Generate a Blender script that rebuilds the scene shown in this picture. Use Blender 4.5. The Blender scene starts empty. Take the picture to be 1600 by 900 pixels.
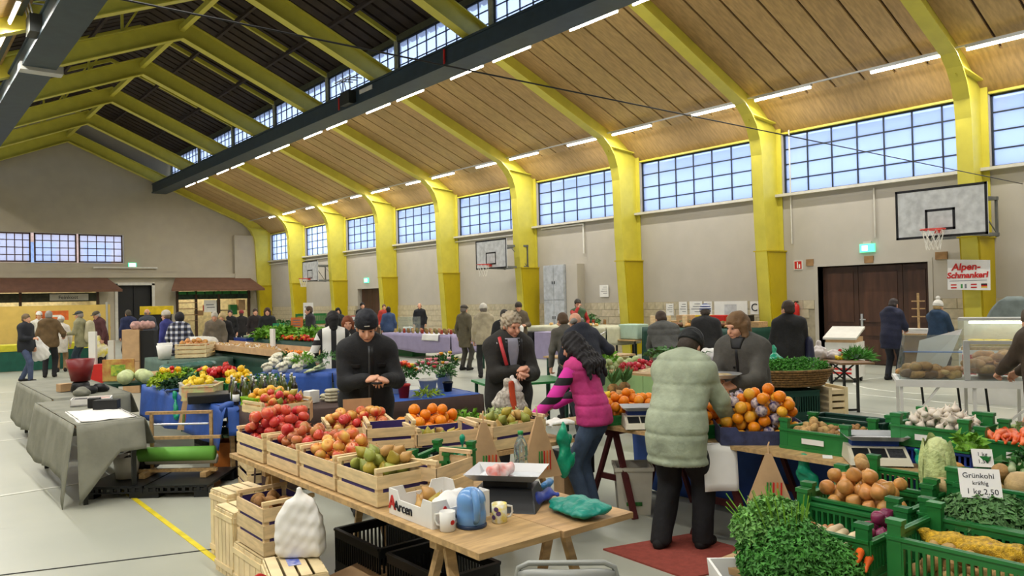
import bpy, bmesh, math, random
import numpy as np
from mathutils import Vector, Matrix
SC = bpy.context.scene
COL = SC.collection
RND = random.Random(7)
R = math.radians

# ---------------------------------------------------------------- camera
cam = bpy.data.cameras.new('camera'); camo = bpy.data.objects.new('camera', cam); COL.objects.link(camo)
cam.sensor_width = 36; cam.lens = 1210.993 * 36 / 1600; cam.clip_start = .05; cam.clip_end = 300
_y, _p, _r = R(39.257), R(.716), R(-1.278)
_F = Vector((math.sin(_y) * math.cos(_p), math.cos(_y) * math.cos(_p), math.sin(_p)))
_R0 = Vector((math.cos(_y), -math.sin(_y), 0)); _U0 = _R0.cross(_F)
_R1 = _R0 * math.cos(_r) + _U0 * math.sin(_r); _U1 = _U0 * math.cos(_r) - _R0 * math.sin(_r)
_m = Matrix.Identity(4)
for i in range(3):
    _m[i][0], _m[i][1], _m[i][2] = _R1[i], _U1[i], -_F[i]
_m[0][3], _m[1][3], _m[2][3] = 0, 0, 1.845
camo.matrix_world = _m
SC.camera = camo

# ---------------------------------------------------------------- world, exposure
world = bpy.data.worlds.new('world'); SC.world = world; world.use_nodes = True
_bg = world.node_tree.nodes['Background']
_bg.inputs[0].default_value = (.68, .80, 1.0, 1); _bg.inputs[1].default_value = 2.3
vs = SC.view_settings
vs.view_transform = 'Standard'; vs.look = 'None'; vs.gamma = 1; vs.use_curve_mapping = False
vs.exposure = 0.30
SC.cycles.max_bounces = 6; SC.cycles.diffuse_bounces = 3; SC.cycles.glossy_bounces = 3; SC.cycles.transmission_bounces = 6; SC.cycles.transparent_max_bounces = 12
TUBE_POWER = 14.0      # radiance of the fluorescent tubes
LAMP_WATT = 64.0       # light each luminaire throws downwards

# ---------------------------------------------------------------- materials
def lin(c):
    return tuple((v / 12.92 if v <= .04045 else ((v + .055) / 1.055) ** 2.4) for v in (x / 255 for x in c))
MATS = {}
def M(name, col=None, rough=.6, var=.12, scale=6, bump=0, metal=0, spec=.4, orand=0, col2=None, stretch=None, trans=0, alpha=1, coat=0, emit=0, sub=0):
    """procedural principled material: colour broken up by noise, optional relief, per-object variation"""
    if name in MATS: return MATS[name]
    m = bpy.data.materials.new(name); m.use_nodes = True; MATS[name] = m
    nt = m.node_tree; N = nt.nodes; L = nt.links; b = N['Principled BSDF']
    c = lin(col); c2 = lin(col2) if col2 else tuple(v * (1 - 2.2 * var) for v in c)
    tc = N.new('ShaderNodeTexCoord'); src = tc.outputs['Object']
    if stretch:
        mp = N.new('ShaderNodeMapping'); mp.inputs['Scale'].default_value = stretch; L.new(src, mp.inputs[0]); src = mp.outputs[0]
    nz = N.new('ShaderNodeTexNoise'); nz.inputs['Scale'].default_value = scale; nz.inputs['Detail'].default_value = 4
    L.new(src, nz.inputs['Vector'])
    rp = N.new('ShaderNodeValToRGB'); rp.color_ramp.elements[0].position = .35; rp.color_ramp.elements[1].position = .65
    rp.color_ramp.elements[0].color = c2 + (1,); rp.color_ramp.elements[1].color = c + (1,)
    L.new(nz.outputs['Fac'], rp.inputs[0]); out = rp.outputs[0]
    if orand:
        oi = N.new('ShaderNodeObjectInfo'); hs = N.new('ShaderNodeHueSaturation')
        mr = N.new('ShaderNodeMapRange'); mr.inputs['To Min'].default_value = 1 - orand; mr.inputs['To Max'].default_value = 1 + orand
        L.new(oi.outputs['Random'], mr.inputs['Value']); L.new(mr.outputs[0], hs.inputs['Value'])
        mh = N.new('ShaderNodeMapRange'); mh.inputs['To Min'].default_value = .5 - orand * .08; mh.inputs['To Max'].default_value = .5 + orand * .08
        ml = N.new('ShaderNodeMath'); ml.operation = 'MULTIPLY_ADD'; ml.inputs[1].default_value = 7.31; ml.inputs[2].default_value = .17
        fr = N.new('ShaderNodeMath'); fr.operation = 'FRACT'
        L.new(oi.outputs['Random'], ml.inputs[0]); L.new(ml.outputs[0], fr.inputs[0]); L.new(fr.outputs[0], mh.inputs['Value']); L.new(mh.outputs[0], hs.inputs['Hue'])
        L.new(out, hs.inputs['Color']); out = hs.outputs[0]
    L.new(out, b.inputs['Base Color'])
    b.inputs['Roughness'].default_value = rough; b.inputs['Metallic'].default_value = metal
    b.inputs['Specular IOR Level'].default_value = spec
    b.inputs['Transmission Weight'].default_value = trans; b.inputs['Alpha'].default_value = alpha
    b.inputs['Coat Weight'].default_value = coat
    if emit:
        L.new(out, b.inputs['Emission Color']); b.inputs['Emission Strength'].default_value = emit
    if bump:
        n2 = N.new('ShaderNodeTexNoise'); n2.inputs['Scale'].default_value = scale * 3; L.new(src, n2.inputs['Vector'])
        bp = N.new('ShaderNodeBump'); bp.inputs['Strength'].default_value = bump; bp.inputs['Distance'].default_value = .02
        L.new(n2.outputs['Fac'], bp.inputs['Height']); L.new(bp.outputs[0], b.inputs['Normal'])
    return m

def glass_mat(name, tint, clear, rough=.1):
    m = bpy.data.materials.new(name); m.use_nodes = True; MATS[name] = m
    nt = m.node_tree; N = nt.nodes; L = nt.links; N.remove(N['Principled BSDF'])
    o = N['Material Output']; tr = N.new('ShaderNodeBsdfTransparent'); tl = N.new('ShaderNodeBsdfTranslucent'); gl = N.new('ShaderNodeBsdfGlossy')
    tr.inputs[0].default_value = lin(tint) + (1,); tl.inputs[0].default_value = lin(tint) + (1,); gl.inputs['Roughness'].default_value = rough
    m1 = N.new('ShaderNodeMixShader'); m1.inputs[0].default_value = 1 - clear; L.new(tr.outputs[0], m1.inputs[1]); L.new(tl.outputs[0], m1.inputs[2])
    m2 = N.new('ShaderNodeMixShader'); m2.inputs[0].default_value = .06; L.new(m1.outputs[0], m2.inputs[1]); L.new(gl.outputs[0], m2.inputs[2])
    L.new(m2.outputs[0], o.inputs[0]); return m

def emit_mat(name, col, s):
    m = bpy.data.materials.new(name); m.use_nodes = True; MATS[name] = m
    b = m.node_tree.nodes['Principled BSDF']; b.inputs['Base Color'].default_value = lin(col) + (1,)
    b.inputs['Emission Color'].default_value = lin(col) + (1,); b.inputs['Emission Strength'].default_value = s
    return m

# ---------------------------------------------------------------- mesh builder
class MB:
    def __init__(s): s.v = []; s.f = []
    def add(s, vs, fs):
        n = len(s.v); s.v += [tuple(p) for p in vs]; s.f += [tuple(i + n for i in f) for f in fs]; return s
    def box(s, x0, x1, y0, y1, z0, z1):
        return s.add([(x0,y0,z0),(x1,y0,z0),(x1,y1,z0),(x0,y1,z0),(x0,y0,z1),(x1,y0,z1),(x1,y1,z1),(x0,y1,z1)],
                     [(0,3,2,1),(4,5,6,7),(0,1,5,4),(1,2,6,5),(2,3,7,6),(3,0,4,7)])
    def bar(s, a, b, w, h, up=(0, 0, 1)):
        a, b = Vector(a), Vector(b); d = (b - a).normalized(); u = Vector(up)
        if abs(d.dot(u)) > .98: u = Vector((1, 0, 0))
        x = d.cross(u).normalized() * w / 2; y = x.cross(d).normalized() * h / 2
        return s.add([a-x-y, a+x-y, a+x+y, a-x+y, b-x-y, b+x-y, b+x+y, b-x+y],
                     [(0,3,2,1),(4,5,6,7),(0,1,5,4),(1,2,6,5),(2,3,7,6),(3,0,4,7)])
    def tube(s, pts, r, n=8, cap=True):
        pts = [Vector(p) for p in pts]; rs = r if isinstance(r, (list, tuple)) else [r] * len(pts)
        d = (pts[1] - pts[0]).normalized(); u = Vector((0, 0, 1)) if abs(d.z) < .9 else Vector((1, 0, 0))
        vs = []; fs = []
        for i, p in enumerate(pts):
            t = (pts[min(i + 1, len(pts) - 1)] - pts[max(i - 1, 0)])
            if t.length > 1e-9: d = t.normalized()
            x = d.cross(u).normalized(); y = x.cross(d).normalized(); u = y
            for k in range(n):
                a = 2 * math.pi * k / n; vs.append(p + (x * math.cos(a) + y * math.sin(a)) * rs[i])
        for i in range(len(pts) - 1):
            for k in range(n): fs.append((i*n+k, i*n+(k+1) % n, (i+1)*n+(k+1) % n, (i+1)*n+k))
        if cap: fs.append(tuple(range(n - 1, -1, -1))); fs.append(tuple((len(pts)-1)*n + k for k in range(n)))
        return s.add(vs, fs)
    def lathe(s, prof, n=16, c=(0, 0, 0), sx=1, sy=1, wob=None):
        vs = []; fs = []
        for i, (r, z) in enumerate(prof):
            for k in range(n):
                a = 2 * math.pi * k / n; q = r * (wob(a, z) if wob else 1)
                vs.append((c[0] + q * math.cos(a) * sx, c[1] + q * math.sin(a) * sy, c[2] + z))
        for i in range(len(prof) - 1):
            for k in range(n): fs.append((i*n+k, i*n+(k+1) % n, (i+1)*n+(k+1) % n, (i+1)*n+k))
        fs.append(tuple(range(n - 1, -1, -1))); fs.append(tuple((len(prof)-1)*n + k for k in range(n)))
        return s.add(vs, fs)
    def poly(s, pts, a, b, axis='y'):
        """2-D outline (x,z) pushed from a to b along an axis"""
        n = len(pts)
        f = {'y': lambda p, t: (p[0], t, p[1]), 'x': lambda p, t: (t, p[0], p[1]), 'z': lambda p, t: (p[0], p[1], t)}[axis]
        vs = [f(p, a) for p in pts] + [f(p, b) for p in pts]
        return s.add(vs, [tuple(range(n)), tuple(range(2*n-1, n-1, -1))] + [(i, i+n, (i+1) % n + n, (i+1) % n) for i in range(n)])
    def grid(s, fn, nu, nv, th=0):
        vs = [fn(i / nu, j / nv) for i in range(nu + 1) for j in range(nv + 1)]; w = nv + 1
        fs = [(i*w+j, (i+1)*w+j, (i+1)*w+j+1, i*w+j+1) for i in range(nu) for j in range(nv)]
        s.add(vs, fs)
        if th:
            s.add([Vector(p) - Vector((0, 0, th)) for p in vs], [f[::-1] for f in fs])
        return s
    def mesh(s, name, mat, smooth=False):
        me = bpy.data.meshes.new(name); me.from_pydata(s.v, [], s.f); me.update()
        if mat: me.materials.append(mat)
        if smooth: me.polygons.foreach_set('use_smooth', [True] * len(me.polygons))
        return me
    def obj(s, name, mat, parent=None, smooth=False, loc=None, rz=0, bev=0, fix=True):
        me = s.mesh(name, mat, smooth)
        if fix:
            bm = bmesh.new(); bm.from_mesh(me); bmesh.ops.recalc_face_normals(bm, faces=bm.faces)
            if bev: bmesh.ops.bevel(bm, geom=[e for e in bm.edges if e.is_manifold and e.calc_face_angle(0) > .6], offset=bev, segments=2, affect='EDGES', profile=.6)
            bm.to_mesh(me); bm.free()
        o = bpy.data.objects.new(name, me); COL.objects.link(o)
        if loc is not None: o.location = loc
        if rz: o.rotation_euler.z = rz
        if parent: o.parent = parent
        return o

def tag(o, label=None, cat=None, group=None, kind=None):
    if label: o['label'] = label
    if cat: o['category'] = cat
    if group: o['group'] = group
    if kind: o['kind'] = kind
    return o
def struct(o): o['kind'] = 'structure'; return o
def thing(name, label, cat, loc=(0, 0, 0), rz=0, group=None):
    o = bpy.data.objects.new(name, None); COL.objects.link(o); o.empty_display_size = .1
    o.location = loc; o.rotation_euler.z = rz
    return tag(o, label, cat, group)
def inst(me, name, loc, rot=(0, 0, 0), sc=1, parent=None):
    o = bpy.data.objects.new(name, me); COL.objects.link(o); o.location = loc; o.rotation_euler = rot
    o.scale = (sc, sc, sc) if not isinstance(sc, (tuple, list)) else sc
    if parent: o.parent = parent
    return o
_KIDS = {}
def dup(root, loc, rz=None, label=None, group=None):
    def cp(o, par):
        c = o.copy(); COL.objects.link(c); c.parent = par
        for ch in o.children: cp(ch, c)
        return c
    r = cp(root, None); r.location = loc
    if rz is not None: r.rotation_euler.z = rz
    if label: r['label'] = label
    if group: r['group'] = group
    return r
def text_mesh(body, size, mat, name, ext=.004, shear=0, bold=0):
    cu = bpy.data.curves.new(name, 'FONT'); cu.body = body; cu.size = size; cu.extrude = ext; cu.align_x = 'CENTER'; cu.align_y = 'CENTER'; cu.shear = shear; cu.offset = bold
    cu.resolution_u = 3
    o = bpy.data.objects.new(name, cu); COL.objects.link(o)
    me = bpy.data.meshes.new_from_object(o.evaluated_get(bpy.context.evaluated_depsgraph_get()))
    bpy.data.objects.remove(o); me.name = name; me.materials.clear(); me.materials.append(mat); return me
def lerp(a, b, t): return a + (b - a) * t

# colours shared by many things
M('plaster', (182, 175, 162), .85, .03, 1.5)
M('plaster_far', (176, 166, 146), .85, .03, 1.5)
M('tile', (196, 184, 156), .45, .08, 9, orand=.06)
M('grout', (166, 156, 132), .9)
M('yellow_steel', (206, 194, 70), .42, .05, 3, spec=.5)
M('yellow_clad', (186, 164, 10), .5, .04, 3)
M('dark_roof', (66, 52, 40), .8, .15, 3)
M('ceiling_wood', (188, 154, 100), .62, .12, 3.0, stretch=(1, 6, 1), orand=.05)
M('joint', (70, 48, 30), .9)
M('steel_blue', (52, 66, 72), .5, .1, 3, metal=.2)
M('dark_steel', (46, 48, 46), .5, .1, 4, metal=.3)
M('window_steel', (38, 44, 52), .5)
M('brown_door', (74, 48, 34), .45, .18, 5, stretch=(1, 1, .2))
M('white', (226, 224, 216), .5, .03)
M('offwhite', (206, 202, 190), .6, .05)
M('lamp_metal', (190, 190, 184), .4, .04, metal=.3)
M('wood', (196, 160, 110), .6, .16, 5, stretch=(6, 1, 6), orand=.06)
M('wood_crate', (236, 208, 158), .65, .12, 6, stretch=(1, 1, 6), orand=.08)
M('wood_pale', (240, 218, 170), .65, .10, 6, orand=.06)
M('purple_card', (62, 48, 112), .6, .1)
M('green_plastic', (40, 122, 58), .38, .08, 4, orand=.06)
M('dark_green', (14, 62, 48), .6, .12, 4)
M('blue_cloth', (52, 92, 176), .6, .14, 5, bump=.15)
M('grey_cloth', (132, 132, 118), .8, .10, 5, bump=.2)
M('black', (20, 20, 22), .5, .1)
M('black_plastic', (26, 28, 30), .4, .1)
M('kraft', (196, 160, 118), .8, .08, 6, bump=.1)
M('paper', (232, 230, 224), .7, .03)
M('ink', (30, 32, 40), .7)
M('red', (196, 36, 30), .45, .06)
M('chrome', (206, 208, 210), .34, .02, metal=.75)
M('teal_bag', (22, 160, 120), .35, .12, 8, bump=.4)
GLASS = glass_mat('frosted_glass', (236, 242, 255), .62)
CLEAR = glass_mat('clear_acrylic', (238, 244, 244), .93, .02)
TUBE = emit_mat('tube_light', (255, 246, 228), TUBE_POWER)
# ================================================================ the hall
XR, XW, XL = 7.8, 18.65, -3.05            # ridge, inner face of the right wall, left wall
YK = [6.538 + 4.968 * k for k in range(-3, 9)]   # frame lines
Y0, Y1 = -8.4, 46.6
SL = .4255
zb = lambda x: 10.6 - SL * abs(x - XR)      # underside of the rafters
def mir(x): return 2 * XR - x

# floor with the court markings
floor_m = M('floor_paint', (176, 177, 162), .34, .07, .55, col2=(160, 163, 150), spec=.45)
nt = floor_m.node_tree; N = nt.nodes; L = nt.links; bs = N['Principled BSDF']
_tc = N.new('ShaderNodeTexCoord'); _mp = N.new('ShaderNodeMapping'); _mp.inputs['Scale'].default_value = (1, .55, 1); L.new(_tc.outputs['Object'], _mp.inputs[0])
_n = N.new('ShaderNodeTexNoise'); _n.inputs['Scale'].default_value = 1.3; _n.inputs['Detail'].default_value = 6; L.new(_mp.outputs[0], _n.inputs['Vector'])
_r = N.new('ShaderNodeValToRGB'); _r.color_ramp.elements[0].position = .66; _r.color_ramp.elements[1].position = .76
_mx = N.new('ShaderNodeMix'); _mx.data_type = 'RGBA'; _mx.inputs[7].default_value = lin((126, 126, 112)) + (1,)
L.new(_n.outputs['Fac'], _r.inputs[0]); L.new(_r.outputs[0], _mx.inputs[0])
L.new(bs.inputs['Base Color'].links[0].from_socket, _mx.inputs[6]); L.new(_mx.outputs[2], bs.inputs['Base Color'])
struct(MB().box(XL - .3, XW + .4, Y0 - .3, Y1 + 3, -.2, 0).obj('floor', floor_m))
def line(p, q, w, m):
    a, b = Vector(p + (.003,)), Vector(q + (.003,))
    return struct(MB().bar(a, b, w, .004).obj('floor_marking', m))
WL = M('line_white', (226, 226, 214), .5); YL = M('line_yellow', (226, 206, 40), .5); BLK = M('line_black', (44, 44, 40), .6)
line((1.86, 4.6), (1.88, 8.5), .045, YL)
line((-2.8, 9.0), (1.75, 9.2), .05, WL)
for yy in (12.95, 15.05, 16.6, 18.2, 20.4): line((-2.8, yy), (2.4, yy), .05, WL)
line((.2, 6.6), (1.95, 5.98), .012, BLK); line((-1.5, 7.2), (.2, 6.6), .012, BLK)
line((13.6, 9.2), (13.0, 2.2), .05, WL); line((13.9, 10.2), (18.5, 10.2), .05, WL); line((11.6, 7.6), (11.2, 2.0), .05, WL)
mb = MB()
for i in range(40):
    a0, a1 = 2*math.pi*i/40, 2*math.pi*(i+1)/40
    mb.bar((15.6+1.5*math.cos(a0), 6.3+1.5*math.sin(a0), .003), (15.6+1.5*math.cos(a1), 6.3+1.5*math.sin(a1), .003), .05, .004)
struct(mb.obj('floor_marking', WL))

# right wall: plaster in strips around the two doors, sill ledge, tiled dado
D1 = (7.72, 10.42, 2.46); D2 = (32.9, 35.1, 2.45)
SILL, HEAD = 4.43, 6.02
mb = MB()
for a, b in ((Y0, D1[0]), (D1[1], D2[0]), (D2[1], Y1)): mb.box(XW, XW + .35, a, b, 0, SILL)
for d in (D1, D2): mb.box(XW, XW + .35, d[0], d[1], d[2], SILL)
mb.box(XW + .1, XW + .35, Y0, Y1, HEAD, 7.2)
wr = struct(mb.obj('wall_right', M('plaster')))
mb = MB().box(XW - .16, XW + .05, Y0, Y1, SILL - .07, SILL)
struct(mb.obj('trim_1', M('offwhite')))
struct(MB().tube([(XW - .06, 21.5, SILL - .22), (XW - .06, Y1, SILL - .22)], .025).obj('trim_2', M('white')))
# dado tiles: each a part of the wall; the rest beyond the limit stays one part
tw, th = .62, .23
tile_me = MB().box(-.022, 0, -tw/2 + .006, tw/2 - .006, -th/2 + .006, th/2 - .006).mesh('tile', M('tile'))
top_me = MB().box(-.022, 0, -tw/4 + .006, tw/4 - .006, -th/2 + .006, th/2 - .006).mesh('tile', M('tile'))
mb = MB(); 
for a, b in ((Y0, D1[0]), (D1[1], D2[0]), (D2[1], Y1)): mb.box(XW - .006, XW, a, b, 0, 1.61)
mb.obj('grout', M('grout'), wr)
rest = MB(); cnt = 0
for r in range(7):
    z = .115 + r * .23; half = (r == 6); w = tw / 2 if half else tw
    y = 2.0 + (w / 2 if r % 2 else 0)
    while y < 46:
        if not any(d[0] - w / 2 < y < d[1] + w / 2 for d in (D1, D2)):
            if z > .5 and y < 27 and cnt < 290:
                inst(top_me if half else tile_me, 'tile', (XW - .006, y, z), parent=wr); cnt += 1
            else: rest.box(XW - .028, XW - .006, y - w/2 + .006, y + w/2 - .006, z - th/2 + .006, z + th/2 - .006)
        y += w
tag(rest.obj('tile_rows', M('tile'), wr), kind='stuff')
# other walls
struct(MB().box(XL - .3, XL, Y0, Y1, 0, SILL).box(XL - .3, XL, Y0, Y1, HEAD, 7.2).obj('wall_left', M('plaster')))
gable = [(XL, 0), (XW + .3, 0), (XW + .3, 6.9), (13.3, 9.0), (13.3, 10.4), (XR, 12.9), (mir(13.3), 10.4), (mir(13.3), 9.0), (XL, 6.9)]
struct(MB().poly(gable, Y0 - .3, Y0).obj('wall_front', M('plaster')))
# far gable wall with openings for windows and shops (front face Y1)
PF = M('plaster_far')
mb = MB()
ops = [(4.6, 10.5)]
mb.poly([(XL, 5.78), (XW + .3, 5.78), (XW + .3, 6.9), (13.3, 9.0), (13.3, 10.4), (XR, 12.9), (mir(13.3), 10.4), (mir(13.3), 9.0), (XL, 6.9)], Y1, Y1 + .3)
mb.box(XL, .0, Y1, Y1 + .3, 4.22, 5.78); mb.box(10.5, XW + .3, Y1, Y1 + .3, 4.22, 5.78)
mb.box(XL, XW + .3, Y1, Y1 + .3, 3.0, 4.22)
for a, b in ((XL, .4), (9.25, 10.15), (11.9, 13.2), (17.5, XW + .3)): mb.box(a, b, Y1, Y1 + .3, 0, 3.0)
struct(mb.obj('wall_back', PF))
struct(MB().box(XL, XW, Y1 - .25, Y1, 3.42, 3.66).obj('trim_3', PF))
struct(MB().box(8.95, 12.2, Y1 - .12, Y1, 3.93, 4.02).obj('trim_4', M('offwhite')))
struct(MB().box(16.5, 18.0, Y1 - .3, Y1, 2.75, 5.95).obj('wall_bulkhead', M('plaster_far')))
mb = MB().box(10.15, 11.9, Y1 + .25, Y1 + .3, 0, 3.0).box(11.0, 11.05, Y1 + .18, Y1 + .26, 0, 3.0)
struct(mb.obj('door_3', M('black', (20, 20, 22))))
struct(MB().box(10.0, 10.15, Y1 - .05, Y1 + .3, 0, 3.1).box(11.9, 12.05, Y1 - .05, Y1 + .3, 0, 3.1).box(10.0, 12.05, Y1 - .05, Y1 + .3, 3.0, 3.15).obj('trim_5', M('offwhite')))

# steel windows: frame, mullions and single panes
def pane_window(name, plane, u0, u1, z0, z1, nu, nv, bar, frame, panes=True, along='y', gm=GLASS, fm='window_steel'):
    """plane: X (along y) or Y (along x) of the glazing"""
    B = (lambda mb, a, b, c, d, t: mb.box(plane - t, plane + t, a, b, c, d)) if along == 'y' else (lambda mb, a, b, c, d, t: mb.box(a, b, plane - t, plane + t, c, d))
    w = MB(); B(w, u0, u1, z0, z0 + frame, .04); B(w, u0, u1, z1 - frame, z1, .04); B(w, u0, u0 + frame, z0, z1, .04); B(w, u1 - frame, u1, z0, z1, .04)
    root = struct(w.obj(name, M(fm)))
    for i in range(1, nu):
        u = lerp(u0, u1, i / nu); m = MB(); B(m, u - bar/2, u + bar/2, z0, z1, .025); m.obj('mullion', M(fm), root)
    for j in range(1, nv):
        z = lerp(z0, z1, j / nv); m = MB(); B(m, u0, u1, z - bar/2, z + bar/2, .02); m.obj('glazing_bar', M(fm), root)
    if panes:
        du, dz = (u1 - u0) / nu, (z1 - z0) / nv
        m = MB(); B2 = (lambda mb: mb.box(-.004, .004, -du/2, du/2, -dz/2, dz/2)) if along == 'y' else (lambda mb: mb.box(-du/2, du/2, -.004, .004, -dz/2, dz/2))
        me = B2(m).mesh('pane', gm)
        for i in range(nu):
            for j in range(nv):
                u, z = u0 + (i + .5) * du, z0 + (j + .5) * dz
                inst(me, 'pane', (plane, u, z) if along == 'y' else (u, plane, z), parent=root)
    else:
        m = MB(); B(m, u0, u1, z0, z1, .004); m.obj('pane', gm, root)
    return root
n = 0
for i in range(len(YK) - 1):
    n += 1
    a, b = YK[i] + .17, YK[i + 1] - .17
    pane_window('window_%d' % n, XW + .12, a, b, SILL, HEAD, 7, 4, .03, .04, panes=(i >= 2))
    struct(MB().box(XW - .02, XW + .14, a, b, HEAD, HEAD + .05).obj('trim_6', M('yellow_steel')))
for i in range(len(YK) - 1):   # unseen matching windows added in the left wall for fill daylight
    n += 1; pane_window('window_%d' % n, XL - .12, YK[i] + .17, YK[i + 1] - .17, SILL, HEAD, 7, 4, .03, .04, panes=False)
for y_ in YK: struct(MB().box(XL - .3, XL, y_ - .17, y_ + .17, SILL, HEAD).obj('wall_pier', M('plaster')))
for i in range(len(YK)):      # wall piers between the windows behind the columns
    struct(MB().box(XW, XW + .3, YK[i] - .17, YK[i] + .17, SILL, HEAD).obj('wall_pier', M('plaster')))
for i in range(len(YK) - 1):
    n += 1
    pane_window('window_%d' % n, 13.0, YK[i] + .1, YK[i + 1] - .1, 8.98, 10.12, 9, 3, .025, .05, panes=(4 <= i <= 9))
    n += 1
    pane_window('window_%d' % n, mir(13.0), YK[i] + .1, YK[i + 1] - .1, 8.98, 10.12, 9, 3, .025, .05, panes=False)
x = 4.65 - 4 * .5
for a, b in ((.2, 2.2), (2.3, 4.25), (4.35, 6.1), (6.25, 8.2), (8.3, 10.45)):
    n += 1; pane_window('window_%d' % n, Y1 + .1, a, b, 4.24, 5.76, 5, 4, .035, .07, panes=(b > 4.3), along='x', fm='brown_door')
# neighbouring building seen hazily through the glass
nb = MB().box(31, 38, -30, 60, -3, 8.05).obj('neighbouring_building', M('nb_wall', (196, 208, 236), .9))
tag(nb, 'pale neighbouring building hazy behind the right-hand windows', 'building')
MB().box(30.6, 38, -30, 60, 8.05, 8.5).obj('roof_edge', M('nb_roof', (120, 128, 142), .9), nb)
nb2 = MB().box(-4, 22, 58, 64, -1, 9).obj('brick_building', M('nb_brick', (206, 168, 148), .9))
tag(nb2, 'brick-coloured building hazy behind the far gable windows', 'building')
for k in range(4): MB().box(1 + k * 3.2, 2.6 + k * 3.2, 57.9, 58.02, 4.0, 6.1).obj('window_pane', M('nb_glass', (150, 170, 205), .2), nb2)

# lower ceiling: separate boards between the frames, both slopes
cz = lambda x: zb(x) + .40
def slab(x0, x1, y0, y1, zf, t):
    return MB().add([(x0,y0,zf(x0)),(x1,y0,zf(x1)),(x1,y1,zf(x1)),(x0,y1,zf(x0)),(x0,y0,zf(x0)+t),(x1,y0,zf(x1)+t),(x1,y1,zf(x1)+t),(x0,y1,zf(x0)+t)],
                    [(0,3,2,1),(4,5,6,7),(0,1,5,4),(1,2,6,5),(2,3,7,6),(3,0,4,7)])
for s in (1, -1):
    xa, xb = (12.8, 17.85) if s > 0 else (mir(17.85), mir(12.8))
    root = struct(slab(xa, xb, Y0, Y1, lambda x: cz(x) + .06, .12).obj('ceiling', M('joint')))
    for i in range(len(YK)):
        ya = YK[i]; yb = YK[i + 1] if i + 1 < len(YK) else Y1
        nb_ = 7 if yb - ya > 2 else 1
        if ya < 0 or s < 0: nb_ = 1
        for j in range(nb_):
            slab(xa, xb, lerp(ya, yb, j / nb_) + .028, lerp(ya, yb, (j + 1) / nb_) - .028, cz, .05).obj('ceiling_board', M('ceiling_wood'), root)
    # sloping fascia down to the window heads
    pts = [(17.85, cz(17.85)), (18.75, HEAD + .05), (18.75, HEAD + .15), (17.9, cz(17.85) + .15)]
    if s < 0: pts = [(mir(p[0]), p[1]) for p in pts][::-1]
    struct(MB().poly(pts, Y0, Y1).obj('ceiling_fascia', M('ceiling_wood')))
# raised dark roof over the clerestory
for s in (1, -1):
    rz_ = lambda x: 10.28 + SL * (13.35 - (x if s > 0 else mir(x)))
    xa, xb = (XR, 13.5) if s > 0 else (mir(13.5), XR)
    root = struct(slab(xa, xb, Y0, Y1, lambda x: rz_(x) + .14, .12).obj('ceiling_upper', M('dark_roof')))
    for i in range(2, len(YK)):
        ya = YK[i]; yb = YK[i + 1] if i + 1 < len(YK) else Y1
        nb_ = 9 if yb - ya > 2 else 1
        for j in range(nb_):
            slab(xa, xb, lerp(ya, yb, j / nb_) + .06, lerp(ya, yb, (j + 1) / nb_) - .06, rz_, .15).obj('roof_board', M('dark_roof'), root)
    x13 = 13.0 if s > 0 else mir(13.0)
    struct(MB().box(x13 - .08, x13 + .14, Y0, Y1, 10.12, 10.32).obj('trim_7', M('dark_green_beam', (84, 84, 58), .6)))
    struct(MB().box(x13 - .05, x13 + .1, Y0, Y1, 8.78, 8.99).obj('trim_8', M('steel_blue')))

# yellow portal frames
def offset_strip(path, w, t, y):
    """flange following a path in XZ"""
    mb = MB(); vs = []
    for i, p in enumerate(path):
        a = path[max(i-1, 0)]; b = path[min(i+1, len(path)-1)]; d = Vector((b[0]-a[0], b[1]-a[1])).normalized(); n = Vector((-d.y, d.x)) * t / 2
        for yy in (-w/2, w/2):
            vs.append((p[0]+n.x, y+yy, p[1]+n.y)); vs.append((p[0]-n.x, y+yy, p[1]-n.y))
    fs = []
    for i in range(len(path) - 1):
        k = 4 * i; fs += [(k, k+2, k+6, k+4), (k+1, k+5, k+7, k+3), (k, k+4, k+5, k+1), (k+2, k+3, k+7, k+6)]
    e = 4 * (len(path) - 1); fs += [(0, 1, 3, 2), (e, e+2, e+3, e+1)]
    return mb.add(vs, fs)
inner = [(18.02, 0), (17.78, 3.6), (17.72, 5.4), (17.66, 5.8), (17.53, 6.15), (17.32, 6.43), (17.05, 6.66), (16.6, zb(16.6)), (12, zb(12)), (XR, zb(XR))]
outer = [(XR, zb(XR) + .62), (12, zb(12) + .60), (16.6, zb(16.6) + .6), (18.3, 6.72), (18.62, 6.3), (18.62, 0)]
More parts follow.
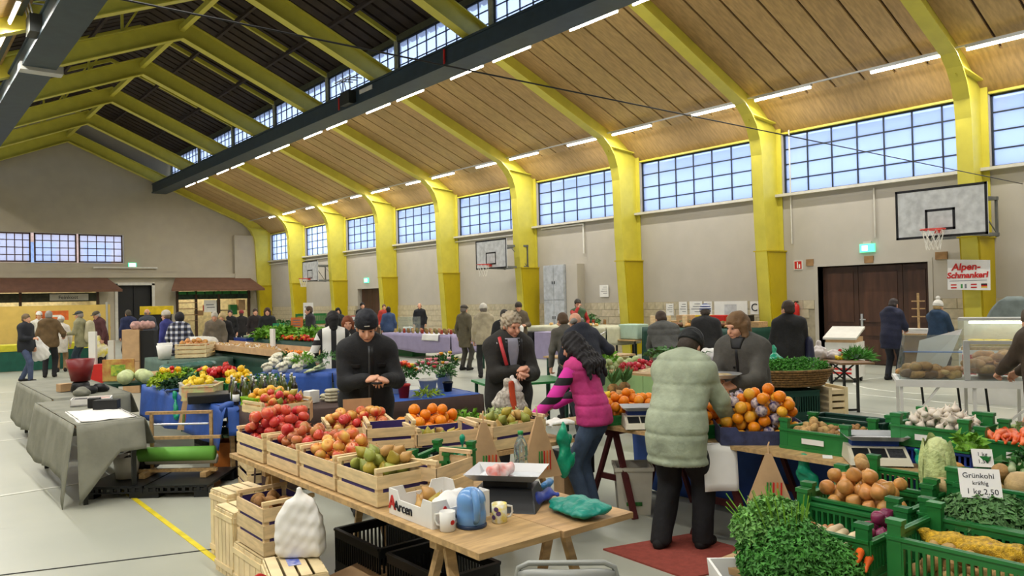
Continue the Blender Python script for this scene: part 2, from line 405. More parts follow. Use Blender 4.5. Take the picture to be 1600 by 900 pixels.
def frame(y):
    root = struct(thing('roof_frame', None, None, (0, y, 0)))
    for s in (1, -1):
        fx = (lambda p: p) if s > 0 else (lambda p: (mir(p[0]), p[1]))
        web = [fx(p) for p in inner + outer]
        MB().poly(web, -.02, .02).obj('web', M('yellow_steel'), root)
        offset_strip([fx(p) for p in inner], .32, .03, 0).obj('inner_flange', M('yellow_steel'), root)
        offset_strip([fx(p) for p in outer], .32, .03, 0).obj('outer_flange', M('yellow_steel'), root)
        MB().bar(fx((17.36, 6.42))[:1] + (0, 6.42), fx((18.55, 6.30))[:1] + (0, 6.30), .3, .03).obj('stiffener', M('yellow_steel'), root)
        a, b = fx((17.5, 6.2)), fx((17.95, 6.85)); MB().bar((a[0], 0, a[1]), (b[0], 0, b[1]), .3, .03, up=(0, 1, 0)).obj('stiffener', M('yellow_steel'), root)
        x0, x1 = sorted((fx((18.04, 0))[0], fx((18.66, 0))[0]))
        x0b, x1b = sorted((fx((17.84, 0))[0], fx((18.66, 0))[0]))
        mb = MB().add([(x0, -.2, 0), (x1, -.2, 0), (x1, .2, 0), (x0, .2, 0), (x0b, -.2, 2.9), (x1b, -.2, 2.9), (x1b, .2, 2.9), (x0b, .2, 2.9)], [(0,3,2,1),(4,5,6,7),(0,1,5,4),(1,2,6,5),(2,3,7,6),(3,0,4,7)])
        mb.obj('column_cladding', M('yellow_clad'), root)
        MB().box(x0b - .03, x1b, -.24, .24, 2.9, 2.93).obj('cladding_cap', M('yellow_clad'), root)
        # post and upper rafter of the raised roof
        px = 13.0 if s > 0 else mir(13.0)
        MB().box(px - .09, px + .09, -.09, .09, zb(13) + .6, 10.3).obj('post', M('offwhite_post', (178, 176, 140), .5), root)
        MB().bar((px, 0, 10.2), (XR, 0, 10.2 + SL * 5.2), .12, .14).obj('upper_rafter', M('yellow_steel'), root)
        for q in ((9.6,) if s < 0 else ()):
            qx = q if s > 0 else mir(q); MB().bar((qx, 0, zb(qx) + .6), (qx, 0, 10.2 + SL * (13 - q)), .08, .08).obj('strut', M('yellow_steel'), root)
            MB().bar((qx, 0, zb(qx) + .6), (qx + (-.9 if s > 0 else .9), 0, 10.2 + SL * (13 - q + .9)), .06, .06).obj('strut', M('yellow_steel'), root)
    return root
f0 = frame(YK[1])
for yk in YK[2:]: dup(f0, (0, yk, 0))
struct(MB().box(XR - .08, XR + .08, Y0, Y1, zb(XR) + .24, zb(XR) + .42).obj('trim_9', M('yellow_steel')))
for q in (9.6, 11.4):
    for s in (1, -1):
        qx = q if s > 0 else mir(q)
        struct(MB().box(qx - .05, qx + .05, Y0, Y1, 10.2 + SL * (13 - q) - .16, 10.2 + SL * (13 - q) - .04).obj('trim_10', M('dark_roof')))

# dark curtain girders under both eaves of the raised roof
for s, lab in ((1, 'long dark steel girder under the right clerestory windows'), (-1, 'long dark steel girder overhead at the top left')):
    x0, x1 = (11.95, 12.62) if s > 0 else (mir(12.62), mir(11.95))
    g = thing('curtain_girder', lab, 'girder', (0, 0, 0))
    MB().box(x0, x1, Y0 + .1, Y1 - .3, 8.22, 8.62).obj('girder_box', M('steel_blue'), g)
    MB().box(x0 - .05, x1 + .05, Y0 + .1, Y1 - .3, 8.14, 8.22).obj('lower_flange', M('steel_blue'), g)
    MB().box(x0 - .04, x1 + .04, Y0 + .1, Y1 - .3, 8.62, 8.68).obj('upper_flange', M('steel_blue'), g)
    my = 22.6 if s > 0 else 20.8
    b = MB().box(x0 - .25, x0 + .1, my - .25, my + .35, 8.2, 8.62).obj('winch', M('dark_steel'), g)
    mb = MB()
    for k in range(3): mb.tube([(x0 - .2, my - .3 + k * .3, 8.6), (x0 - .3, my - .3 + k * .3, 9.0), (x0 + .2, my - .3 + k * .3, 9.05)], .02, 6)
    mb.tube([(x0 - .3, my - .5, 9.0), (x0 - .3, my + .6, 9.0)], .02, 6); mb.obj('cage_rail', M('lamp_metal'), b)
    if s > 0:
        for yy in (17.2, 23.4): MB().box(x0 - .07, x0 - .04, yy, yy + .06, 8.2, 8.6).obj('red_stay', M('red'), g)
        MB().box(x0 - .06, x0 - .03, 21.2, 22.0, 8.42, 8.55).obj('type_plate', M('offwhite'), g)
    else:
        MB().box(x0 - .1, x1 + .22, 23.4, 23.8, 8.05, 8.25).obj('joint_plate', M('lamp_metal'), g)
tag(MB().tube([(XL, 5.98, 4.02), (XW, 5.78, 4.0)], .008, 6).obj('stretched_cable', M('black')), 'thin dark cable stretched across the hall under the roof', 'cable')

# tube luminaires: rows along both edges of the wooden ceiling, left rows added to light the foreground
def luminaire(x, y, z, lab, grp):
    t = thing('tube_lamp', lab, 'lamp', (x, y, z), 0, grp)
    if not hasattr(luminaire, 'b'):
        luminaire.b = MB().box(-.05, .05, -.78, .78, .02, .07).mesh('housing', M('lamp_metal'))
        luminaire.l = bpy.data.lights.new('tube_light', 'AREA'); luminaire.l.shape = 'RECTANGLE'; luminaire.l.size = .07; luminaire.l.size_y = 1.5
        luminaire.l.energy = LAMP_WATT; luminaire.l.color = (1, .98, .93); luminaire.l.spread = R(170)
        luminaire.t = MB().tube([(0, -.76, -.01), (0, .76, -.01)], .028, 8).mesh('fluorescent_tube', TUBE)
    inst(luminaire.b, 'housing', (0, 0, 0), parent=t); inst(luminaire.t, 'fluorescent_tube', (0, 0, 0), parent=t); inst(luminaire.l, 'tube_light', (0, 0, -.045), parent=t)
rows = [(17.36, 6.74, 'fluorescent tube in the lower row above the windows', 'lower right tube lamps'),
        (12.80, 8.18, 'fluorescent tube in the upper row beside the girder', 'upper right tube lamps'),
        (mir(17.36), 6.74, 'added white fluorescent tube low on the left slope', 'added lower left tube lamps'), (2.42, 8.5, 'added white fluorescent tube high on the left slope', 'added upper left tube lamps')]
ORD = 'first second third fourth fifth sixth seventh eighth ninth tenth eleventh twelfth thirteenth fourteenth fifteenth sixteenth seventeenth eighteenth nineteenth twentieth'.split()
for x, z, lab, grp in rows:
    no = 0
    for i in range(len(YK) - 2, 0, -1):
        for fy in ((.80, .20) if i < len(YK) - 2 else (.20,)):
            luminaire(x, lerp(YK[i], YK[i + 1], fy), z, lab if x < XR else lab + ', %s from the far gable' % ORD[no], grp); no += 1
    struct(MB().box(x - .025, x + .025, YK[0], Y1 - .3, z + .07, z + .10).obj('trim_11', M('lamp_metal')))

# doors
d = struct(MB().box(XW + .26, XW + .3, D1[0], D1[1], 0, D1[2]).obj('door_1', M('brown_door')))
y = D1[0] + .02
for w in (.65, 1.08, .93):
    leaf = MB().box(XW + .2, XW + .26, y, y + w - .012, .02, D1[2] - .03).obj('door_leaf', M('brown_door'), d)
    for z0, z1 in ((.15, .62), (.72, .95), (1.05, 2.3)): MB().box(XW + .185, XW + .2, y + .12, y + w - .13, z0, z1).obj('door_panel', M('brown_panel', (84, 54, 38), .45, .2, 6, stretch=(1, 1, .2)), leaf)
    if w > 1:
        h = MB().box(XW + .16, XW + .2, y + w - .11, y + w - .06, .95, 1.25); h.box(XW + .12, XW + .14, y + w - .2, y + w - .06, 1.1, 1.13); h.obj('door_handle', M('chrome'), leaf)
    y += w
struct(MB().box(XW - .015, XW + .25, D1[0] - .1, D1[0], 0, D1[2] + .09).box(XW - .015, XW + .25, D1[1], D1[1] + .1, 0, D1[2] + .09).box(XW - .015, XW + .25, D1[0], D1[1], D1[2], D1[2] + .09).obj('trim_12', M('plaster')))
d = struct(MB().box(XW + .26, XW + .3, D2[0], D2[1], 0, D2[2]).obj('door_2', M('brown_door')))
for a in (0, 1): MB().box(XW + .21, XW + .26, D2[0] + .05 + a * 1.06, D2[0] + 1.08 + a * 1.06, .02, 2.42).obj('door_leaf', M('brown_door'), d)

# wall fittings
def plate(name, lab, cat, y, z, w, h, m, x=XW, t=.02): 
    o = MB().box(-t, 0, -w/2, w/2, -h/2, h/2).obj(name, m, loc=(x - .001, y, z)); return tag(o, lab, cat)
ex = plate('exit_sign', 'lit green exit sign above the big brown door', 'sign', 9.1, 2.86, .36, .2, emit_mat('exit_green', (90, 225, 170), 1.3), t=.06)
MB().box(-.064, -.06, -.02, .12, -.06, .06).obj('pictogram', emit_mat('exit_white', (235, 255, 245), 1.6), ex)
MB().box(-.05, 0, -.1, .1, .1, .16).obj('bracket', M('offwhite'), ex)
ex = plate('exit_sign', 'small lit exit sign above the far side door', 'sign', 34.1, 2.86, .4, .24, MATS['exit_green'], t=.06)
MB().box(-.064, -.06, -.14, .14, -.07, .07).obj('pictogram', MATS['exit_white'], ex)
ex = tag(MB().box(-.2, .2, -.08, 0, -.12, .12).obj('exit_sign', MATS['exit_green'], loc=(10.9, Y1 - .01, 4.12)), 'lit exit sign beside the far gable windows', 'sign')
MB().box(-.16, .16, -.086, -.08, -.09, .09).obj('pictogram', MATS['exit_white'], ex)
s = plate('fire_sign', 'red and white fire extinguisher sign left of the brown door', 'sign', 10.95, 2.53, .24, .24, M('white'))
MB().box(-.024, -.02, -.10, .1, -.1, .1).obj('red_field', M('red'), s); MB().box(-.027, -.024, .0, .03, -.08, .08).box(-.027, -.024, -.06, -.02, -.08, .02).obj('pictogram', M('white'), s)
e = thing('fire_extinguisher', 'red fire extinguisher on the tiled wall beside the column', 'extinguisher', (XW - .12, 10.98, 1.02))
MB().lathe([(.05, 0), (.085, .01), (.085, .42), (.06, .48), (.03, .5), (.03, .54)], 14).obj('cylinder', M('red'), e, True)
MB().box(-.02, .02, -.06, .04, .53, .57).obj('valve', M('black'), e); MB().tube([(0, .05, .54), (0, .12, .45), (0, .1, .2)], .012, 6).obj('hose', M('black'), e)
for yy, zz, ww in ((10.62, 2.58, .2), (9.08, 2.58, .22), (7.42, 2.58, .26)):
    plate('cork_block', {10.62: 'brown block on the wall beside the fire sign', 9.08: 'brown block under the green exit sign', 7.42: 'brown block over the right corner of the brown door'}[yy], 'block', yy, zz, ww, .17, M('cork', (158, 122, 82), .9), t=.03)
for yy, zz, ww, hh, lab in ((17.96, 2.0, .4, .4, 'small notice sheet high on the plaster left of a column'), (17.2, 1.42, .24, .34, 'framed notice on the tiles left of a yellow column'), (15.22, 1.38, .28, .36, 'single white notice above the grey jacket'), (14.72, 1.4, .3, .42, 'leftmost sheet of the notice row on the tiles'), (14.25, 1.4, .45, .44, 'lettered sheet in the notice row on the tiles'), (13.82, 1.4, .28, .42, 'narrow sheet in the notice row on the tiles'), (12.28, 1.42, .26, .36, 'sheet with a large letter C on the tiles')):
    p = plate('notice', lab, 'notice', yy, zz, ww, hh, M('paper'), XW - .03, .008)
    mb = MB()
    if 'large letter C' in lab:
        inst(text_mesh('C', .3, M('ink'), 'lettering'), 'lettering', (-.012, 0, 0), (R(90), 0, R(-90)), parent=p)
    else:
        for k in range(4): mb.box(-.011, -.008, -ww * .36, ww * (.1 + .26 * ((k * 7) % 3) / 2), hh * (.3 - .17 * k), hh * (.34 - .17 * k))
        mb.obj('lettering', M('ink_grey', (120, 122, 126), .7), p)
o = plate('poster', 'large pale poster on the tiles behind the striped hat', 'poster', 13.05, 1.3, 1.1, .62, M('paper'), XW - .03, .008)
MB().box(-.011, -.008, -.5, .5, -.28, -.2).box(-.011, -.008, -.2, .2, -.1, .22).obj('print', M('pale_print', (206, 206, 208), .7), o)
# grey wall cupboard
cb = thing('wall_cupboard', 'tall pale grey metal cupboard on the wall', 'cupboard', (XW, 20.0, 0))
MB().box(-.42, 0, -.52, .52, .5, 2.95).obj('body', M('cupboard', (188, 192, 196), .4), cb)
for a in (-.51, .01):
    for z0, z1 in ((.52, 1.72), (1.74, 2.93)):
        dr = MB().box(-.44, -.42, a, a + .5, z0, z1).obj('door', M('cupboard'), cb)
        MB().box(-.455, -.44, (a + .44) if a < 0 else (a + .03), (a + .47) if a < 0 else (a + .06), (z0+z1)/2 - .05, (z0+z1)/2 + .05).obj('handle', M('dark_steel'), dr)
struct(MB().box(XW - .35, XW, 18.9, 19.45, 0, 2.95).obj('wall_duct', M('plaster')))
struct(MB().tube([(XW - .05, 18.85, SILL - .1), (XW - .05, 18.85, 3.3)], .03).tube([(XW - .05, 18.85, SILL - .12), (XW - .05, 21.0, SILL - .12)], .03).obj('trim_13', M('white')))
for yy in (11.1, 8.9): struct(MB().tube([(XW - .04, yy, 6.1 if yy > 10 else 4.3), (XW - .04, yy, 3.1)], .02).obj('trim_14', M('offwhite')))

# basketball boards on folding wall brackets
def hoop(y, lab):
    t = thing('basketball_hoop', lab, 'hoop', (17.1, y, 2.9))
    MB().box(-.015, .015, -.9, .9, 0, 1.05).obj('backboard', M('board', (206, 208, 206), .4), t)
    mb = MB()
    for a, b, c, d_ in ((-.9, .9, 0, .05), (-.9, .9, 1.0, 1.05), (-.9, -.85, 0, 1.05), (.85, .9, 0, 1.05)): mb.box(-.02, -.015, a, b, c, d_)
    mb.obj('border', M('black'), t)
    mb = MB()
    for a, b, c, d_ in ((-.295, .295, .15, .2), (-.295, .295, .55, .6), (-.295, -.245, .15, .6), (.245, .295, .15, .6)): mb.box(-.02, -.015, a, b, c, d_)
    mb.obj('target_square', M('black'), t)
    rim = MB(); rim.tube([(-.375 + .225 * math.cos(a), .225 * math.sin(a), .15) for a in [2 * math.pi * k / 20 for k in range(21)]], .016, 6, False)
    rim.box(-.16, -.02, -.06, .06, .08, .16); rim = rim.obj('rim', M('rim_red', (206, 62, 52), .4), t)
    net = MB()
    for k in range(10):
        for d_ in (1, -1):
            a = 2 * math.pi * k / 10; p = [(-.375 + r_ * math.cos(a + d_ * q), r_ * math.sin(a + d_ * q), z) for r_, q, z in ((.22, 0, .14), (.18, .31, 0), (.145, .63, -.14), (.13, .94, -.27))]
            net.tube(p, .006, 4)
    net.obj('net', M('net', (226, 222, 210), .8), t)
    arm = MB()
    for z in (.02, .78):
        for s in (-.35, .35): arm.bar((.02, s, z + .03), (1.15, s * 1.9, z + .03), .06, .07)
        arm.bar((1.15, -.7, z + .03), (1.15, .7, z + .03), .06, .07)
    for s in (-.66, .66): arm.bar((1.15, s, .0), (1.15, s, .85), .05, .05); arm.bar((1.1, s, .1), (.5, s * .7, .8), .02, .02)
    arm.obj('bracket', M('bracket_grey', (116, 118, 116), .4, metal=.4), t)
    MB().bar((1.12, 0, .4), (1.55, 0, .4), .1, .5).obj('wall_mount', M('bracket_grey'), t)
hoop(6.81, 'basketball hoop nearest the camera above the shop banner'); hoop(22.07, 'basketball hoop in the middle of the long wall'); hoop(37.2, 'farthest basketball hoop beside the last columns')
# ================================================================ implicit surfaces (bodies, bags, bread ...)
def _rc(P, a, b, ra, rb, n=None, s=1.0):
    a = np.asarray(a, float); b = np.asarray(b, float)
    if n is not None:
        n = np.asarray(n, float); n = n / np.linalg.norm(n); q = 1.0 / s - 1.0
        P = P + ((P - a) @ n)[..., None] * n * q; b = b + n * ((b - a) @ n) * q
    ab = b - a; L2 = ab @ ab
    t = np.clip(((P - a) @ ab) / L2, 0, 1) if L2 > 1e-12 else np.zeros(P.shape[:-1])
    return (np.linalg.norm(P - a - t[..., None] * ab, axis=-1) - (ra + (rb - ra) * t)) * (min(1, s) if n is not None else 1)
def _el(P, c, r, rot=None):
    Q = P - np.asarray(c, float)
    if rot is not None: Q = Q @ np.asarray(rot)
    r = np.asarray(r, float); k0 = np.linalg.norm(Q / r, axis=-1); k1 = np.linalg.norm(Q / (r * r), axis=-1) + 1e-9
    return k0 * (k0 - 1) / k1
def sdf(prims, h, cut=None, disp=None, pad=.03):
    """prims: ('c', a, b, ra, rb[, flatdir, flat]) tapered capsules or ('e', centre, radii[, rot]) ellipsoids; optional trailing dict k=blend, sub=True.
    returns verts, quads"""
    lo = np.full(3, 1e9); hi = -lo
    for p in prims:
        if isinstance(p[-1], dict) and p[-1].get('sub'): continue
        if p[0] == 'c':
            a, b = np.asarray(p[1], float), np.asarray(p[2], float); r = max(p[3], p[4])
            if len(p) > 5 and not isinstance(p[5], dict) and len(p) > 6: r = r * max(1, p[6])
            lo = np.minimum(lo, np.minimum(a, b) - r); hi = np.maximum(hi, np.maximum(a, b) + r)
        else:
            c = np.asarray(p[1], float); r = max(p[2]) if len(p) > 3 and not isinstance(p[3], dict) else np.asarray(p[2], float)
            lo = np.minimum(lo, c - r); hi = np.maximum(hi, c + r)
    lo -= pad + h; hi += pad + h
    if cut is not None:
        for ax, sgn, v in cut:
            if sgn > 0: lo[ax] = max(lo[ax], v - 2 * h)
            else: hi[ax] = min(hi[ax], v + 2 * h)
    n = np.ceil((hi - lo) / h).astype(int) + 1
    g = np.stack(np.meshgrid(*[lo[i] + h * np.arange(n[i]) for i in range(3)], indexing='ij'), -1)
    F = None
    for p in prims:
        o = p[-1] if isinstance(p[-1], dict) else {}
        q = p[:-1] if o else p
        d = _rc(g, *q[1:]) if q[0] == 'c' else _el(g, *q[1:])
        if o.get('off'): d = d + o['off']
        if F is None: F = d; continue
        k = o.get('k', .03)
        if o.get('sub'):
            d = -d; hh = np.clip(.5 - .5 * (F - d) / k, 0, 1); F = F * (1 - hh) + d * hh + k * hh * (1 - hh)
        else:
            hh = np.clip(.5 + .5 * (d - F) / k, 0, 1); F = d * (1 - hh) + F * hh - k * hh * (1 - hh)
    if disp is not None: F = F + disp(g)
    if cut is not None:
        for ax, sgn, v in cut: F = np.maximum(F, (v - g[..., ax]) * sgn)
    F[0] = F[-1] = 1; F[:, 0] = F[:, -1] = 1; F[:, :, 0] = F[:, :, -1] = 1
    S = F < 0
    c = np.zeros(tuple(m - 1 for m in F.shape), int)
    for dx in (0, 1):
        for dy in (0, 1):
            for dz in (0, 1): c += S[dx:dx + c.shape[0], dy:dy + c.shape[1], dz:dz + c.shape[2]]
    act = (c > 0) & (c < 8); I = np.argwhere(act); idx = -np.ones(c.shape, int); idx[act] = np.arange(len(I))
    acc = np.zeros((len(I), 3)); cn = np.zeros(len(I))
    for ax in range(3):
        o1, o2 = [a for a in range(3) if a != ax]
        for u in (0, 1):
            for v in (0, 1):
                A = I.copy(); A[:, o1] += u; A[:, o2] += v; B = A.copy(); B[:, ax] += 1
                fa = F[A[:, 0], A[:, 1], A[:, 2]]; fb = F[B[:, 0], B[:, 1], B[:, 2]]; m = (fa < 0) != (fb < 0)
                t = np.where(m, fa / np.where(m, fa - fb, 1), 0); P = A.astype(float); P[:, ax] += t
                acc[m] += P[m]; cn[m] += 1
    V = lo + h * acc / cn[:, None]
    Q = []
    for ax in range(3):
        o1, o2 = [(1, 2), (2, 0), (0, 1)][ax]
        sa = [slice(None)] * 3; sb = [slice(None)] * 3; sa[ax] = slice(0, -1); sb[ax] = slice(1, None)
        E = np.argwhere(S[tuple(sa)] != S[tuple(sb)]); E = E[(E[:, o1] > 0) & (E[:, o2] > 0)]
        if not len(E): continue
        s0 = S[E[:, 0], E[:, 1], E[:, 2]]
        def cell(u, v):
            C_ = E.copy(); C_[:, o1] -= u; C_[:, o2] -= v; return idx[C_[:, 0], C_[:, 1], C_[:, 2]]
        q = np.stack([cell(1, 1), cell(0, 1), cell(0, 0), cell(1, 0)], 1); q[~s0] = q[~s0][:, ::-1]; Q.append(q)
    Q = np.concatenate(Q); Q = Q[(Q >= 0).all(1)]
    return V, Q
def np_mesh(name, parts, mat, smooth=True):
    """parts: list of (V, Q) joined into one mesh"""
    Vs = np.concatenate([p[0] for p in parts]); off = 0; Qs = []
    for V, Q in parts: Qs.append(Q + off); off += len(V)
    Qs = np.concatenate(Qs)
    me = bpy.data.meshes.new(name); me.vertices.add(len(Vs)); me.vertices.foreach_set('co', Vs.ravel())
    me.loops.add(Qs.size); me.loops.foreach_set('vertex_index', Qs.ravel())
    me.polygons.add(len(Qs)); me.polygons.foreach_set('loop_start', np.arange(0, Qs.size, 4)); me.polygons.foreach_set('loop_total', np.full(len(Qs), 4))
    me.update(calc_edges=True); me.validate()
    if mat: me.materials.append(mat)
    if smooth: me.polygons.foreach_set('use_smooth', [True] * len(me.polygons))
    return me
def blob(name, prims, h, mat, parent=None, loc=(0, 0, 0), rz=0, cut=None, disp=None):
    o = bpy.data.objects.new(name, np_mesh(name, [sdf(prims, h, cut, disp)], mat)); COL.objects.link(o); o.location = loc; o.rotation_euler.z = rz
    if parent: o.parent = parent
    return o
def wrinkle(a=.006, f=22, seed=0):
    r = np.random.RandomState(seed); d = r.normal(size=(4, 3)); d /= np.linalg.norm(d, axis=1)[:, None]; ph = r.uniform(0, 6, 4)
    return lambda g: sum(a * np.sin((g @ d[i]) * f * (1 + .4 * i) + ph[i]) for i in range(4)) / 2

# ================================================================ produce
PM = {}
def prod(kind, v=0):
    """mesh data for one fruit or vegetable (shared by its copies), r = its radius"""
    key = (kind, v)
    if key in PM: return PM[key]
    rr = random.Random(sum(map(ord, kind)) + v); mb = MB(); n = 12
    def ball(r, sq=1, top=0, bot=0, neck=0, m=8, wob=None):
        pr = []
        for i in range(m + 1):
            a = math.pi * i / m; x = math.sin(a) * r; z = -math.cos(a) * r * sq
            if top and i > m * .6: z -= top * max(0, 1 - x / r * 1.6) * r
            if bot and i < m * .4: z += bot * max(0, 1 - x / r * 1.6) * r
            if neck and z > 0: x *= 1 - neck * (z / (r * sq)) ** .8; 
            pr.append((max(x, .0008), z))
        mb.lathe(pr, n, wob=wob)
    if kind.startswith('apple'):
        c = {'apple_red': [((186, 40, 44), (206, 84, 62)), ((196, 60, 52), (214, 130, 80))], 'apple_mix': [((198, 52, 40), (226, 186, 90)), ((222, 176, 84), (196, 60, 44))], 'apple_russet': [((176, 120, 66), (190, 96, 60)), ((188, 140, 84), (170, 92, 60))]}[kind][v % 2]
        r = .04; ball(r, .9, .28, .18); mb.tube([(0, 0, r * .6), (.003, 0, r * 1.05)], .0018, 4)
        m = M('%s_%d' % (kind, v), c[0], .3, 0, 9, col2=c[1], orand=.1)
    elif kind == 'pear':
        r = .036; ball(r, 1.35, 0, .12, .62, 10); mb.tube([(0, 0, r * 1.3), (.004, 0, r * 1.6)], .0018, 4)
        m = M('pear_%d' % v, [(176, 158, 58), (196, 152, 84), (150, 156, 66)][v % 3], .42, .12, 12, orand=.1)
    elif kind in ('orange', 'mandarin', 'grapefruit'):
        r = .042 if kind != 'mandarin' else .031; ball(r, .96 if kind != 'mandarin' else .8, .06, .05)
        m = M(kind, (238, 138, 22) if kind != 'grapefruit' else (240, 176, 52), .38, .05, 30, bump=.15, orand=.08)
    elif kind == 'wrapped_orange':
        r = .042; ball(r, .96, wob=lambda a, z: 1 + .07 * math.sin(a * 5 + z * 150))
        mb.tube([(0, 0, r * .8), (0, 0, r * 1.15), (.006, 0, r * 1.4)], [.006, .008, .016], 6); m = M('fruit_wrap', (56, 52, 104), .4, .2, 40, col2=(214, 196, 190), orand=.1)
    elif kind == 'lemon':
        r = .029; ball(r, 1.25, -.25, -.25); m = M('lemon', (238, 206, 50), .4, .06, 30, bump=.1, orand=.06)
    elif kind in ('onion', 'red_onion', 'shallot'):
        r = .04 if kind == 'onion' else .032 if kind == 'red_onion' else .019; ball(r, .9, -.28, -.05, .08)
        m = M(kind, {'onion': (206, 146, 78), 'red_onion': (128, 42, 78), 'shallot': (200, 130, 84)}[kind], .32, .14, 10, stretch=(3, 3, .6), orand=.1)
    elif kind in ('potato', 'kiwi', 'ginger', 'walnut'):
        r = {'potato': .03, 'kiwi': .034, 'ginger': .03, 'walnut': .017}[kind]; ph = rr.random() * 6
        ball(r, 1.25 if kind != 'walnut' else 1.05, wob=lambda a, z: 1 + .1 * math.sin(2 * a + ph + z * 30) + (.12 * math.sin(3 * a + z * 90) if kind == 'ginger' else 0))
        m = M(kind, {'potato': (190, 152, 96), 'kiwi': (150, 106, 58), 'ginger': (202, 164, 104), 'walnut': (176, 132, 80)}[kind], .75, .14, 30, bump=.25, orand=.1)
    elif kind == 'garlic':
        r = .026; ball(r, .85, -.7, 0, .2, wob=lambda a, z: 1 + .07 * abs(math.sin(4 * a))); mb.tube([(0, 0, r * .7), (.004, .002, r * 1.9)], [.007, .003], 5)
        m = M('garlic', (226, 214, 196), .5, .06, 20, orand=.05)
    elif kind in ('carrot', 'leek', 'scorzonera', 'parsnip', 'celery_stick'):
        L_, ra, rb = {'carrot': (.19, .017, .004), 'leek': (.42, .015, .018), 'scorzonera': (.26, .012, .006), 'parsnip': (.22, .024, .004), 'celery_stick': (.3, .012, .01)}[kind]
        mb.tube([(0, -L_/2, 0), (.004, -L_/6, .003), (-.003, L_/5, 0), (0, L_/2, 0)], [ra * .8, ra, lerp(ra, rb, .5), rb], 8)
        m = M(kind, {'carrot': (234, 104, 34), 'leek': (196, 206, 150), 'scorzonera': (78, 54, 42), 'parsnip': (220, 200, 156), 'celery_stick': (150, 176, 70)}[kind], .5, .1, 30, orand=.08); r = ra
        if kind == 'leek': m = M('leek_grad', (214, 220, 178), .5, .2, 4, col2=(70, 112, 50))
    elif kind in ('radish', 'tomato', 'sprout'):
        r = {'radish': .022, 'tomato': .034, 'sprout': .02}[kind]; ball(r, .9, .1); m = M(kind, {'radish': (196, 44, 60), 'tomato': (204, 40, 26), 'sprout': (120, 150, 60)}[kind], .3, .1, 14, orand=.1)
    elif kind in ('cauliflower', 'white_cabbage', 'kohlrabi', 'celeriac', 'lettuce_head', 'squash'):
        r = {'cauliflower': .085, 'white_cabbage': .1, 'kohlrabi': .045, 'celeriac': .085, 'lettuce_head': .09, 'squash': .07}[kind]
        if kind == 'cauliflower':
            for k in range(26):
                a = k * 2.4; q = math.sqrt(k / 26) * r * .82; z = r * .75 * math.sqrt(max(0, 1 - (q / r) ** 2)); mb.lathe([(.002, -.02), (.02, -.008), (.024, .006), (.016, .02), (.002, .024)], 7, (q * math.cos(a), q * math.sin(a), z))
            ball(r * .8, .8)
        elif kind == 'celeriac': ball(r, .9, .05, 0, 0, 9, lambda a, z: 1 + .08 * math.sin(5 * a + z * 60) + .05 * math.sin(9 * a - z * 90))
        else: ball(r, .92, .06, 0, 0, 9, lambda a, z: 1 + .03 * math.sin(3 * a + z * 20))
        m = M(kind, {'cauliflower': (240, 236, 212), 'white_cabbage': (206, 218, 158), 'kohlrabi': (196, 212, 150), 'celeriac': (206, 176, 120), 'lettuce_head': (122, 170, 58), 'squash': (222, 160, 70)}[kind], .55, .14, 14, bump=.2, orand=.06)
    elif kind in ('pepper_red', 'pepper_yellow', 'pepper_green'):
        r = .042; ball(r, 1.1, .25, .1, 0, 8, lambda a, z: 1 + .1 * math.cos(4 * a)); mb.tube([(0, 0, r * .7), (.006, 0, r * 1.3)], .005, 5)
        m = M(kind, {'pepper_red': (190, 26, 22), 'pepper_yellow': (236, 190, 30), 'pepper_green': (66, 130, 40)}[kind], .22, .06, 8, orand=.06)
    elif kind in ('bread', 'roll', 'dark_loaf'):
        r = {'bread': .07, 'roll': .045, 'dark_loaf': .075}[kind]
        vq = sdf([('c', (-r * .5, 0, 0), (r * .5, 0, 0), r * .85, r * .85, (0, 0, 1), .75)], r / 8, disp=wrinkle(.004, 40, v))
        me = np_mesh(kind, [vq], M(kind, {'bread': (208, 152, 86), 'roll': (224, 178, 112), 'dark_loaf': (120, 76, 44)}[kind], .6, .2, 20, bump=.2, orand=.1)); PM[key] = (me, r * .66); return PM[key]
    elif kind == 'pretzel':
        pts = [(.0, -.06, 0), (-.05, -.04, 0), (-.075, .01, 0), (-.055, .055, 0), (-.02, .05, 0), (.0, .02, .012), (.03, -.02, .012), (.045, -.05, .004)]
        mb.tube(pts, [.013, .016, .017, .015, .012, .011, .01, .008], 8); mb.tube([(-x, y, z + .004) for x, y, z in pts], [.013, .016, .017, .015, .012, .011, .01, .008], 8)
        m = M('pretzel', (184, 112, 48), .35, .15, 20, orand=.1); r = .03
    elif kind == 'egg':
        r = .022; ball(r, 1.2, 0, 0, .18); m = M('egg', (222, 190, 150), .5, .05, orand=.08)
    elif kind == 'jar':
        mb.lathe([(.03, 0), (.034, .01), (.034, .08), (.028, .09)], 10); mb.lathe([(.03, .09), (.03, .105)], 10); m = M('jar_%d' % v, [(150, 110, 60), (170, 60, 40), (120, 120, 70), (206, 176, 120)][v % 4], .25, .2, 20); r = .034
    PM[key] = (mb.mesh(kind, m, True), r); return PM[key]

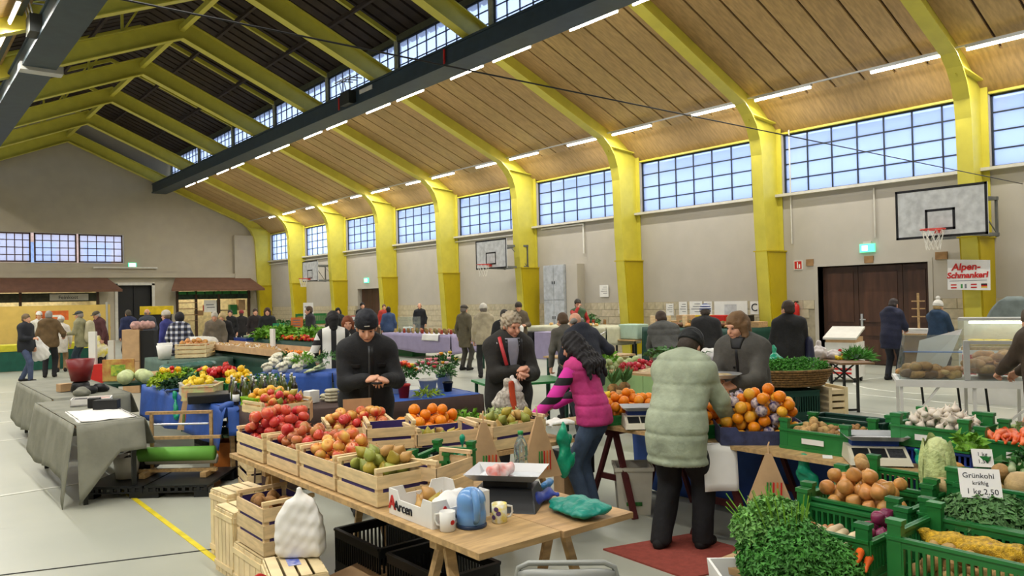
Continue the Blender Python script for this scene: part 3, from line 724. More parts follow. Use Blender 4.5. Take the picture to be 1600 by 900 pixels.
NAMES = {'apple_red': 'apple', 'apple_mix': 'apple', 'apple_russet': 'apple', 'pepper_red': 'pepper', 'pepper_yellow': 'pepper', 'pepper_green': 'pepper', 'wrapped_orange': 'orange'}
def pile(kinds, label, group, c, L, W, z, n, rz=0, heap=.25, seed=1, cat=None, flat=False, sc=1.0, tries=14, slope=(0, 0), lay=None):
    """drop n pieces into a rectangle L (local x) by W (local y) centred on c and let each settle on those below; every piece its own object"""
    rr = random.Random(seed); P = []; ca, sa = math.cos(rz), math.sin(rz); out = []
    for i in range(n):
        k = kinds[rr.randrange(len(kinds))]; v = rr.randrange(3); me, r = prod(k, v); s = sc * rr.uniform(.9, 1.1); r *= s
        best = None
        for t in range(tries):
            x, y = rr.uniform(-L/2 + r, L/2 - r), rr.uniform(-W/2 + r, W/2 - r); h = r + x * slope[0] + y * slope[1]
            for (px, py, pz, pr) in P:
                d2 = (x - px) ** 2 + (y - py) ** 2; q = (pr + r) * .95
                if d2 < q * q: h = max(h, pz + math.sqrt(q * q - d2))
            e = h + heap * ((2 * x / L) ** 2 + (2 * y / W) ** 2) * .1
            if best is None or e < best[0]: best = (e, x, y, h)
        _, x, y, h = best; P.append((x, y, h, r))
        if lay is not None: rot = (rr.uniform(-.15, .15), rr.uniform(0, 6), rz + lay + rr.uniform(-.25, .25)) if lay < 9 else (0, 0, rr.uniform(0, 6))
        else: rot = (rr.uniform(-.9, .9) if not flat else rr.uniform(-.2, .2), rr.uniform(-.9, .9) if not flat else rr.uniform(-.2, .2), rr.uniform(0, 6.28))
        nm = NAMES.get(k, k)
        out.append(tag(inst(me, nm, (c[0] + x * ca - y * sa, c[1] + x * sa + y * ca, z + h), rot, s), label, cat or nm.replace('_', ' '), group))
    return out

# leaves joined into one foliage part
def leaf(mb, p, d, size, w=.5, curl=.3, rr=RND, up=None):
    d = Vector(d).normalized(); u = Vector(up) if up else Vector((rr.uniform(-1, 1), rr.uniform(-1, 1), rr.uniform(.2, 1)))
    s = d.cross(u); s = s.normalized() if s.length > 1e-4 else Vector((1, 0, 0)); nrm = s.cross(d); p = Vector(p)
    a = p; b = p + d * size * .45 + nrm * size * curl * .25; c = p + d * size * .95 - nrm * size * curl * .4; ww = s * size * w * .5
    mb.add([a, b + ww + nrm * size * curl * .2, b, b - ww + nrm * size * curl * .2, c], [(0, 1, 2), (0, 2, 3), (1, 4, 2), (2, 4, 3)])
def clump(mb, c, r, n, size, w=.6, curl=.5, rr=RND, hemi=True):
    for i in range(n):
        a = rr.uniform(0, 6.28); z = rr.uniform(-.1 if hemi else -1, 1); q = math.sqrt(max(0, 1 - z * z)); t = rr.uniform(.55, 1.0)
        d = Vector((q * math.cos(a), q * math.sin(a), z)); p = Vector((c[0] + d.x * r[0] * t, c[1] + d.y * r[1] * t, c[2] + d.z * r[2] * t))
        d2 = d + Vector((rr.uniform(-.9, .9), rr.uniform(-.9, .9), rr.uniform(-.5, .7))); leaf(mb, p, d2, size * rr.uniform(.7, 1.25), w, curl, rr)
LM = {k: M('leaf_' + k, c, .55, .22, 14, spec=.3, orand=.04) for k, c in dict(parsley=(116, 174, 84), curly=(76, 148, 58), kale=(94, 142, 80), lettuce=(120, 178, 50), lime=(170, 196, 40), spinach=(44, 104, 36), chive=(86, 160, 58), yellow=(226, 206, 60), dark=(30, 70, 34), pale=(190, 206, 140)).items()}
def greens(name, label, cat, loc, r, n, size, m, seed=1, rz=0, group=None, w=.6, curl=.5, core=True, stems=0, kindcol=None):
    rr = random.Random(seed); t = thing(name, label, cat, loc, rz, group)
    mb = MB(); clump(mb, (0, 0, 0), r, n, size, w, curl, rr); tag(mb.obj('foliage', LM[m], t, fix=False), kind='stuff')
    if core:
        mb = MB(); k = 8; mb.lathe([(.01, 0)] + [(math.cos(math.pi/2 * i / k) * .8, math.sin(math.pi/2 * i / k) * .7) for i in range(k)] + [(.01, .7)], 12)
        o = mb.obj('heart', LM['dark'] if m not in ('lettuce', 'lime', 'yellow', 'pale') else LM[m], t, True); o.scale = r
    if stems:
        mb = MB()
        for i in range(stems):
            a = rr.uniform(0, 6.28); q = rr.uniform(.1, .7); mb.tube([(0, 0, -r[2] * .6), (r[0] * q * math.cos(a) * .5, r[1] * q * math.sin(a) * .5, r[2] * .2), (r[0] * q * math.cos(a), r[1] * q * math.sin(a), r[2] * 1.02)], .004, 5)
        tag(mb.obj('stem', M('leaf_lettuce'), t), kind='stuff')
    return t

# ================================================================ crates, tables, cloths
CM = {}
def cm(key, fn):
    if key not in CM: CM[key] = fn()
    return CM[key]
def wood_crate(label, loc, rz=0, L=.5, W=.32, H=.22, slats=2, liner=True, mat='wood_crate', tilt=(0, 0), rails=True, name='wooden_crate', open_top=True, group=None):
    t = thing(name, label, 'crate', loc, rz, group); t.rotation_euler = (tilt[0], tilt[1], rz); m = M(mat); g = .012
    po = cm(('post', H, mat), lambda: MB().add([(0,0,0),(.032,0,0),(0,.032,0),(0,0,H),(.032,0,H),(0,.032,H)], [(0,2,1),(3,4,5),(0,1,4,3),(1,2,5,4),(2,0,3,5)]).mesh('corner_post', m))
    for sx, sy, a in ((-1, -1, 0), (1, -1, 90), (1, 1, 180), (-1, 1, 270)): inst(po, 'corner_post', (sx * (L/2 - .008), sy * (W/2 - .008), 0), (0, 0, R(a)), parent=t)
    hs = (H - .01) / slats; gap = .022
    for ax, ln in ((0, L), (1, W)):
        me = cm(('slat', ln, hs, mat, ax), lambda: (MB().box(-ln/2, ln/2, -.004, .004, 0, hs - gap) if ax == 0 else MB().box(-.004, .004, -ln/2, ln/2, 0, hs - gap)).mesh('slat', m))
        for sgn in (-1, 1):
            for k in range(slats):
                inst(me, 'slat', (0, sgn * (W/2 - .004), .008 + k * hs) if ax == 0 else (sgn * (L/2 - .004), 0, .008 + k * hs), parent=t)
    bl = cm(('bott', L, W, mat), lambda: MB().box(-L/2 + .01, L/2 - .01, -.03, .03, 0, .008).mesh('bottom_slat', m)); nb_ = max(2, int(W / .085))
    for k in range(nb_): inst(bl, 'bottom_slat', (0, lerp(-W/2 + .04, W/2 - .04, k / (nb_ - 1)), 0), parent=t)
    if not open_top:
        for k in range(nb_ - 1): inst(bl, 'lid_slat', (0, lerp(-W/2 + .04, W/2 - .04, k / (nb_ - 2)), H), parent=t)
    if rails:
        rl = cm(('rail', W, mat), lambda: MB().box(-.012, .012, -W/2, W/2, 0, .022).mesh('top_rail', m))
        for sgn in (-1, 1): inst(rl, 'top_rail', (sgn * (L/2 - .016), 0, H - .006), parent=t)
    if liner:
        me = cm(('liner', L, W, H), lambda: MB().box(-L/2+.012, L/2-.012, -W/2+.010, -W/2+.013, .012, H-.025).box(-L/2+.012, L/2-.012, W/2-.013, W/2-.010, .012, H-.025).box(-L/2+.010, -L/2+.013, -W/2+.012, W/2-.012, .012, H-.025).box(L/2-.013, L/2-.010, -W/2+.012, W/2-.012, .012, H-.025).box(-L/2+.012, L/2-.012, -W/2+.012, W/2-.012, .010, .014).mesh('paper_liner', M('purple_card')))
        inst(me, 'paper_liner', (0, 0, 0), parent=t)
    return t
def plastic_crate(label, loc, rz=0, L=.6, W=.4, H=.16, mat='green_plastic', slots=True, posts=.07, strip=False, name='plastic_crate', tilt=(0, 0), group=None):
    t = thing(name, label, 'crate', loc, rz, group); t.rotation_euler = (tilt[0], tilt[1], rz); m = M(mat)
    def wall(ln, ax):
        mb = MB(); B = (lambda a, b, c, d: mb.box(a, b, -.006, .006, c, d)) if ax == 0 else (lambda a, b, c, d: mb.box(-.006, .006, a, b, c, d))
        if slots:
            B(-ln/2, ln/2, 0, H * .28); B(-ln/2, ln/2, H * .8, H)
            k = max(4, int(ln / .03))
            for i in range(k + 1): u = lerp(-ln/2, ln/2, i / k); B(max(-ln/2, u - .006), min(ln/2, u + .006), H * .28, H * .8)
        else: B(-ln/2, ln/2, 0, H)
        if ax == 0: mb.box(-ln/2, ln/2, -.014, .014, H - .014, H); mb.box(-ln/2, ln/2, -.012, .012, .0, .02)
        else: mb.box(-.014, .014, -ln/2, ln/2, H - .014, H); mb.box(-.012, .012, -ln/2, ln/2, .0, .02)
        return mb.mesh('side_wall', m)
    for ax, ln, o in ((0, L, W), (1, W, L)):
        me = cm(('pw', ax, ln, H, mat, slots), lambda: wall(ln, ax))
        for s in (-1, 1): inst(me, 'side_wall', (0, s * o/2, 0) if ax == 0 else (s * o/2, 0, 0), parent=t)
    inst(cm(('pb', L, W, mat), lambda: MB().box(-L/2, L/2, -W/2, W/2, 0, .012).mesh('base', m)), 'base', (0, 0, 0), parent=t)
    if posts:
        me = cm(('pp', H, posts, mat), lambda: MB().box(-.028, .028, -.02, .02, 0, H + posts).box(-.034, .034, -.024, .024, H + posts - .02, H + posts).mesh('corner_post', m))
        for sx in (-1, 1):
            for sy in (-1, 1): inst(me, 'corner_post', (sx * (L/2 - .03), sy * (W/2 - .012), 0), parent=t)
    if strip: inst(cm('strip', lambda: MB().box(-.001, .001, -.08, .08, -.018, .018).mesh('label_strip', M('paper'))), 'label_strip', (-L/2 - .015, 0, H * .5), parent=t) if strip == 'x' else inst(cm('strip2', lambda: MB().box(-.08, .08, -.001, .001, -.018, .018).mesh('label_strip', M('paper'))), 'label_strip', (0, W/2 + .016, H * .5), parent=t)
    return t
def trestle_table(label, loc, rz, L, W, h=.75, boards=3, m='wood', legs='wood', ends=None, name='trestle_table'):
    """L along local x"""
    t = thing(name, label, 'table', loc, rz)
    for i in range(boards):
        w = W / boards; MB().box(-L/2 + RND.uniform(-.03, .03), L/2 + RND.uniform(-.02, .02), -W/2 + i * w + .002, -W/2 + (i + 1) * w - .002, h - .03, h).obj('table_board', M(m), t)
    for e in (ends or (-L/2 + .35, L/2 - .35)):
        MB().box(e - .03, e + .03, -W/2 + .05, W/2 - .05, h - .09, h - .03).obj('trestle_beam', M(legs), t)
        for sy in (-1, 1):
            for sx in (-1, 1): MB().bar((e + sx * .02, sy * (W/2 - .12), h - .06), (e + sx * .26, sy * (W/2 - .08), 0), .05, .03).obj('leg', M(legs), t)
            MB().bar((e - .17, sy * (W/2 - .1), .3), (e + .17, sy * (W/2 - .1), .3), .02, .05).obj('spreader', M(legs), t)
    return t
def cloth(name, label, loc, rz, L, W, h, drops, mat, wave=.02, freq=9, seed=0, top=True, th=.0):
    """tablecloth: top L x W at height h and skirts dropping drops=(x-,x+,y-,y+); folds swing outwards"""
    rr = random.Random(seed); mb = MB(); ph = rr.random() * 6
    if top: mb.grid(lambda u, v: ((u - .5) * L, (v - .5) * W, h + .004 * math.sin(u * 19 + v * 13 + ph)), 12, 8)
    def skirt(a, b, out, drop):
        ln = (Vector(b) - Vector(a)).length; n = max(6, int(ln * freq * 2.2))
        def f(u, v):
            p = Vector(a).lerp(Vector(b), u); k = math.sin(u * ln * freq + ph) * .6 + math.sin(u * ln * freq * 1.7 + ph * 2) * .4
            dz = drop * v * (1 + .06 * math.sin(u * ln * 2.3 + ph)); o = Vector(out) * (.01 + (wave * (1 + k)) * (v ** .7) + .02 * v)
            return (p.x + o.x, p.y + o.y, h - dz)
        mb.grid(f, n, 6)
    x, y = L/2, W/2
    for dr, a, b, out in ((drops[0], (-x, y, 0), (-x, -y, 0), (-1, 0, 0)), (drops[1], (x, -y, 0), (x, y, 0), (1, 0, 0)), (drops[2], (-x, -y, 0), (x, -y, 0), (0, -1, 0)), (drops[3], (x, y, 0), (-x, y, 0), (0, 1, 0))):
        if dr: skirt(a, b, out, dr)
    o = mb.obj(name, M(mat) if isinstance(mat, str) else mat, smooth=True, loc=loc, rz=rz, fix=False)
    md = o.modifiers.new('thickness', 'SOLIDIFY'); md.thickness = .004
    return tag(o, label, 'tablecloth')
def stand(name, label, loc, rz, L, W, h, m='wood', legm='dark_green', cat='table'):
    t = thing(name, label, cat, loc, rz)
    MB().box(-L/2, L/2, -W/2, W/2, h - .03, h).obj('table_top', M(m), t)
    for sx in (-1, 1):
        for sy in (-1, 1): MB().box(sx * (L/2 - .06) - .02, sx * (L/2 - .06) + .02, sy * (W/2 - .06) - .02, sy * (W/2 - .06) + .02, 0, h - .03).obj('leg', M(legm), t)
    return t
# ================================================================ people
def rotx(a): c, s = math.cos(a), math.sin(a); return np.array([[1, 0, 0], [0, c, -s], [0, s, c]])
def rotz(a): c, s = math.cos(a), math.sin(a); return np.array([[c, -s, 0], [s, c, 0], [0, 0, 1]])
def nrm(v): v = np.asarray(v, float); return v / (np.linalg.norm(v) + 1e-9)
def ik(S, T, l1, l2, hint):
    d = T - S; L_ = np.linalg.norm(d); mx = (l1 + l2) * .985
    if L_ > mx: T = S + d / L_ * mx; d = T - S; L_ = mx
    a = (l1 * l1 - l2 * l2 + L_ * L_) / (2 * L_); h = math.sqrt(max(l1 * l1 - a * a, 0)); u = d / L_
    n = np.asarray(hint, float); n = n - u * (n @ u); n = nrm(n)
    return S + u * a + n * h, T
def hand_prims(curl=.6, spread=.004, detail=True):
    P = [('c', (0, -.05, 0), (0, .02, 0), .026, .028, (0, 0, 1), .75), ('c', (-.006, .03, 0), (-.004, .08, 0), .036, .038, (0, 0, 1), .42, dict(k=.02)), ('c', (.016, .04, 0), (.018, .08, 0), .028, .028, (0, 0, 1), .5, dict(k=.02))]
    for i, (x, ln) in enumerate(((-.03, .074), (-.010, .084), (.011, .080), (.031, .062))):
        c = curl * (1 + .12 * i); a = np.array((x, .095 - abs(x) * .25, 0)); d1 = np.array((x * spread * 40, math.cos(c), -math.sin(c))); b = a + d1 * ln * .5; d2 = np.array((0, math.cos(2.1 * c), -math.sin(2.1 * c))); e = b + d2 * ln * .5
        P.append(('c', a, b, .0095, .0088, dict(k=.008))); P.append(('c', b, e, .0088, .0072, dict(k=.006)))
    P.append(('c', (-.03, .025, -.004), (-.058, .06, -.018), .015, .0115, dict(k=.014))); P.append(('c', (-.058, .06, -.018), (-.052, .09, -.034), .0115, .0088, dict(k=.008)))
    return P
SKIN = M('skin', (216, 160, 130), .5, .06, 30, sub=.1, orand=.05)
FAB = {}
def fabric(c, rough=.8, bump=.25):
    k = 'fabric_%d_%d_%d' % c
    return M(k, c, rough, .12, 9, bump=bump)
def pattern_mat(name, build):
    if name in MATS: return MATS[name]
    m = bpy.data.materials.new(name); m.use_nodes = True; MATS[name] = m; build(m.node_tree, m.node_tree.nodes, m.node_tree.links, m.node_tree.nodes['Principled BSDF']); return m
def stripes(name, axis, freq, c1, c2, duty=.5):
    def b(nt, N, L, bs):
        tc = N.new('ShaderNodeTexCoord'); sp = N.new('ShaderNodeSeparateXYZ'); L.new(tc.outputs['Object'], sp.inputs[0])
        mu = N.new('ShaderNodeMath'); mu.operation = 'MULTIPLY'; mu.inputs[1].default_value = freq; L.new(sp.outputs[axis], mu.inputs[0])
        ad = N.new('ShaderNodeMath'); ad.operation = 'ADD'; ad.inputs[1].default_value = 100 + duty / 2; L.new(mu.outputs[0], ad.inputs[0])
        fr = N.new('ShaderNodeMath'); fr.operation = 'FRACT'; L.new(ad.outputs[0], fr.inputs[0])
        lt = N.new('ShaderNodeMath'); lt.operation = 'LESS_THAN'; lt.inputs[1].default_value = duty; L.new(fr.outputs[0], lt.inputs[0])
        mx = N.new('ShaderNodeMix'); mx.data_type = 'RGBA'; mx.inputs[6].default_value = lin(c2) + (1,); mx.inputs[7].default_value = lin(c1) + (1,); L.new(lt.outputs[0], mx.inputs[0]); L.new(mx.outputs[2], bs.inputs['Base Color']); bs.inputs['Roughness'].default_value = .8
    return pattern_mat(name, b)
def plaid(name):
    def b(nt, N, L, bs):
        tc = N.new('ShaderNodeTexCoord'); sp = N.new('ShaderNodeSeparateXYZ'); L.new(tc.outputs['Object'], sp.inputs[0]); outs = []
        for ax in (0, 2):
            mu = N.new('ShaderNodeMath'); mu.operation = 'MULTIPLY'; mu.inputs[1].default_value = 8; L.new(sp.outputs[ax], mu.inputs[0])
            ad = N.new('ShaderNodeMath'); ad.operation = 'ADD'; ad.inputs[1].default_value = 100; L.new(mu.outputs[0], ad.inputs[0])
            fr = N.new('ShaderNodeMath'); fr.operation = 'FRACT'; L.new(ad.outputs[0], fr.inputs[0])
            lt = N.new('ShaderNodeMath'); lt.operation = 'LESS_THAN'; lt.inputs[1].default_value = .55; L.new(fr.outputs[0], lt.inputs[0]); outs.append(lt)
        s = N.new('ShaderNodeMath'); s.operation = 'ADD'; L.new(outs[0].outputs[0], s.inputs[0]); L.new(outs[1].outputs[0], s.inputs[1])
        rp = N.new('ShaderNodeValToRGB'); rp.color_ramp.interpolation = 'CONSTANT'; e = rp.color_ramp.elements; e[0].color = (.7, .7, .72, 1); e[1].position = .4; e[1].color = (.13, .14, .2, 1); q = e.new(.9); q.color = (.012, .012, .02, 1)
        h = N.new('ShaderNodeMath'); h.operation = 'MULTIPLY'; h.inputs[1].default_value = .5; L.new(s.outputs[0], h.inputs[0]); L.new(h.outputs[0], rp.inputs[0]); L.new(rp.outputs[0], bs.inputs['Base Color']); bs.inputs['Roughness'].default_value = .85
    return pattern_mat(name, b)

RES = {'near': (.015, .0085, .006, .018), 'mid': (.022, .012, .009, .026), 'far': (.030, .017, .013, .034)}
def curls(a, f):
    return lambda g: a * (np.sin(g[..., 0] * f + 2 * np.sin(g[..., 2] * f * .7)) * np.sin(g[..., 1] * f * 1.1 + 1) * np.sin(g[..., 2] * f * .9 + 2 * np.sin(g[..., 0] * f * .5)) + .6 * np.sin(g[..., 0] * f * 1.9) * np.sin(g[..., 2] * f * 2.1 + g[..., 1] * f))
def person(label, loc, face, H=1.72, lean=0, head=(8, 0), rh=None, lh=None, top=(30, 32, 36), bottom=(36, 38, 46), shoes=(24, 22, 22), hair=('short', (70, 50, 36)), hem=.80, bulk=1.0, quilt=0, collar=True, hood=False, sleeves=None, q='far', feet=None, topmat=None, curl=(.7, .7), sleevemat=None, twist=0, skin=None, det=(), hemflare=1.0, legs=1.0, qp=.095):
    s = H / 1.75; hj, hh, hn, hl = RES[q]; rz = math.atan2(-face[0], face[1]); sk = skin or SKIN
    l = R(lean); T = np.array((0, math.sin(l), math.cos(l))); Nf = np.array((0, math.cos(l), -math.sin(l)))
    pel = np.array((0, -.18 * math.sin(l), .93)) * s; chest = pel + T * .30 * s; neck = pel + T * .50 * s; shc = pel + T * .455 * s
    X = rotz(R(twist)) @ np.array((1., 0, 0))
    Sr, Sl = shc + X * .17 * s, shc - X * .17 * s
    # head frame
    hr = rotz(R(head[1])) @ rotx(-R(head[0])); hc = neck + (hr @ np.array((0, .015, .165))) * s
    def arm(S, w, sg):
        w = np.array(w if w is not None else (S[0] / s + sg * .07, S[1] / s + .04, S[2] / s - .52)) * s
        E_, W_ = ik(S, w, .285 * s, .255 * s, (sg * .55, -.5, -.6)); return E_, W_
    Er, Wr = arm(Sr, rh, 1); El, Wl = arm(Sl, lh, -1)
    fr, fl = [np.array(f) * s for f in (feet or ((.10, .02, 0), (-.10, -.02, 0)))]
    hip = pel + np.array((0, 0, -.06 * s))
    def leg(sg, f):
        A = f + np.array((0, 0, .09 * s)); Hp = hip + X * sg * .09 * s; K, A2 = ik(Hp, A, .42 * s, .42 * s, (sg * .1, 1, 0)); return Hp, K, A2
    LR, LL = leg(1, fr), leg(-1, fl)
    # ---- body: skin mesh in one object
    parts = []
    nl = hr.T @ ((neck - T * .03 * s - hc) / s)
    hp = [('e', (0, -.012, .025), (.074, .094, .095)), ('e', (0, .03, -.04), (.058, .060, .075), dict(k=.03)), ('e', (0, .058, -.095), (.030, .030, .024), dict(k=.03)), ('c', nl, (0, -.012, -.08), .058, .052, dict(k=.03))]
    if q != 'far':
        hp += [('c', (-.036, .080, .022), (.036, .080, .022), .011, .011, dict(k=.02)), ('c', (0, .090, .004), (0, .112, -.036), .008, .0135, dict(k=.012)), ('e', (.036, .062, -.036), (.026, .024, .026), dict(k=.02)), ('e', (-.036, .062, -.036), (.026, .024, .026), dict(k=.02)),
               ('e', (.031, .098, .0), (.015, .014, .011), dict(k=.012, sub=True)), ('e', (-.031, .098, .0), (.015, .014, .011), dict(k=.012, sub=True)), ('c', (-.017, .088, -.064), (.017, .088, -.064), .007, .007, dict(k=.01)), ('c', (-.018, .098, -.072), (.018, .098, -.072), .004, .004, dict(k=.008, sub=True))]
    else: hp += [('c', (0, .088, .0), (0, .108, -.036), .010, .015, dict(k=.012))]
    hp += [('e', (.075, -.008, -.012), (.012, .022, .030), dict(k=.008)), ('e', (-.075, -.008, -.012), (.012, .022, .030), dict(k=.008))]
    V, Q = sdf(hp, hh / 1.0); parts.append(((V * s) @ hr.T + hc, Q))
    for W_, E_, sg, cu in ((Wr, Er, 1, curl[0]), (Wl, El, -1, curl[1])):
        V, Q = sdf(hand_prims(cu), hn); 
        if sg < 0: V = V * np.array((-1, 1, 1)); Q = Q[:, ::-1]
        y = nrm(W_ - E_); zz = np.array((sg * .5, 0, .85)) if abs(y[2]) < .8 else np.array((sg * 1.0, .1, 0)); z = nrm(zz - y * (zz @ y)); x = np.cross(y, z)
        parts.append(((V * s) @ np.stack([x, y, z]) + W_, Q))
    core = [('c', pel, chest + T * .08 * s, .11 * s, .12 * s, Nf, .7), ('c', Sr, Sl, .05 * s, .05 * s), ('c', chest, neck + T * .03 * s, .06 * s, .05 * s)]
    for S, E_, W_ in ((Sr, Er, Wr), (Sl, El, Wl)): core += [('c', S, E_, .045 * s, .036 * s), ('c', E_, W_, .036 * s, .027 * s)]
    for Hp, K, A in (LR, LL): core += [('c', Hp, K, .07 * s, .048 * s), ('c', K, A, .046 * s, .034 * s)]
    parts.append(sdf(core, max(hl, .026)))
    ob = bpy.data.objects.new('person', np_mesh('person', parts, sk)); COL.objects.link(ob); ob.location = loc; ob.rotation_euler.z = rz
    tag(ob, label, 'person')
    # ---- clothes
    tm = topmat or fabric(top); b = bulk
    def arms(extra=0):
        A = []
        for S, E_, W_ in ((Sr, Er, Wr), (Sl, El, Wl)): A += [('c', S, E_, (.064 * b + extra) * s, (.055 * b + extra) * s), ('c', E_, E_ + (W_ - E_) * .95, (.055 * b + extra) * s, (.044 * b + extra) * s, dict(k=.03))]
        return A
    hz = hem * s; low = np.array((0, pel[1] * .8, hz - .05))
    J = [('c', pel, chest + T * .10 * s, .172 * s * b, .176 * s * b, Nf, .70), ('c', Sr * .9 + shc * .1, Sl * .9 + shc * .1, .072 * s * b, .072 * s * b, dict(k=.08)), ('c', pel, low, .172 * s * b, .178 * s * b * hemflare, np.array((0, 1., 0)), .74, dict(k=.06))]
    if collar: J.append(('c', neck - T * .03 * s, neck + (hr @ np.array((0, .0, .055))) * s, .082 * s, .074 * s, dict(k=.03)))
    if hood: J.append(('e', neck - Nf * .075 * s + T * .035 * s, (.13 * s, .075 * s, .07 * s), dict(k=.03)))
    wr_ = wrinkle(.004 if q == 'near' else .005, 20, int(abs(loc[0]) * 97 + abs(loc[1]) * 31) % 1000)
    dq = (lambda g: wr_(g) * .7 + quilt * np.exp(-(np.sin(g[..., 2] * math.pi / qp) / .2) ** 2)) if quilt else wr_
    if sleeves is None: J += arms(); 
    def child(name, prims, h, mat, cut=None, disp=None):
        o = bpy.data.objects.new(name, np_mesh(name, [sdf(prims, h, cut, disp)], mat)); COL.objects.link(o); o.parent = ob; return o
    child('jacket' if sleeves is None else 'vest', J, hj, tm, [(2, 1, hz)], dq)
    if det:
        from mathutils.bvhtree import BVHTree
        V, Q = sdf([p for p in J if not any(p is a for a in J[-4:])] if sleeves is None else J, .02); bv = BVHTree.FromPolygons([tuple(v) for v in V], [tuple(q_) for q_ in Q])
        def hit(x_, z_):
            r_ = bv.ray_cast(Vector((x_, 1, z_)), Vector((0, -1, 0))); return (r_[0] + Vector((0, .006, 0))) if r_[0] else Vector((x_, .15, z_))
        for nm, x0, x1, z0, z1, tp, mm in det:   # patches laid on the front of the jacket: width tapers to tp at the bottom
            mb = MB(); mb.grid(lambda u, v: hit((lerp(x0, x1, .5) + (u - .5) * (x1 - x0) * lerp(tp, 1, v)) * s, lerp(z0, z1, v) * s), 4, 10); o = mb.obj(nm, mm, ob, True); o.modifiers.new('t', 'SOLIDIFY').thickness = .006
    if sleeves is not None: child('sleeve', arms()[:2], hj, sleevemat or fabric(sleeves), None, wr_); child('sleeve', arms()[2:], hj, sleevemat or fabric(sleeves), None, wr_)
    tb = .0 if q == 'near' else .004; TR = [('c', hip + np.array((0, 0, .05 * s)), hip, .135 * s, .135 * s, np.array((0, 1., 0)), .8)]
    for Hp, K, A in (LR, LL): TR += [('c', Hp, K, .092 * s * legs, .070 * s * legs + tb, dict(k=.03)), ('c', K, A - np.array((0, 0, .04 * s)), .070 * s * legs + tb, .060 * s * legs, dict(k=.02))]
    child('trousers', TR, hl, bottom if not isinstance(bottom, tuple) else fabric(bottom), [(2, 1, .035 * s), (2, -1, hz + .1)], wrinkle(.004, 26, 3))
    for (Hp, K, A), f in ((LR, fr), (LL, fl)):
        child('shoe', [('c', (A[0], A[1] - .04 * s, .042 * s), (A[0] * 1.12, A[1] + .14 * s, .034 * s), .044 * s, .04 * s), ('c', (A[0], A[1] - .01, .05 * s), (A[0], A[1] - .005, .11 * s), .044 * s, .044 * s)], .014 if q != 'far' else .022, fabric(shoes), [(2, 1, .002)])
    # ---- hair, hats
    def hchild(name, prims, h, mat, cut=None, disp=None):
        V, Q = sdf(prims, h, cut, disp); V = (V * s) @ hr.T + hc
        o = bpy.data.objects.new(name, np_mesh(name, [(V, Q)], mat)); COL.objects.link(o); o.parent = ob; return o
    st, hcx = hair[0], hair[1]; hm = fabric(hcx, .7, .4)
    fs = ('e', (0, .105, -.035), (.068, .062, .088), dict(k=.02, sub=True))
    if st in ('short', 'curly', 'bald'):
        if st == 'bald': hchild('hair', [('c', (-.06, -.05, -.01), (.06, -.05, -.01), .035, .035), ('c', (-.075, .0, .0), (-.06, -.05, -.01), .02, .03), ('c', (.075, .0, .0), (.06, -.05, -.01), .02, .03)], hh, hm)
        else:
            am = .012 if st == 'curly' else .003
            hchild('hair', [('e', (0, -.018, .036), (.086 if st == 'short' else .094, .104, .098 if st == 'short' else .104)), ('e', (0, -.05, -.03), (.075, .06, .055), dict(k=.03)), fs], hh, hm, None, curls(.013, 75) if st == 'curly' else wrinkle(am, 50, 5))
    elif st in ('bob', 'long'):
        P = [('e', (0, -.014, .034), (.092, .108, .104)), ('c', (-.072, -.01, .01), (-.078, .005, -.10), .036, .03, dict(k=.03)), ('c', (.072, -.01, .01), (.078, .005, -.10), .036, .03, dict(k=.03)), ('c', (0, -.07, 0), (0, -.075, -.11), .065, .06, dict(k=.04)), ('e', (0, .115, -.045), (.060, .062, .088), dict(k=.015, sub=True))]
        if st == 'long':
            b_ = bulk
            for k in range(7):
                a = np.array((-.09 + .03 * k, -.075 + .02 * abs(k - 3) / 3, -.04)); m_ = hr.T @ ((shc - Nf * .135 * s * b_ + X * (k - 3) * .045 * s - hc) / s); e = hr.T @ ((chest - Nf * (.135 + .01 * (k % 2)) * s * b_ + X * ((k - 3) * .052 + .02 * math.sin(k * 2.1)) * s + T * (.02 + .05 * (k % 3)) * s - hc) / s); P.append(('c', a, m_, .05, .036, dict(k=.04))); P.append(('c', m_, e, .036, .012, dict(k=.02)))
        hchild('hair', P, hh, hm, None, wrinkle(.006 if st == 'long' else .003, 70, 9))
    elif st in ('beanie', 'pompom', 'cap', 'flatcap', 'hoodup'):
        if len(hair) > 2: hchild('hair', [('e', (0, -.022, .02), (.084, .1, .095)), ('e', (0, -.05, -.03), (.075, .06, .05), dict(k=.03)), fs], hh, fabric(hair[2], .7, .4))
        if st in ('beanie', 'pompom'):
            hchild('hat', [('e', (0, -.016, .050), (.094, .112, .110)), ('c', (0, -.016, .03), (0, -.018, .05), .099, .097, (0, 1, 0), 1.16, dict(k=.01))] + ([('e', (0, -.03, .19), (.045, .045, .045), dict(k=.01))] if st == 'pompom' else []), hh, hm if len(hair) < 4 else hair[3], [(2, 1, .012)], wrinkle(.002, 120, 2))
            if q == 'near' and st == 'beanie': hchild('hat_label', [('c', (-.018, .094, .052), (.018, .094, .052), .006, .006)], .004, M('offwhite'))
        elif st == 'hoodup': hchild('hood', [('e', (0, -.02, .02), (.11, .125, .135)), ('e', (0, .12, -.03), (.07, .07, .1), dict(k=.02, sub=True))], hh, hm)
        else: hchild('hat', [('e', (0, -.01, .055), (.092, .11, .075 if st == 'flatcap' else .1)), ('c', (0, .085, .045), (0, .13, .035), .065, .055, (0, 0, 1), .16, dict(k=.01))], hh, hm, [(2, 1, .025)])
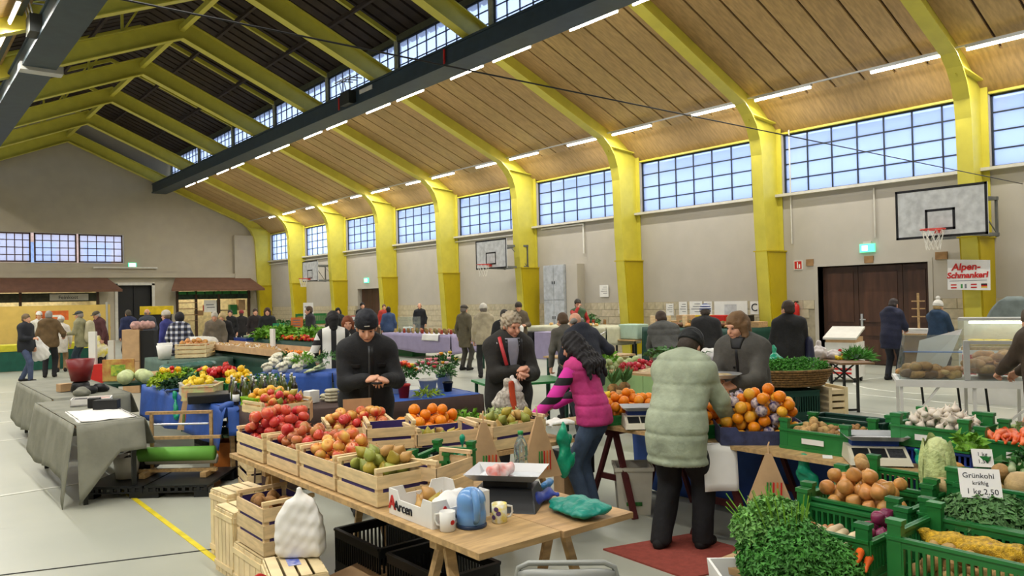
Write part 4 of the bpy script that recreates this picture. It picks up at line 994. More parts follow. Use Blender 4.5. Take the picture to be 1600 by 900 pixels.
    if q != 'far':
        em = M('eye_dark', (34, 26, 22), .3)
        for sg in (-1, 1):
            V, Q = sdf([('e', (sg * .031, .088, .001), (.011, .008, .005))], .003); o = bpy.data.objects.new('eye', np_mesh('eye', [((V * s) @ hr.T + hc, Q)], em)); COL.objects.link(o); o.parent = ob
        V, Q = sdf([('c', (-.02, .094, -.068), (.02, .094, -.068), .0035, .0035)], .0025); o = bpy.data.objects.new('mouth', np_mesh('mouth', [((V * s) @ hr.T + hc, Q)], M('lip', (150, 84, 76), .5))); COL.objects.link(o); o.parent = ob
    ob['_j'] = [float(v) for P_ in (Wr, Wl, hc) for v in P_]
    return ob
def wpt(ob, p):
    a = ob.rotation_euler.z; return (ob.location[0] + p[0] * math.cos(a) - p[1] * math.sin(a), ob.location[1] + p[0] * math.sin(a) + p[1] * math.cos(a), p[2])

# --- near
p_black = person('man in black coat and dark beanie looking down at his hands', (3.30, 6.08, 0), (-.35, -.94), 1.80, 8, (22, -6), (.04, .34, 1.16), (-.10, .36, 1.15), (26, 27, 29), (30, 30, 34), hair=('beanie', (22, 25, 34), (120, 110, 100)), hem=.62, bulk=1.25, q='near', hood=True, curl=(1.0, .9), det=(('zip', -.008, .008, .68, 1.42, 1, M('zip', (70, 72, 74), .4)), ('placket', -.035, -.012, .66, 1.42, 1, M('black')), ('pocket_flap', .07, .17, 1.24, 1.27, 1, M('black')), ('pocket_flap', -.17, -.07, 1.24, 1.27, 1, M('black')), ('pocket_flap', .08, .2, .84, .88, 1, M('black'))))
_j = p_black['_j']; 
p_grey = person('man with curly grey hair in an open dark jacket holding a bag', (4.72, 5.86, 0), (-.36, -.93), 1.74, 4, (14, 18), (.02, .33, 1.18), (-.06, .34, 1.14), (40, 38, 34), (34, 34, 38), hair=('curly', (176, 162, 138)), hem=.68, bulk=1.30, q='near', curl=(1.1, 1.0), det=(('shirt', -.075, .075, 1.10, 1.47, .15, M('shirt', (150, 150, 164), .8, .1)), ('lapel', .05, .10, 1.12, 1.46, .4, M('black')), ('lapel', -.10, -.05, 1.12, 1.46, .4, M('black')), ('pocket_flap', .10, .19, 1.22, 1.25, 1, M('black')), ('pocket_flap', -.19, -.10, 1.22, 1.25, 1, M('black')), ('button', .11, .125, 1.16, 1.175, 1, M('chrome')), ('button', .14, .155, 1.42, 1.435, 1, M('chrome'))))
p_pink = person('woman in pink quilted vest and jeans with long black hair', (4.56, 4.60, 0), (-.30, .95), 1.60, 16, (22, -6), (.06, .40, 1.0), (-.34, .40, .92), (206, 62, 132), (74, 92, 118), hair=('long', (24, 20, 22)), hem=.86, bulk=1.08, quilt=.011, sleeves=(30, 26, 30), sleevemat=stripes('pink_black_sleeves', 2, 6.5, (214, 48, 160), (26, 22, 26), .6), q='near')
p_green = person('person in pale green quilted jacket and black beanie from behind', (4.50, 3.62, 0), (.97, .22), 1.66, 20, (36, -4), (.26, .44, .88), (-.10, .44, .95), (168, 178, 152), (22, 22, 24), hair=('beanie', (24, 27, 27), (60, 50, 40)), hem=.66, bulk=1.32, quilt=.010, qp=.17, q='near', feet=((.13, .08, 0), (-.13, -.10, 0)), hemflare=1.05, legs=1.3)
p_coat = person('woman with brown bob in a grey wool coat holding a metal dish', (6.00, 4.06, 0), (-.95, -.18), 1.72, 12, (14, -24), (.10, .40, 1.10), (-.08, .42, 1.09), (84, 82, 76), (52, 50, 48), hair=('bob', (124, 94, 62)), hem=.40, bulk=1.24, q='near', curl=(.8, .8), det=(('placket', -.012, .012, .5, 1.42, 1, M('black')), ('button', .02, .04, 1.2, 1.22, 1, M('black')), ('button', .02, .04, 1.05, 1.07, 1, M('black')), ('pocket_flap', .08, .2, .86, .89, 1, M('black')), ('scarf', -.07, .07, 1.38, 1.48, .6, M('black'))))
# --- middle distance
person('woman in a white vest with black stripes and black ponytail', (4.99, 10.13, 0), (.42, .9), 1.74, 0, (2, 0), None, (-.22, .22, 1.0), (228, 226, 220), (110, 120, 150), hair=('bob', (24, 22, 24)), hem=.72, bulk=1.05, topmat=stripes('white_black', 0, 5.2, (26, 26, 28), (226, 224, 216), .38), sleeves=(40, 40, 40), sleevemat=stripes('white_black_rings', 2, 5.5, (26, 26, 28), (216, 214, 206), .4), q='mid')
person('red-haired woman facing the camera between two stalls', (5.85, 11.36, 0), (-.45, -.9), 1.64, 2, (6, 0), top=(34, 32, 34), hair=('bob', (128, 66, 34)), q='mid')
person('man in navy anorak bending over a stall, seen from behind', (7.0, 7.1, 0), (.25, .97), 1.74, 24, (34, 6), (.40, .26, 1.12), (-.12, .40, 1.0), (38, 42, 54), (40, 42, 52), hair=('bald', (150, 146, 138)), hem=.70, bulk=1.2, hood=True, q='mid')
person('brown-haired shopper half hidden beyond the navy anorak', (8.0, 8.5, 0), (.3, .95), 1.66, 18, (20, 0), top=(96, 92, 84), hair=('short', (96, 74, 52)), q='mid')
person('person in grey striped puffer jacket bending over a table', (9.07, 7.50, 0), (.55, .84), 1.70, 26, (34, 0), (.1, .46, .95), (-.1, .46, .95), (92, 92, 88), (98, 98, 94), hair=('short', (78, 62, 50)), hem=.80, bulk=1.24, quilt=.016, q='mid')
person('man in black jacket standing with his back to the camera', (10.4, 6.28, 0), (.75, .66), 1.74, 3, (4, 30), (.24, .18, .82), (-.24, .18, .86), (30, 30, 30), (70, 66, 60), hair=('short', (64, 50, 40)), hem=.80, bulk=1.18, q='mid')
person('shopper in long brown coat at the right edge', (8.84, 2.60, 0), (.45, .9), 1.68, 12, (20, 0), (.12, .42, 1.0), (-.1, .44, 1.02), (70, 56, 42), (130, 116, 86), hair=('short', (90, 76, 60)), hem=.42, bulk=1.3, q='mid')
person('person with blue and white striped wool hat bending near the wall stall', (10.7, 8.0, 0), (.8, .6), 1.70, 10, (24, 0), top=(40, 40, 40), hair=('beanie', (80, 90, 130), (80, 70, 60), stripes('hat_stripes', 2, 24, (60, 70, 120), (220, 222, 226), .5)), q='mid', bulk=1.15)
person('shopper in navy hooded coat before the brown door', (15.9, 7.33, 0), (.9, -.1), 1.70, 8, (22, 0), (.12, .34, 1.05), (-.1, .36, 1.05), (30, 34, 58), (32, 34, 44), hair=('short', (60, 52, 50)), hem=.66, bulk=1.2, hood=True, q='mid')
person('shopper in blue parka and white pompom hat', (16.3, 6.6, 0), (.92, -.2), 1.62, 3, (6, 0), (.1, .34, 1.05), (-.1, .36, 1.05), (34, 58, 84), (40, 44, 60), hair=('pompom', (226, 222, 212), (190, 160, 110)), hem=.68, bulk=1.16, hood=True, q='mid')
# --- far right wall
person('vendor in black behind the lilac table', (16.9, 26.6, 0), (-.6, -.8), 1.74, 0, (0, 0), top=(26, 28, 34), hair=('bald', (150, 140, 130)))
person('man in olive coat and flat cap by the tiled wall', (11.7, 16.3, 0), (.9, .2), 1.72, 0, (0, 0), top=(96, 88, 68), bottom=(70, 66, 58), hair=('flatcap', (70, 62, 52), (120, 110, 100)), hem=.6)
person('person in beige jacket and white wool hat, back turned', (10.9, 14.4, 0), (.5, .86), 1.74, 6, (8, 0), top=(176, 164, 136), bottom=(44, 44, 44), hair=('beanie', (216, 210, 196), (120, 110, 100)), hem=.78, bulk=1.15, hood=True)
person('person in black coat behind the grey-haired man', (9.2, 11.5, 0), (.6, .8), 1.66, 10, (10, 0), top=(30, 30, 30), hair=('short', (60, 56, 52)), hem=.6, bulk=1.2)
person('man in brown jacket and dark cap holding a white bag', (13.2, 15.9, 0), (-.55, -.83), 1.74, 0, (6, 0), (.08, .28, 1.12), (-.14, .26, 1.12), (96, 84, 66), (60, 58, 54), hair=('beanie', (60, 52, 44), (60, 52, 44)), hem=.72, bulk=1.2)
person('vendor in red shirt and green apron drinking from a cup', (15.3, 15.8, 0), (-.5, -.86), 1.78, 0, (-6, 0), (.04, .2, 1.5), (-.2, .2, 1.0), (70, 96, 66), (50, 60, 50), hair=('cap', (60, 54, 44), (60, 54, 44)), sleeves=(176, 48, 44), hem=.7)
# --- far left
person('man in dark quilted jacket and jeans crossing at far left', (2.85, 22.9, 0), (.7, -.7), 1.74, 2, (4, 0), (.08, .26, 1.1), (-.2, .1, .8), (36, 38, 44), (70, 82, 112), hair=('short', (120, 100, 74)), hem=.76, bulk=1.15, feet=((.1, .2, 0), (-.1, -.2, 0)))
person('man in brown winter jacket with back turned at far left', (3.5, 23.8, 0), (.3, .95), 1.80, 0, (4, 0), (.3, .2, 1.05), None, (104, 82, 52), (28, 28, 32), hair=('short', (150, 146, 140)), hem=.78, bulk=1.25, hood=True)
person('woman in a white coat bending at the yellow stall', (4.05, 25.5, 0), (.2, .97), 1.64, 14, (14, 0), top=(222, 214, 200), bottom=(150, 120, 84), hair=('beanie', (216, 214, 206), (160, 150, 130)), hem=.6)
person('man in olive jacket with cap and rucksack at the yellow stall', (4.38, 24.5, 0), (-.8, .55), 1.78, 3, (6, 0), (.1, .3, 1.1), (-.1, .3, 1.1), (150, 146, 112), (44, 58, 70), hair=('flatcap', (60, 66, 66), (150, 140, 130)), hem=.72, bulk=1.15)
person('elderly man in maroon coat and flat cap with a yellow bag', (5.15, 25.8, 0), (-.9, -.3), 1.78, 12, (20, 0), top=(88, 50, 52), bottom=(40, 36, 40), hair=('flatcap', (84, 76, 60), (190, 186, 180)), hem=.5, bulk=1.1)
person('man in navy jacket queueing behind the folding boards', (6.1, 26.6, 0), (-.2, .97), 1.76, 2, (6, 0), top=(40, 48, 84), hair=('short', (84, 76, 62)), hem=.66, bulk=1.15)
person('man in slate grey coat queueing behind the folding boards', (6.55, 26.2, 0), (-.1, .99), 1.78, 2, (4, 0), top=(70, 74, 84), hair=('bald', (140, 130, 116)), hem=.58, bulk=1.15)
person('person in black and white checked shirt with back turned', (5.35, 18.7, 0), (.5, .86), 1.70, 6, (10, 0), (.26, .24, .95), (-.26, .24, .95), (200, 200, 200), (22, 22, 24), hair=('hoodup', (36, 34, 40)), hem=.74, bulk=1.12, topmat=plaid('plaid'))
person('person in blue jacket and pale hat beyond the checked shirt', (5.5, 20.2, 0), (-.6, .7), 1.74, 2, (4, 0), top=(56, 60, 130), hair=('beanie', (206, 196, 180), (120, 100, 80)))
person('white-haired man in taupe coat leaning over the crates', (6.6, 20.0, 0), (-.4, -.9), 1.70, 8, (20, 0), top=(120, 108, 92), hair=('short', (196, 188, 174)), hem=.6, bulk=1.15)
p_blond = person('blond woman in black coat carrying a brown basket', (7.15, 21.0, 0), (-.6, -.75), 1.66, 8, (16, 0), (.16, .28, .95), None, (30, 28, 28), (30, 30, 34), hair=('bob', (206, 180, 130)), hem=.55, bulk=1.12)
person('vendor in black with red face scarf at the green shop', (9.6, 27.5, 0), (-.4, -.9), 1.66, 0, (0, 0), top=(28, 28, 30), hair=('short', (60, 50, 44)))
person('shopper in red hat before the green shop', (10.4, 28.6, 0), (.3, .9), 1.62, 0, (0, 0), top=(40, 36, 36), hair=('beanie', (150, 50, 54), (80, 70, 60)))
person('woman with glasses in black and green beyond the lettuce stall', (9.0, 22.6, 0), (-.4, -.92), 1.74, 0, (0, 0), top=(30, 34, 34), hair=('bob', (70, 48, 38)))
person('man in dark jacket turned left beyond the lettuce stall', (9.6, 20.9, 0), (-.8, .2), 1.76, 4, (6, 0), top=(44, 42, 46), hair=('short', (84, 66, 50)), bulk=1.15)
person('dark-haired woman beside a green crate at the back', (12.3, 24.6, 0), (-.3, -.95), 1.66, 0, (0, 0), top=(40, 44, 44), hair=('long', (30, 28, 28)))
person('tall person in black at the back by the yellow columns', (14.0, 26.0, 0), (-.2, -.97), 1.82, 0, (0, 0), top=(28, 30, 32), hair=('short', (30, 28, 28)))
person('person in blue top by the stacked green crates', (13.6, 23.4, 0), (.4, .9), 1.66, 0, (0, 0), top=(60, 80, 116), hair=('short', (40, 34, 30)))
person('person in red jacket farthest back on the right', (16.3, 28.4, 0), (-.3, -.95), 1.72, 0, (0, 0), top=(180, 60, 50), hair=('short', (110, 84, 60)))
person('shopper in dark coat glimpsed left of the glasses woman', (9.7, 25.4, 0), (-.2, -.97), 1.70, 0, (0, 0), top=(44, 36, 36), hair=('short', (70, 54, 44)))
person('white-capped vendor inside the left shop', (3.9, 28.3, 0), (-.2, -.97), 1.76, 0, (0, 0), top=(222, 220, 214), hair=('cap', (230, 228, 222), (90, 80, 70)))
person('dark-haired vendor inside the left shop', (6.0, 30.0, 0), (-.5, -.85), 1.76, 0, (0, 0), top=(170, 120, 90), hair=('short', (90, 66, 48)))
# ================================================================ fruit stall in the foreground
H90 = R(90)
trestle_table('long wooden trestle table with fruit crates in the foreground', (2.46, 4.22, 0), H90, 3.08, .96, .75, 2, 'wood', 'wood', (-1.1, 1.0))
trestle_table('short wooden table joining the fruit tables at the back', (3.55, 4.85, 0), 0, 1.2, 1.0, .75, 2, 'wood', 'wood')
def apples_crate(lab, x, y, rz, L, kinds, n, plab, grp, seed, W=.36, H=.19, z=.75, heap=.4, tilt=(0, 0)):
    t = wood_crate(lab, (x, y, z), rz, L, W, H, 2, tilt=tilt); MB().box(-L/2 + .03, L/2 - .03, -W/2 + .03, W/2 - .03, .012, .07).obj('paper_fill', M('purple_card'), t); pile(kinds, plab, grp, (x, y), L - .03, W - .03, z + .075, n, rz, heap, seed)
apples_crate('wooden crate of red apples at the far end of the long table', 2.22, 5.42, H90, .50, ['apple_red'], 62, 'red apple in the heaped far crate of the long table', 'red apples in the far crate', 1, .42)
apples_crate('wooden crate of russet apples, second from the far end', 2.20, 4.88, H90, .50, ['apple_russet', 'apple_russet', 'apple_red'], 40, 'russet apple in the second crate of the long table', 'russet apples', 2)
apples_crate('wooden crate of red and yellow apples in the middle of the row', 2.20, 4.36, H90, .48, ['apple_mix'], 36, 'red and yellow apple in the middle crate', 'red and yellow apples', 3)
apples_crate('wooden crate of pears beside the white fruit box', 2.20, 3.86, H90, .46, ['pear'], 46, 'yellow-green pear in the crate beside the white box', 'pears in the front crate', 4)
# white cardboard box with cut-out handles in front of a plain wooden crate
bx = thing('cardboard_box', 'white cardboard fruit box with red and black print', 'box', (2.20, 3.32, .75), H90)
L_, W_, H_ = .40, .34, .13
MB().box(-L_/2, L_/2, -W_/2, W_/2, 0, .005).obj('base', M('paper'), bx)
notch = lambda l: [(-l/2, 0), (l/2, 0), (l/2, H_), (l/2 - .08, H_), (l/2 - .10, H_ - .045), (-l/2 + .10, H_ - .045), (-l/2 + .08, H_), (-l/2, H_)]
for s in (-1, 1):
    MB().poly(notch(L_), s * W_/2 - .003, s * W_/2 + .003).obj('side_panel', M('paper'), bx); MB().poly(notch(W_), s * L_/2 - .003, s * L_/2 + .003, 'x').obj('end_panel', M('paper'), bx)
tm = text_mesh('Arcen', .07, M('ink'), 'lettering'); ta = text_mesh('A', .095, M('red'), 'emblem', bold=.002)
inst(tm, 'lettering', (.06, W_/2 + .0045, .05), (H90, 0, R(180)), parent=bx); inst(ta, 'emblem', (.165, W_/2 + .0045, .06), (H90, 0, R(180)), parent=bx)
inst(ta, 'emblem', (-L_/2 - .0045, .10, .06), (H90, 0, -H90), parent=bx); inst(tm, 'lettering', (-L_/2 - .0045, -.01, .05), (H90, 0, -H90), parent=bx)
pile(['pear'], 'pear lying in the white cardboard box', 'pears in the white box', (2.20, 3.42), .3, .2, .757, 6, H90, .4, 6)
tag(blob('white_cloth', [('c', (-.06, 0, .05), (.06, .03, .06), .06, .05), ('c', (.02, -.05, .03), (.09, -.06, .04), .04, .03)], .011, M('paper'), loc=(2.24, 3.24, .765), disp=wrinkle(.012, 45, 3)), 'crumpled white cloth in the white cardboard box', 'cloth')
wood_crate('low wooden crate standing behind the white fruit box', (2.46, 3.70, .75), R(20), .36, .22, .2, 2, liner=False)
# second row
apples_crate('wooden crate of striped apples with a cardboard price card', 2.80, 5.32, R(-20), .50, ['apple_mix', 'apple_red'], 44, 'striped apple in the crate below the cardboard card', 'striped apples with card', 7, .40)
tag(MB().box(-.11, .11, -.002, .002, 0, .15).obj('price_card', M('kraft'), loc=(2.90, 5.5, .93), rz=R(-20)), 'blank cardboard card stuck in the striped apples', 'card')
tag(MB().box(-.10, .10, -.002, .002, 0, .13).obj('price_card', M('kraft'), loc=(2.47, 5.40, .98), rz=R(60)), 'small cardboard card leaning on the heaped red apples', 'card')
wood_crate('wooden crate seen end-on with purple lining in its gaps', (2.74, 4.74, .75), R(-24), .34, .34, .26, 3)
pile(['apple_mix'], 'apple left in the nearly empty purple-lined crate', 'last apples in the purple crate', (2.74, 4.74), .3, .3, .78, 5, 0, .4, 8)
wood_crate('broad-slatted wooden crate behind the green plastic crate', (3.06, 4.58, .75), R(-14), .46, .34, .21, 2)
pile(['pear'], 'pear in the broad-slatted crate under the oranges', 'pears under the oranges', (3.06, 4.56), .42, .26, .85, 14, R(-14), .3, 9)
pile(['orange'], 'orange in the heap behind the black-coated man', 'oranges heaped on the back table', (3.20, 4.92), .56, .34, .84, 34, R(-10), .9, 10)
wood_crate('wooden crate carrying the oranges on the back table', (3.2, 4.93, .75), R(-10), .58, .36, .12, 1)
wood_crate('wooden crate of pears behind the brown paper bags', (3.62, 4.54, .75), 0, .50, .34, .20, 2)
pile(['pear'], 'green pear in the crate behind the paper bags', 'pears behind the paper bags', (3.62, 4.54), .46, .3, .86, 26, 0, .5, 11)
for i, (x, y, z, r, lab) in enumerate(((3.55, 4.98, .80, (.2, .16, .17), 'leafy celery heap beside the oranges'), (3.80, 4.86, .82, (.18, .15, .14), 'pale leafy greens in front of the grey-haired man'), (4.02, 4.95, .80, (.16, .14, .12), 'white-stalked greens by the pink sleeve'))):
    greens('leafy_greens', lab, 'greens', (x, y, z), r, 260, .05, ['lettuce', 'pale', 'pale'][i], 20 + i)
tag(blob('white_paper', [('c', (-.14, 0, 0), (.14, .03, .0), .06, .07, (0, 0, 1), .25), ('c', (.05, -.08, .01), (.18, -.05, .0), .05, .05, (0, 0, 1), .3)], .012, M('paper'), loc=(4.0, 4.52, .86), disp=wrinkle(.008, 40, 8)), 'white wrapping paper spread under the pink sleeve', 'paper')
plastic_crate('green plastic crate behind the weighing scale', (2.70, 4.02, .75), R(30), .40, .26, .14, posts=.05)
bb = thing('black_tray', 'black plastic tray with a green printed label and cucumbers', 'tray', (2.66, 4.30, .76), R(-25)); 
MB().box(-.15, .15, -.1, .1, 0, .01).box(-.15, .15, -.1, -.09, 0, .11).box(-.15, .15, .09, .1, 0, .11).box(-.15, -.14, -.1, .1, 0, .11).box(.14, .15, -.1, .1, 0, .11).obj('tray_shell', M('black_plastic'), bb)
MB().box(-.13, .04, -.104, -.1, .02, .1).obj('green_print', M('print_green', (60, 140, 60), .4, .3, 30), bb); MB().box(.05, .11, -.105, -.1, .015, .1).obj('label', M('paper'), bb)
# things on the near end of the long table
sc = thing('weighing_scale', 'black shop scale with a shallow steel pan', 'scale', (2.56, 3.22, .75), R(-52))
MB().add([(-.19, -.16, 0), (.19, -.16, 0), (.19, .16, 0), (-.19, .16, 0), (-.15, -.05, .10), (.15, -.05, .10), (.15, .14, .10), (-.15, .14, .10)], [(0,3,2,1),(4,5,6,7),(0,1,5,4),(1,2,6,5),(2,3,7,6),(3,0,4,7)]).obj('body', M('black_plastic'), sc, bev=.006)
MB().box(-.12, .12, -.02, .12, .10, .135).obj('pan_support', M('black'), sc)
MB().add([(-.16, -.07, .14), (.16, -.07, .14), (.16, .16, .14), (-.16, .16, .14), (-.20, -.12, .18), (.20, -.12, .18), (.20, .20, .18), (-.20, .20, .18)], [(0,3,2,1),(0,1,5,4),(1,2,6,5),(2,3,7,6),(3,0,4,7)]).obj('steel_pan', M('chrome'), sc)
tag(blob('paper_parcel', [('c', (-.05, 0, .03), (.06, .02, .03), .04, .035)], .01, M('paper_red', (226, 216, 210), .6, .1, 14, col2=(214, 120, 110)), loc=(2.57, 3.26, .895), disp=wrinkle(.008, 60, 4)), 'crumpled red and white paper parcel in the steel pan', 'parcel')
b = thing('water_bottle', 'clear plastic water bottle with green cap', 'bottle', (2.80, 3.38, .75))
BOT = M('pet', (226, 240, 238), .06, .02, trans=.92)
MB().lathe([(.030, 0), (.039, .008), (.040, .09), (.036, .10), (.040, .11), (.041, .16), (.036, .175), (.037, .19), (.041, .21), (.038, .26), (.022, .30), (.0145, .31), (.0145, .325)], 20).obj('body', BOT, b, True)
MB().lathe([(.0405, .02), (.0415, .09)], 20).obj('label', M('bottle_label', (150, 190, 160), .4, .2, 30), b, True); MB().lathe([(.016, .322), (.016, .342)], 14).obj('cap', M('cap_green', (30, 140, 60), .4), b, True)
k = thing('kettle', 'sky-blue plastic jug kettle with dark base', 'kettle', (2.20, 3.04, .75), R(-20))
BL = M('kettle_blue', (104, 152, 206), .25, .03, coat=.3)
bo = bpy.data.objects.new('body', np_mesh('body', [sdf([('c', (0, 0, .05), (0, 0, .115), .069, .066), ('e', (0, 0, .125), (.066, .068, .06), dict(k=.02)), ('c', (0, .05, .13), (0, .075, .15), .022, .016, dict(k=.02)), ('c', (0, 0, .035), (0, 0, .05), .07, .07, dict(k=.01))], .006, [(2, 1, .012)])], BL)); COL.objects.link(bo); bo.parent = k
MB().tube([(0, -.03, .172), (0, -.075, .168), (0, -.098, .12), (0, -.096, .06), (0, -.066, .035)], [.018, .019, .018, .016, .013], 10).obj('handle', BL, k, True)
MB().lathe([(.072, 0), (.074, .004), (.074, .014), (.07, .018)], 24).obj('base', M('blue_dark', (40, 60, 90), .4), k, True)
def mug(lab, x, y, m, rz, spot):
    t = thing('mug', lab, 'mug', (x, y, .75), rz)
    MB().lathe([(.034, 0), (.037, .004), (.038, .092), (.0345, .092), (.0335, .012), (.001, .01)], 22).obj('cup', M(*m), t, True)
    MB().tube([(.036, 0, .078), (.062, 0, .072), (.066, 0, .045), (.055, 0, .024), (.036, 0, .02)], .0055, 8).obj('handle', M('white'), t, True)
    for a, z in spot: 
        mb = MB(); c0 = Vector((math.cos(a), math.sin(a), 0)); tn = Vector((-math.sin(a), math.cos(a), 0))
        mb.add([c0 * .0386 + tn * (.013 * math.cos(q)) + Vector((0, 0, z + .012 * math.sin(q))) for q in [k_ * math.pi / 4 for k_ in range(8)]], [tuple(range(8))]); mb.obj('print', M('red') if 'heart' in lab else M('print_purple', (110, 80, 130), .5), t)
mug('white mug with a red heart print left of the kettle', 2.075, 3.06, ('white',), R(120), [(-2.4 + .3, .04), (-3.6, .045)])
mug('yellow patterned mug with white handle right of the kettle', 2.34, 3.0, ('mug_yellow', (222, 200, 60), .3, .2, 30, 0, 0, .4, 0, (226, 226, 220)), R(-25), [(-1.9, .05), (-2.6, .03), (-2.2, .07)])
tag(blob('folded_bag', [('c', (-.05, -.12, .02), (-.02, .10, .025), .07, .055, (0, 0, 1), .35), ('c', (.02, -.13, .03), (.04, .04, .035), .07, .06, (0, 0, 1), .42, dict(k=.008)), ('c', (-.08, -.1, .015), (-.07, .08, .012), .04, .03, (0, 0, 1), .4, dict(k=.008))], .007, M('teal_cloth', (24, 140, 122), .4, .12, 12, bump=.3), loc=(2.72, 2.86, .765), disp=wrinkle(.0022, 60, 6)), 'folded teal plastic bag on the near corner of the table', 'bag')
tag(blob('blue_cloth_wad', [('c', (-.06, .0, .02), (.06, .02, .025), .045, .04, (0, 0, 1), .6)], .009, M('cobalt', (46, 70, 170), .5, .12, 12), loc=(2.72, 3.10, .765), disp=wrinkle(.008, 50, 7)), 'small cobalt blue cloth behind the teal bag', 'cloth')
tag(blob('blue_packet', [('c', (-.05, .0, .015), (.06, .0, .02), .022, .02)], .007, M('packet', (60, 130, 190), .3, .2, 30), loc=(2.92, 3.30, .765), rz=R(30), disp=wrinkle(.004, 60, 2)), 'small shiny blue packet behind the water bottle', 'packet')
# paper bags with printed vegetables, hanging from a string at the crates
def kraft_bag(lab, x, y, ztop, h, w, rz, lean=.1):
    t = thing('paper_bag', lab, 'bag', (x, y, ztop), rz)
    mb = MB(); mb.add([(-.02, 0, 0), (.02, 0, 0), (w/2, -.03, -h), (-w/2, -.03, -h), (-.02, .012, 0), (.02, .012, 0), (w/2, .04, -h), (-w/2, .04, -h)], [(0,3,2,1),(4,5,6,7),(0,1,5,4),(1,2,6,5),(2,3,7,6),(3,0,4,7)]); mb.obj('bag_body', M('kraft'), t)
    for i, (px, m) in enumerate(((.02, 'red'), (.045, 'print_orange'), (.07, 'red'), (0, 'print_green'), (-.02, 'print_green'))):
        M('print_orange', (226, 110, 50), .7); M('print_green'); k_ = .72; MB().add([(px, -.032 * k_ - .006, -h * .55), (px + .012, -.032 * k_ - .006, -h * .56), (px + .006, -.034 - .003, -h * .88), (px - .004, -.034 - .003, -h * .86)], [(0, 1, 2, 3)]).obj('vegetable_print', M(m), t)
    MB().tube([(0, .005, -.01), (.0, .03, .05), (.01, .05, .07)], .006, 5).obj('hanging_cord', M('kraft'), t)
kraft_bag('brown paper bag with vegetable print left of the water bottle', 3.22, 4.28, .99, .40, .30, R(-22))
kraft_bag('brown paper bag with vegetable print beside the green plastic bag', 3.72, 4.28, .97, .44, .34, R(-12))
def plastic_bag(lab, loc, prims, m, seed, rz=0, name='plastic_bag', cat='bag', h=.011, amp=.009, f=38):
    return tag(blob(name, prims, h, m if not isinstance(m, str) else M(m), loc=loc, rz=rz, disp=wrinkle(amp, f, seed)), lab, cat)
plastic_bag('green plastic bag hanging under the white wrapping paper', (3.98, 4.30, .60), [('c', (0, 0, .30), (0, 0, .18), .018, .05), ('c', (0, 0, .18), (.02, 0, .0), .05, .10, (0, 1, 0), .4)], 'teal_bag', 11)
plastic_bag('thin green bag strip hanging left of the paper bags', (2.98, 4.22, .70), [('c', (.03, 0, .26), (-.02, 0, .1), .012, .03, (0, 1, 0), .5), ('c', (-.02, 0, .1), (-.05, 0, .0), .03, .04, (0, 1, 0), .4)], 'teal_bag', 12)
# under and beside the long table
wood_crate('upper empty crate stacked on the floor behind the table end', (2.92, 7.62, .22), R(80), .5, .32, .21, 2); wood_crate('lower crate stacked on the floor behind the table end', (2.92, 7.62, 0), R(80), .5, .32, .21, 2)
def pale_crate(lab, loc, rz, L, W, H, n=5, lid=True):
    t = thing('slatted_box', lab, 'crate', loc, rz); m = M('wood_pale')
    for s in (-1, 1):
        for k in range(n):
            a = -L/2 + L * k / n; MB().box(a + .004, a + L / n - .004, s * W/2 - .004, s * W/2 + .004, 0, H).obj('slat', m, t)
        for k in range(3):
            a = -W/2 + W * k / 3; MB().box(s * L/2 - .004, s * L/2 + .004, a + .004, a + W / 3 - .004, 0, H).obj('slat', m, t)
        for z in (.04, H - .06): MB().box(-L/2, L/2, s * (W/2 + .006) - .006, s * (W/2 + .006) + .006, z, z + .035).obj('batten', m, t); MB().box(s * (L/2 + .006) - .006, s * (L/2 + .006) + .006, -W/2, W/2, z, z + .035).obj('batten', m, t)
    for k in range(4):
        a = -W/2 + W * k / 4; MB().box(-L/2, L/2, a + .008, a + W / 4 - .008, H, H + .008).obj('lid_slat', m, t)
    return t
pale_crate('tall pale slatted box standing farthest left on the floor', (2.06, 5.78, 0), R(95), .30, .30, .47)
pale_crate('second tall pale slatted box behind the kiwi crate', (1.98, 5.38, 0), R(92), .32, .34, .44)
pale_crate('pale slatted box under the kiwi crate', (1.98, 4.92, 0), R(90), .48, .36, .27)
wood_crate('wooden crate of kiwis beside the white paper bag', (1.98, 4.90, .285), R(90), .46, .34, .32, 3); pile(['kiwi'], 'kiwi in the crate on the slatted box', 'kiwis', (1.98, 4.90), .42, .3, .44, 26, H90, .4, 13, sc=1.1)
w = pale_crate('pale slatted box with a coloured label in front of the white bag', (1.82, 4.24, 0), R(75), .40, .30, .345)
MB().box(-.02, .12, -.035, .035, .354, .356).obj('label', M('label_blue', (206, 206, 226), .4, .2, 20, col2=(90, 110, 200)), w)
tag(blob('white_paper_bag', [('c', (0, 0, .39), (.01, 0, .33), .014, .03), ('c', (-.05, 0, .29), (.05, 0, .30), .045, .045, dict(k=.05)), ('c', (-.085, 0, .22), (.085, 0, .22), .05, .05, dict(k=.06)), ('c', (-.09, 0, .04), (.09, 0, .04), .055, .055, dict(k=.10)), ('c', (-.085, 0, .13), (.085, 0, .13), .055, .055, dict(k=.08))], .009, M('paper'), loc=(1.90, 4.34, .36), rz=R(-40), cut=[(2, 1, .0)], disp=wrinkle(.0032, 60, 15)), 'big white paper bag hanging from the edge of the long table', 'bag')
rd = thing('red_disc', 'round red plastic lid leaning against the front slatted box', 'lid', (1.52, 4.30, .0), R(40)); MB().lathe([(.001, 0), (.11, 0), (.115, .012), (.11, .022), (.001, .018)], 22).obj('disc', M('red'), rd, True).rotation_euler = (R(78), 0, 0); rd.location = (1.58, 4.16, .26)
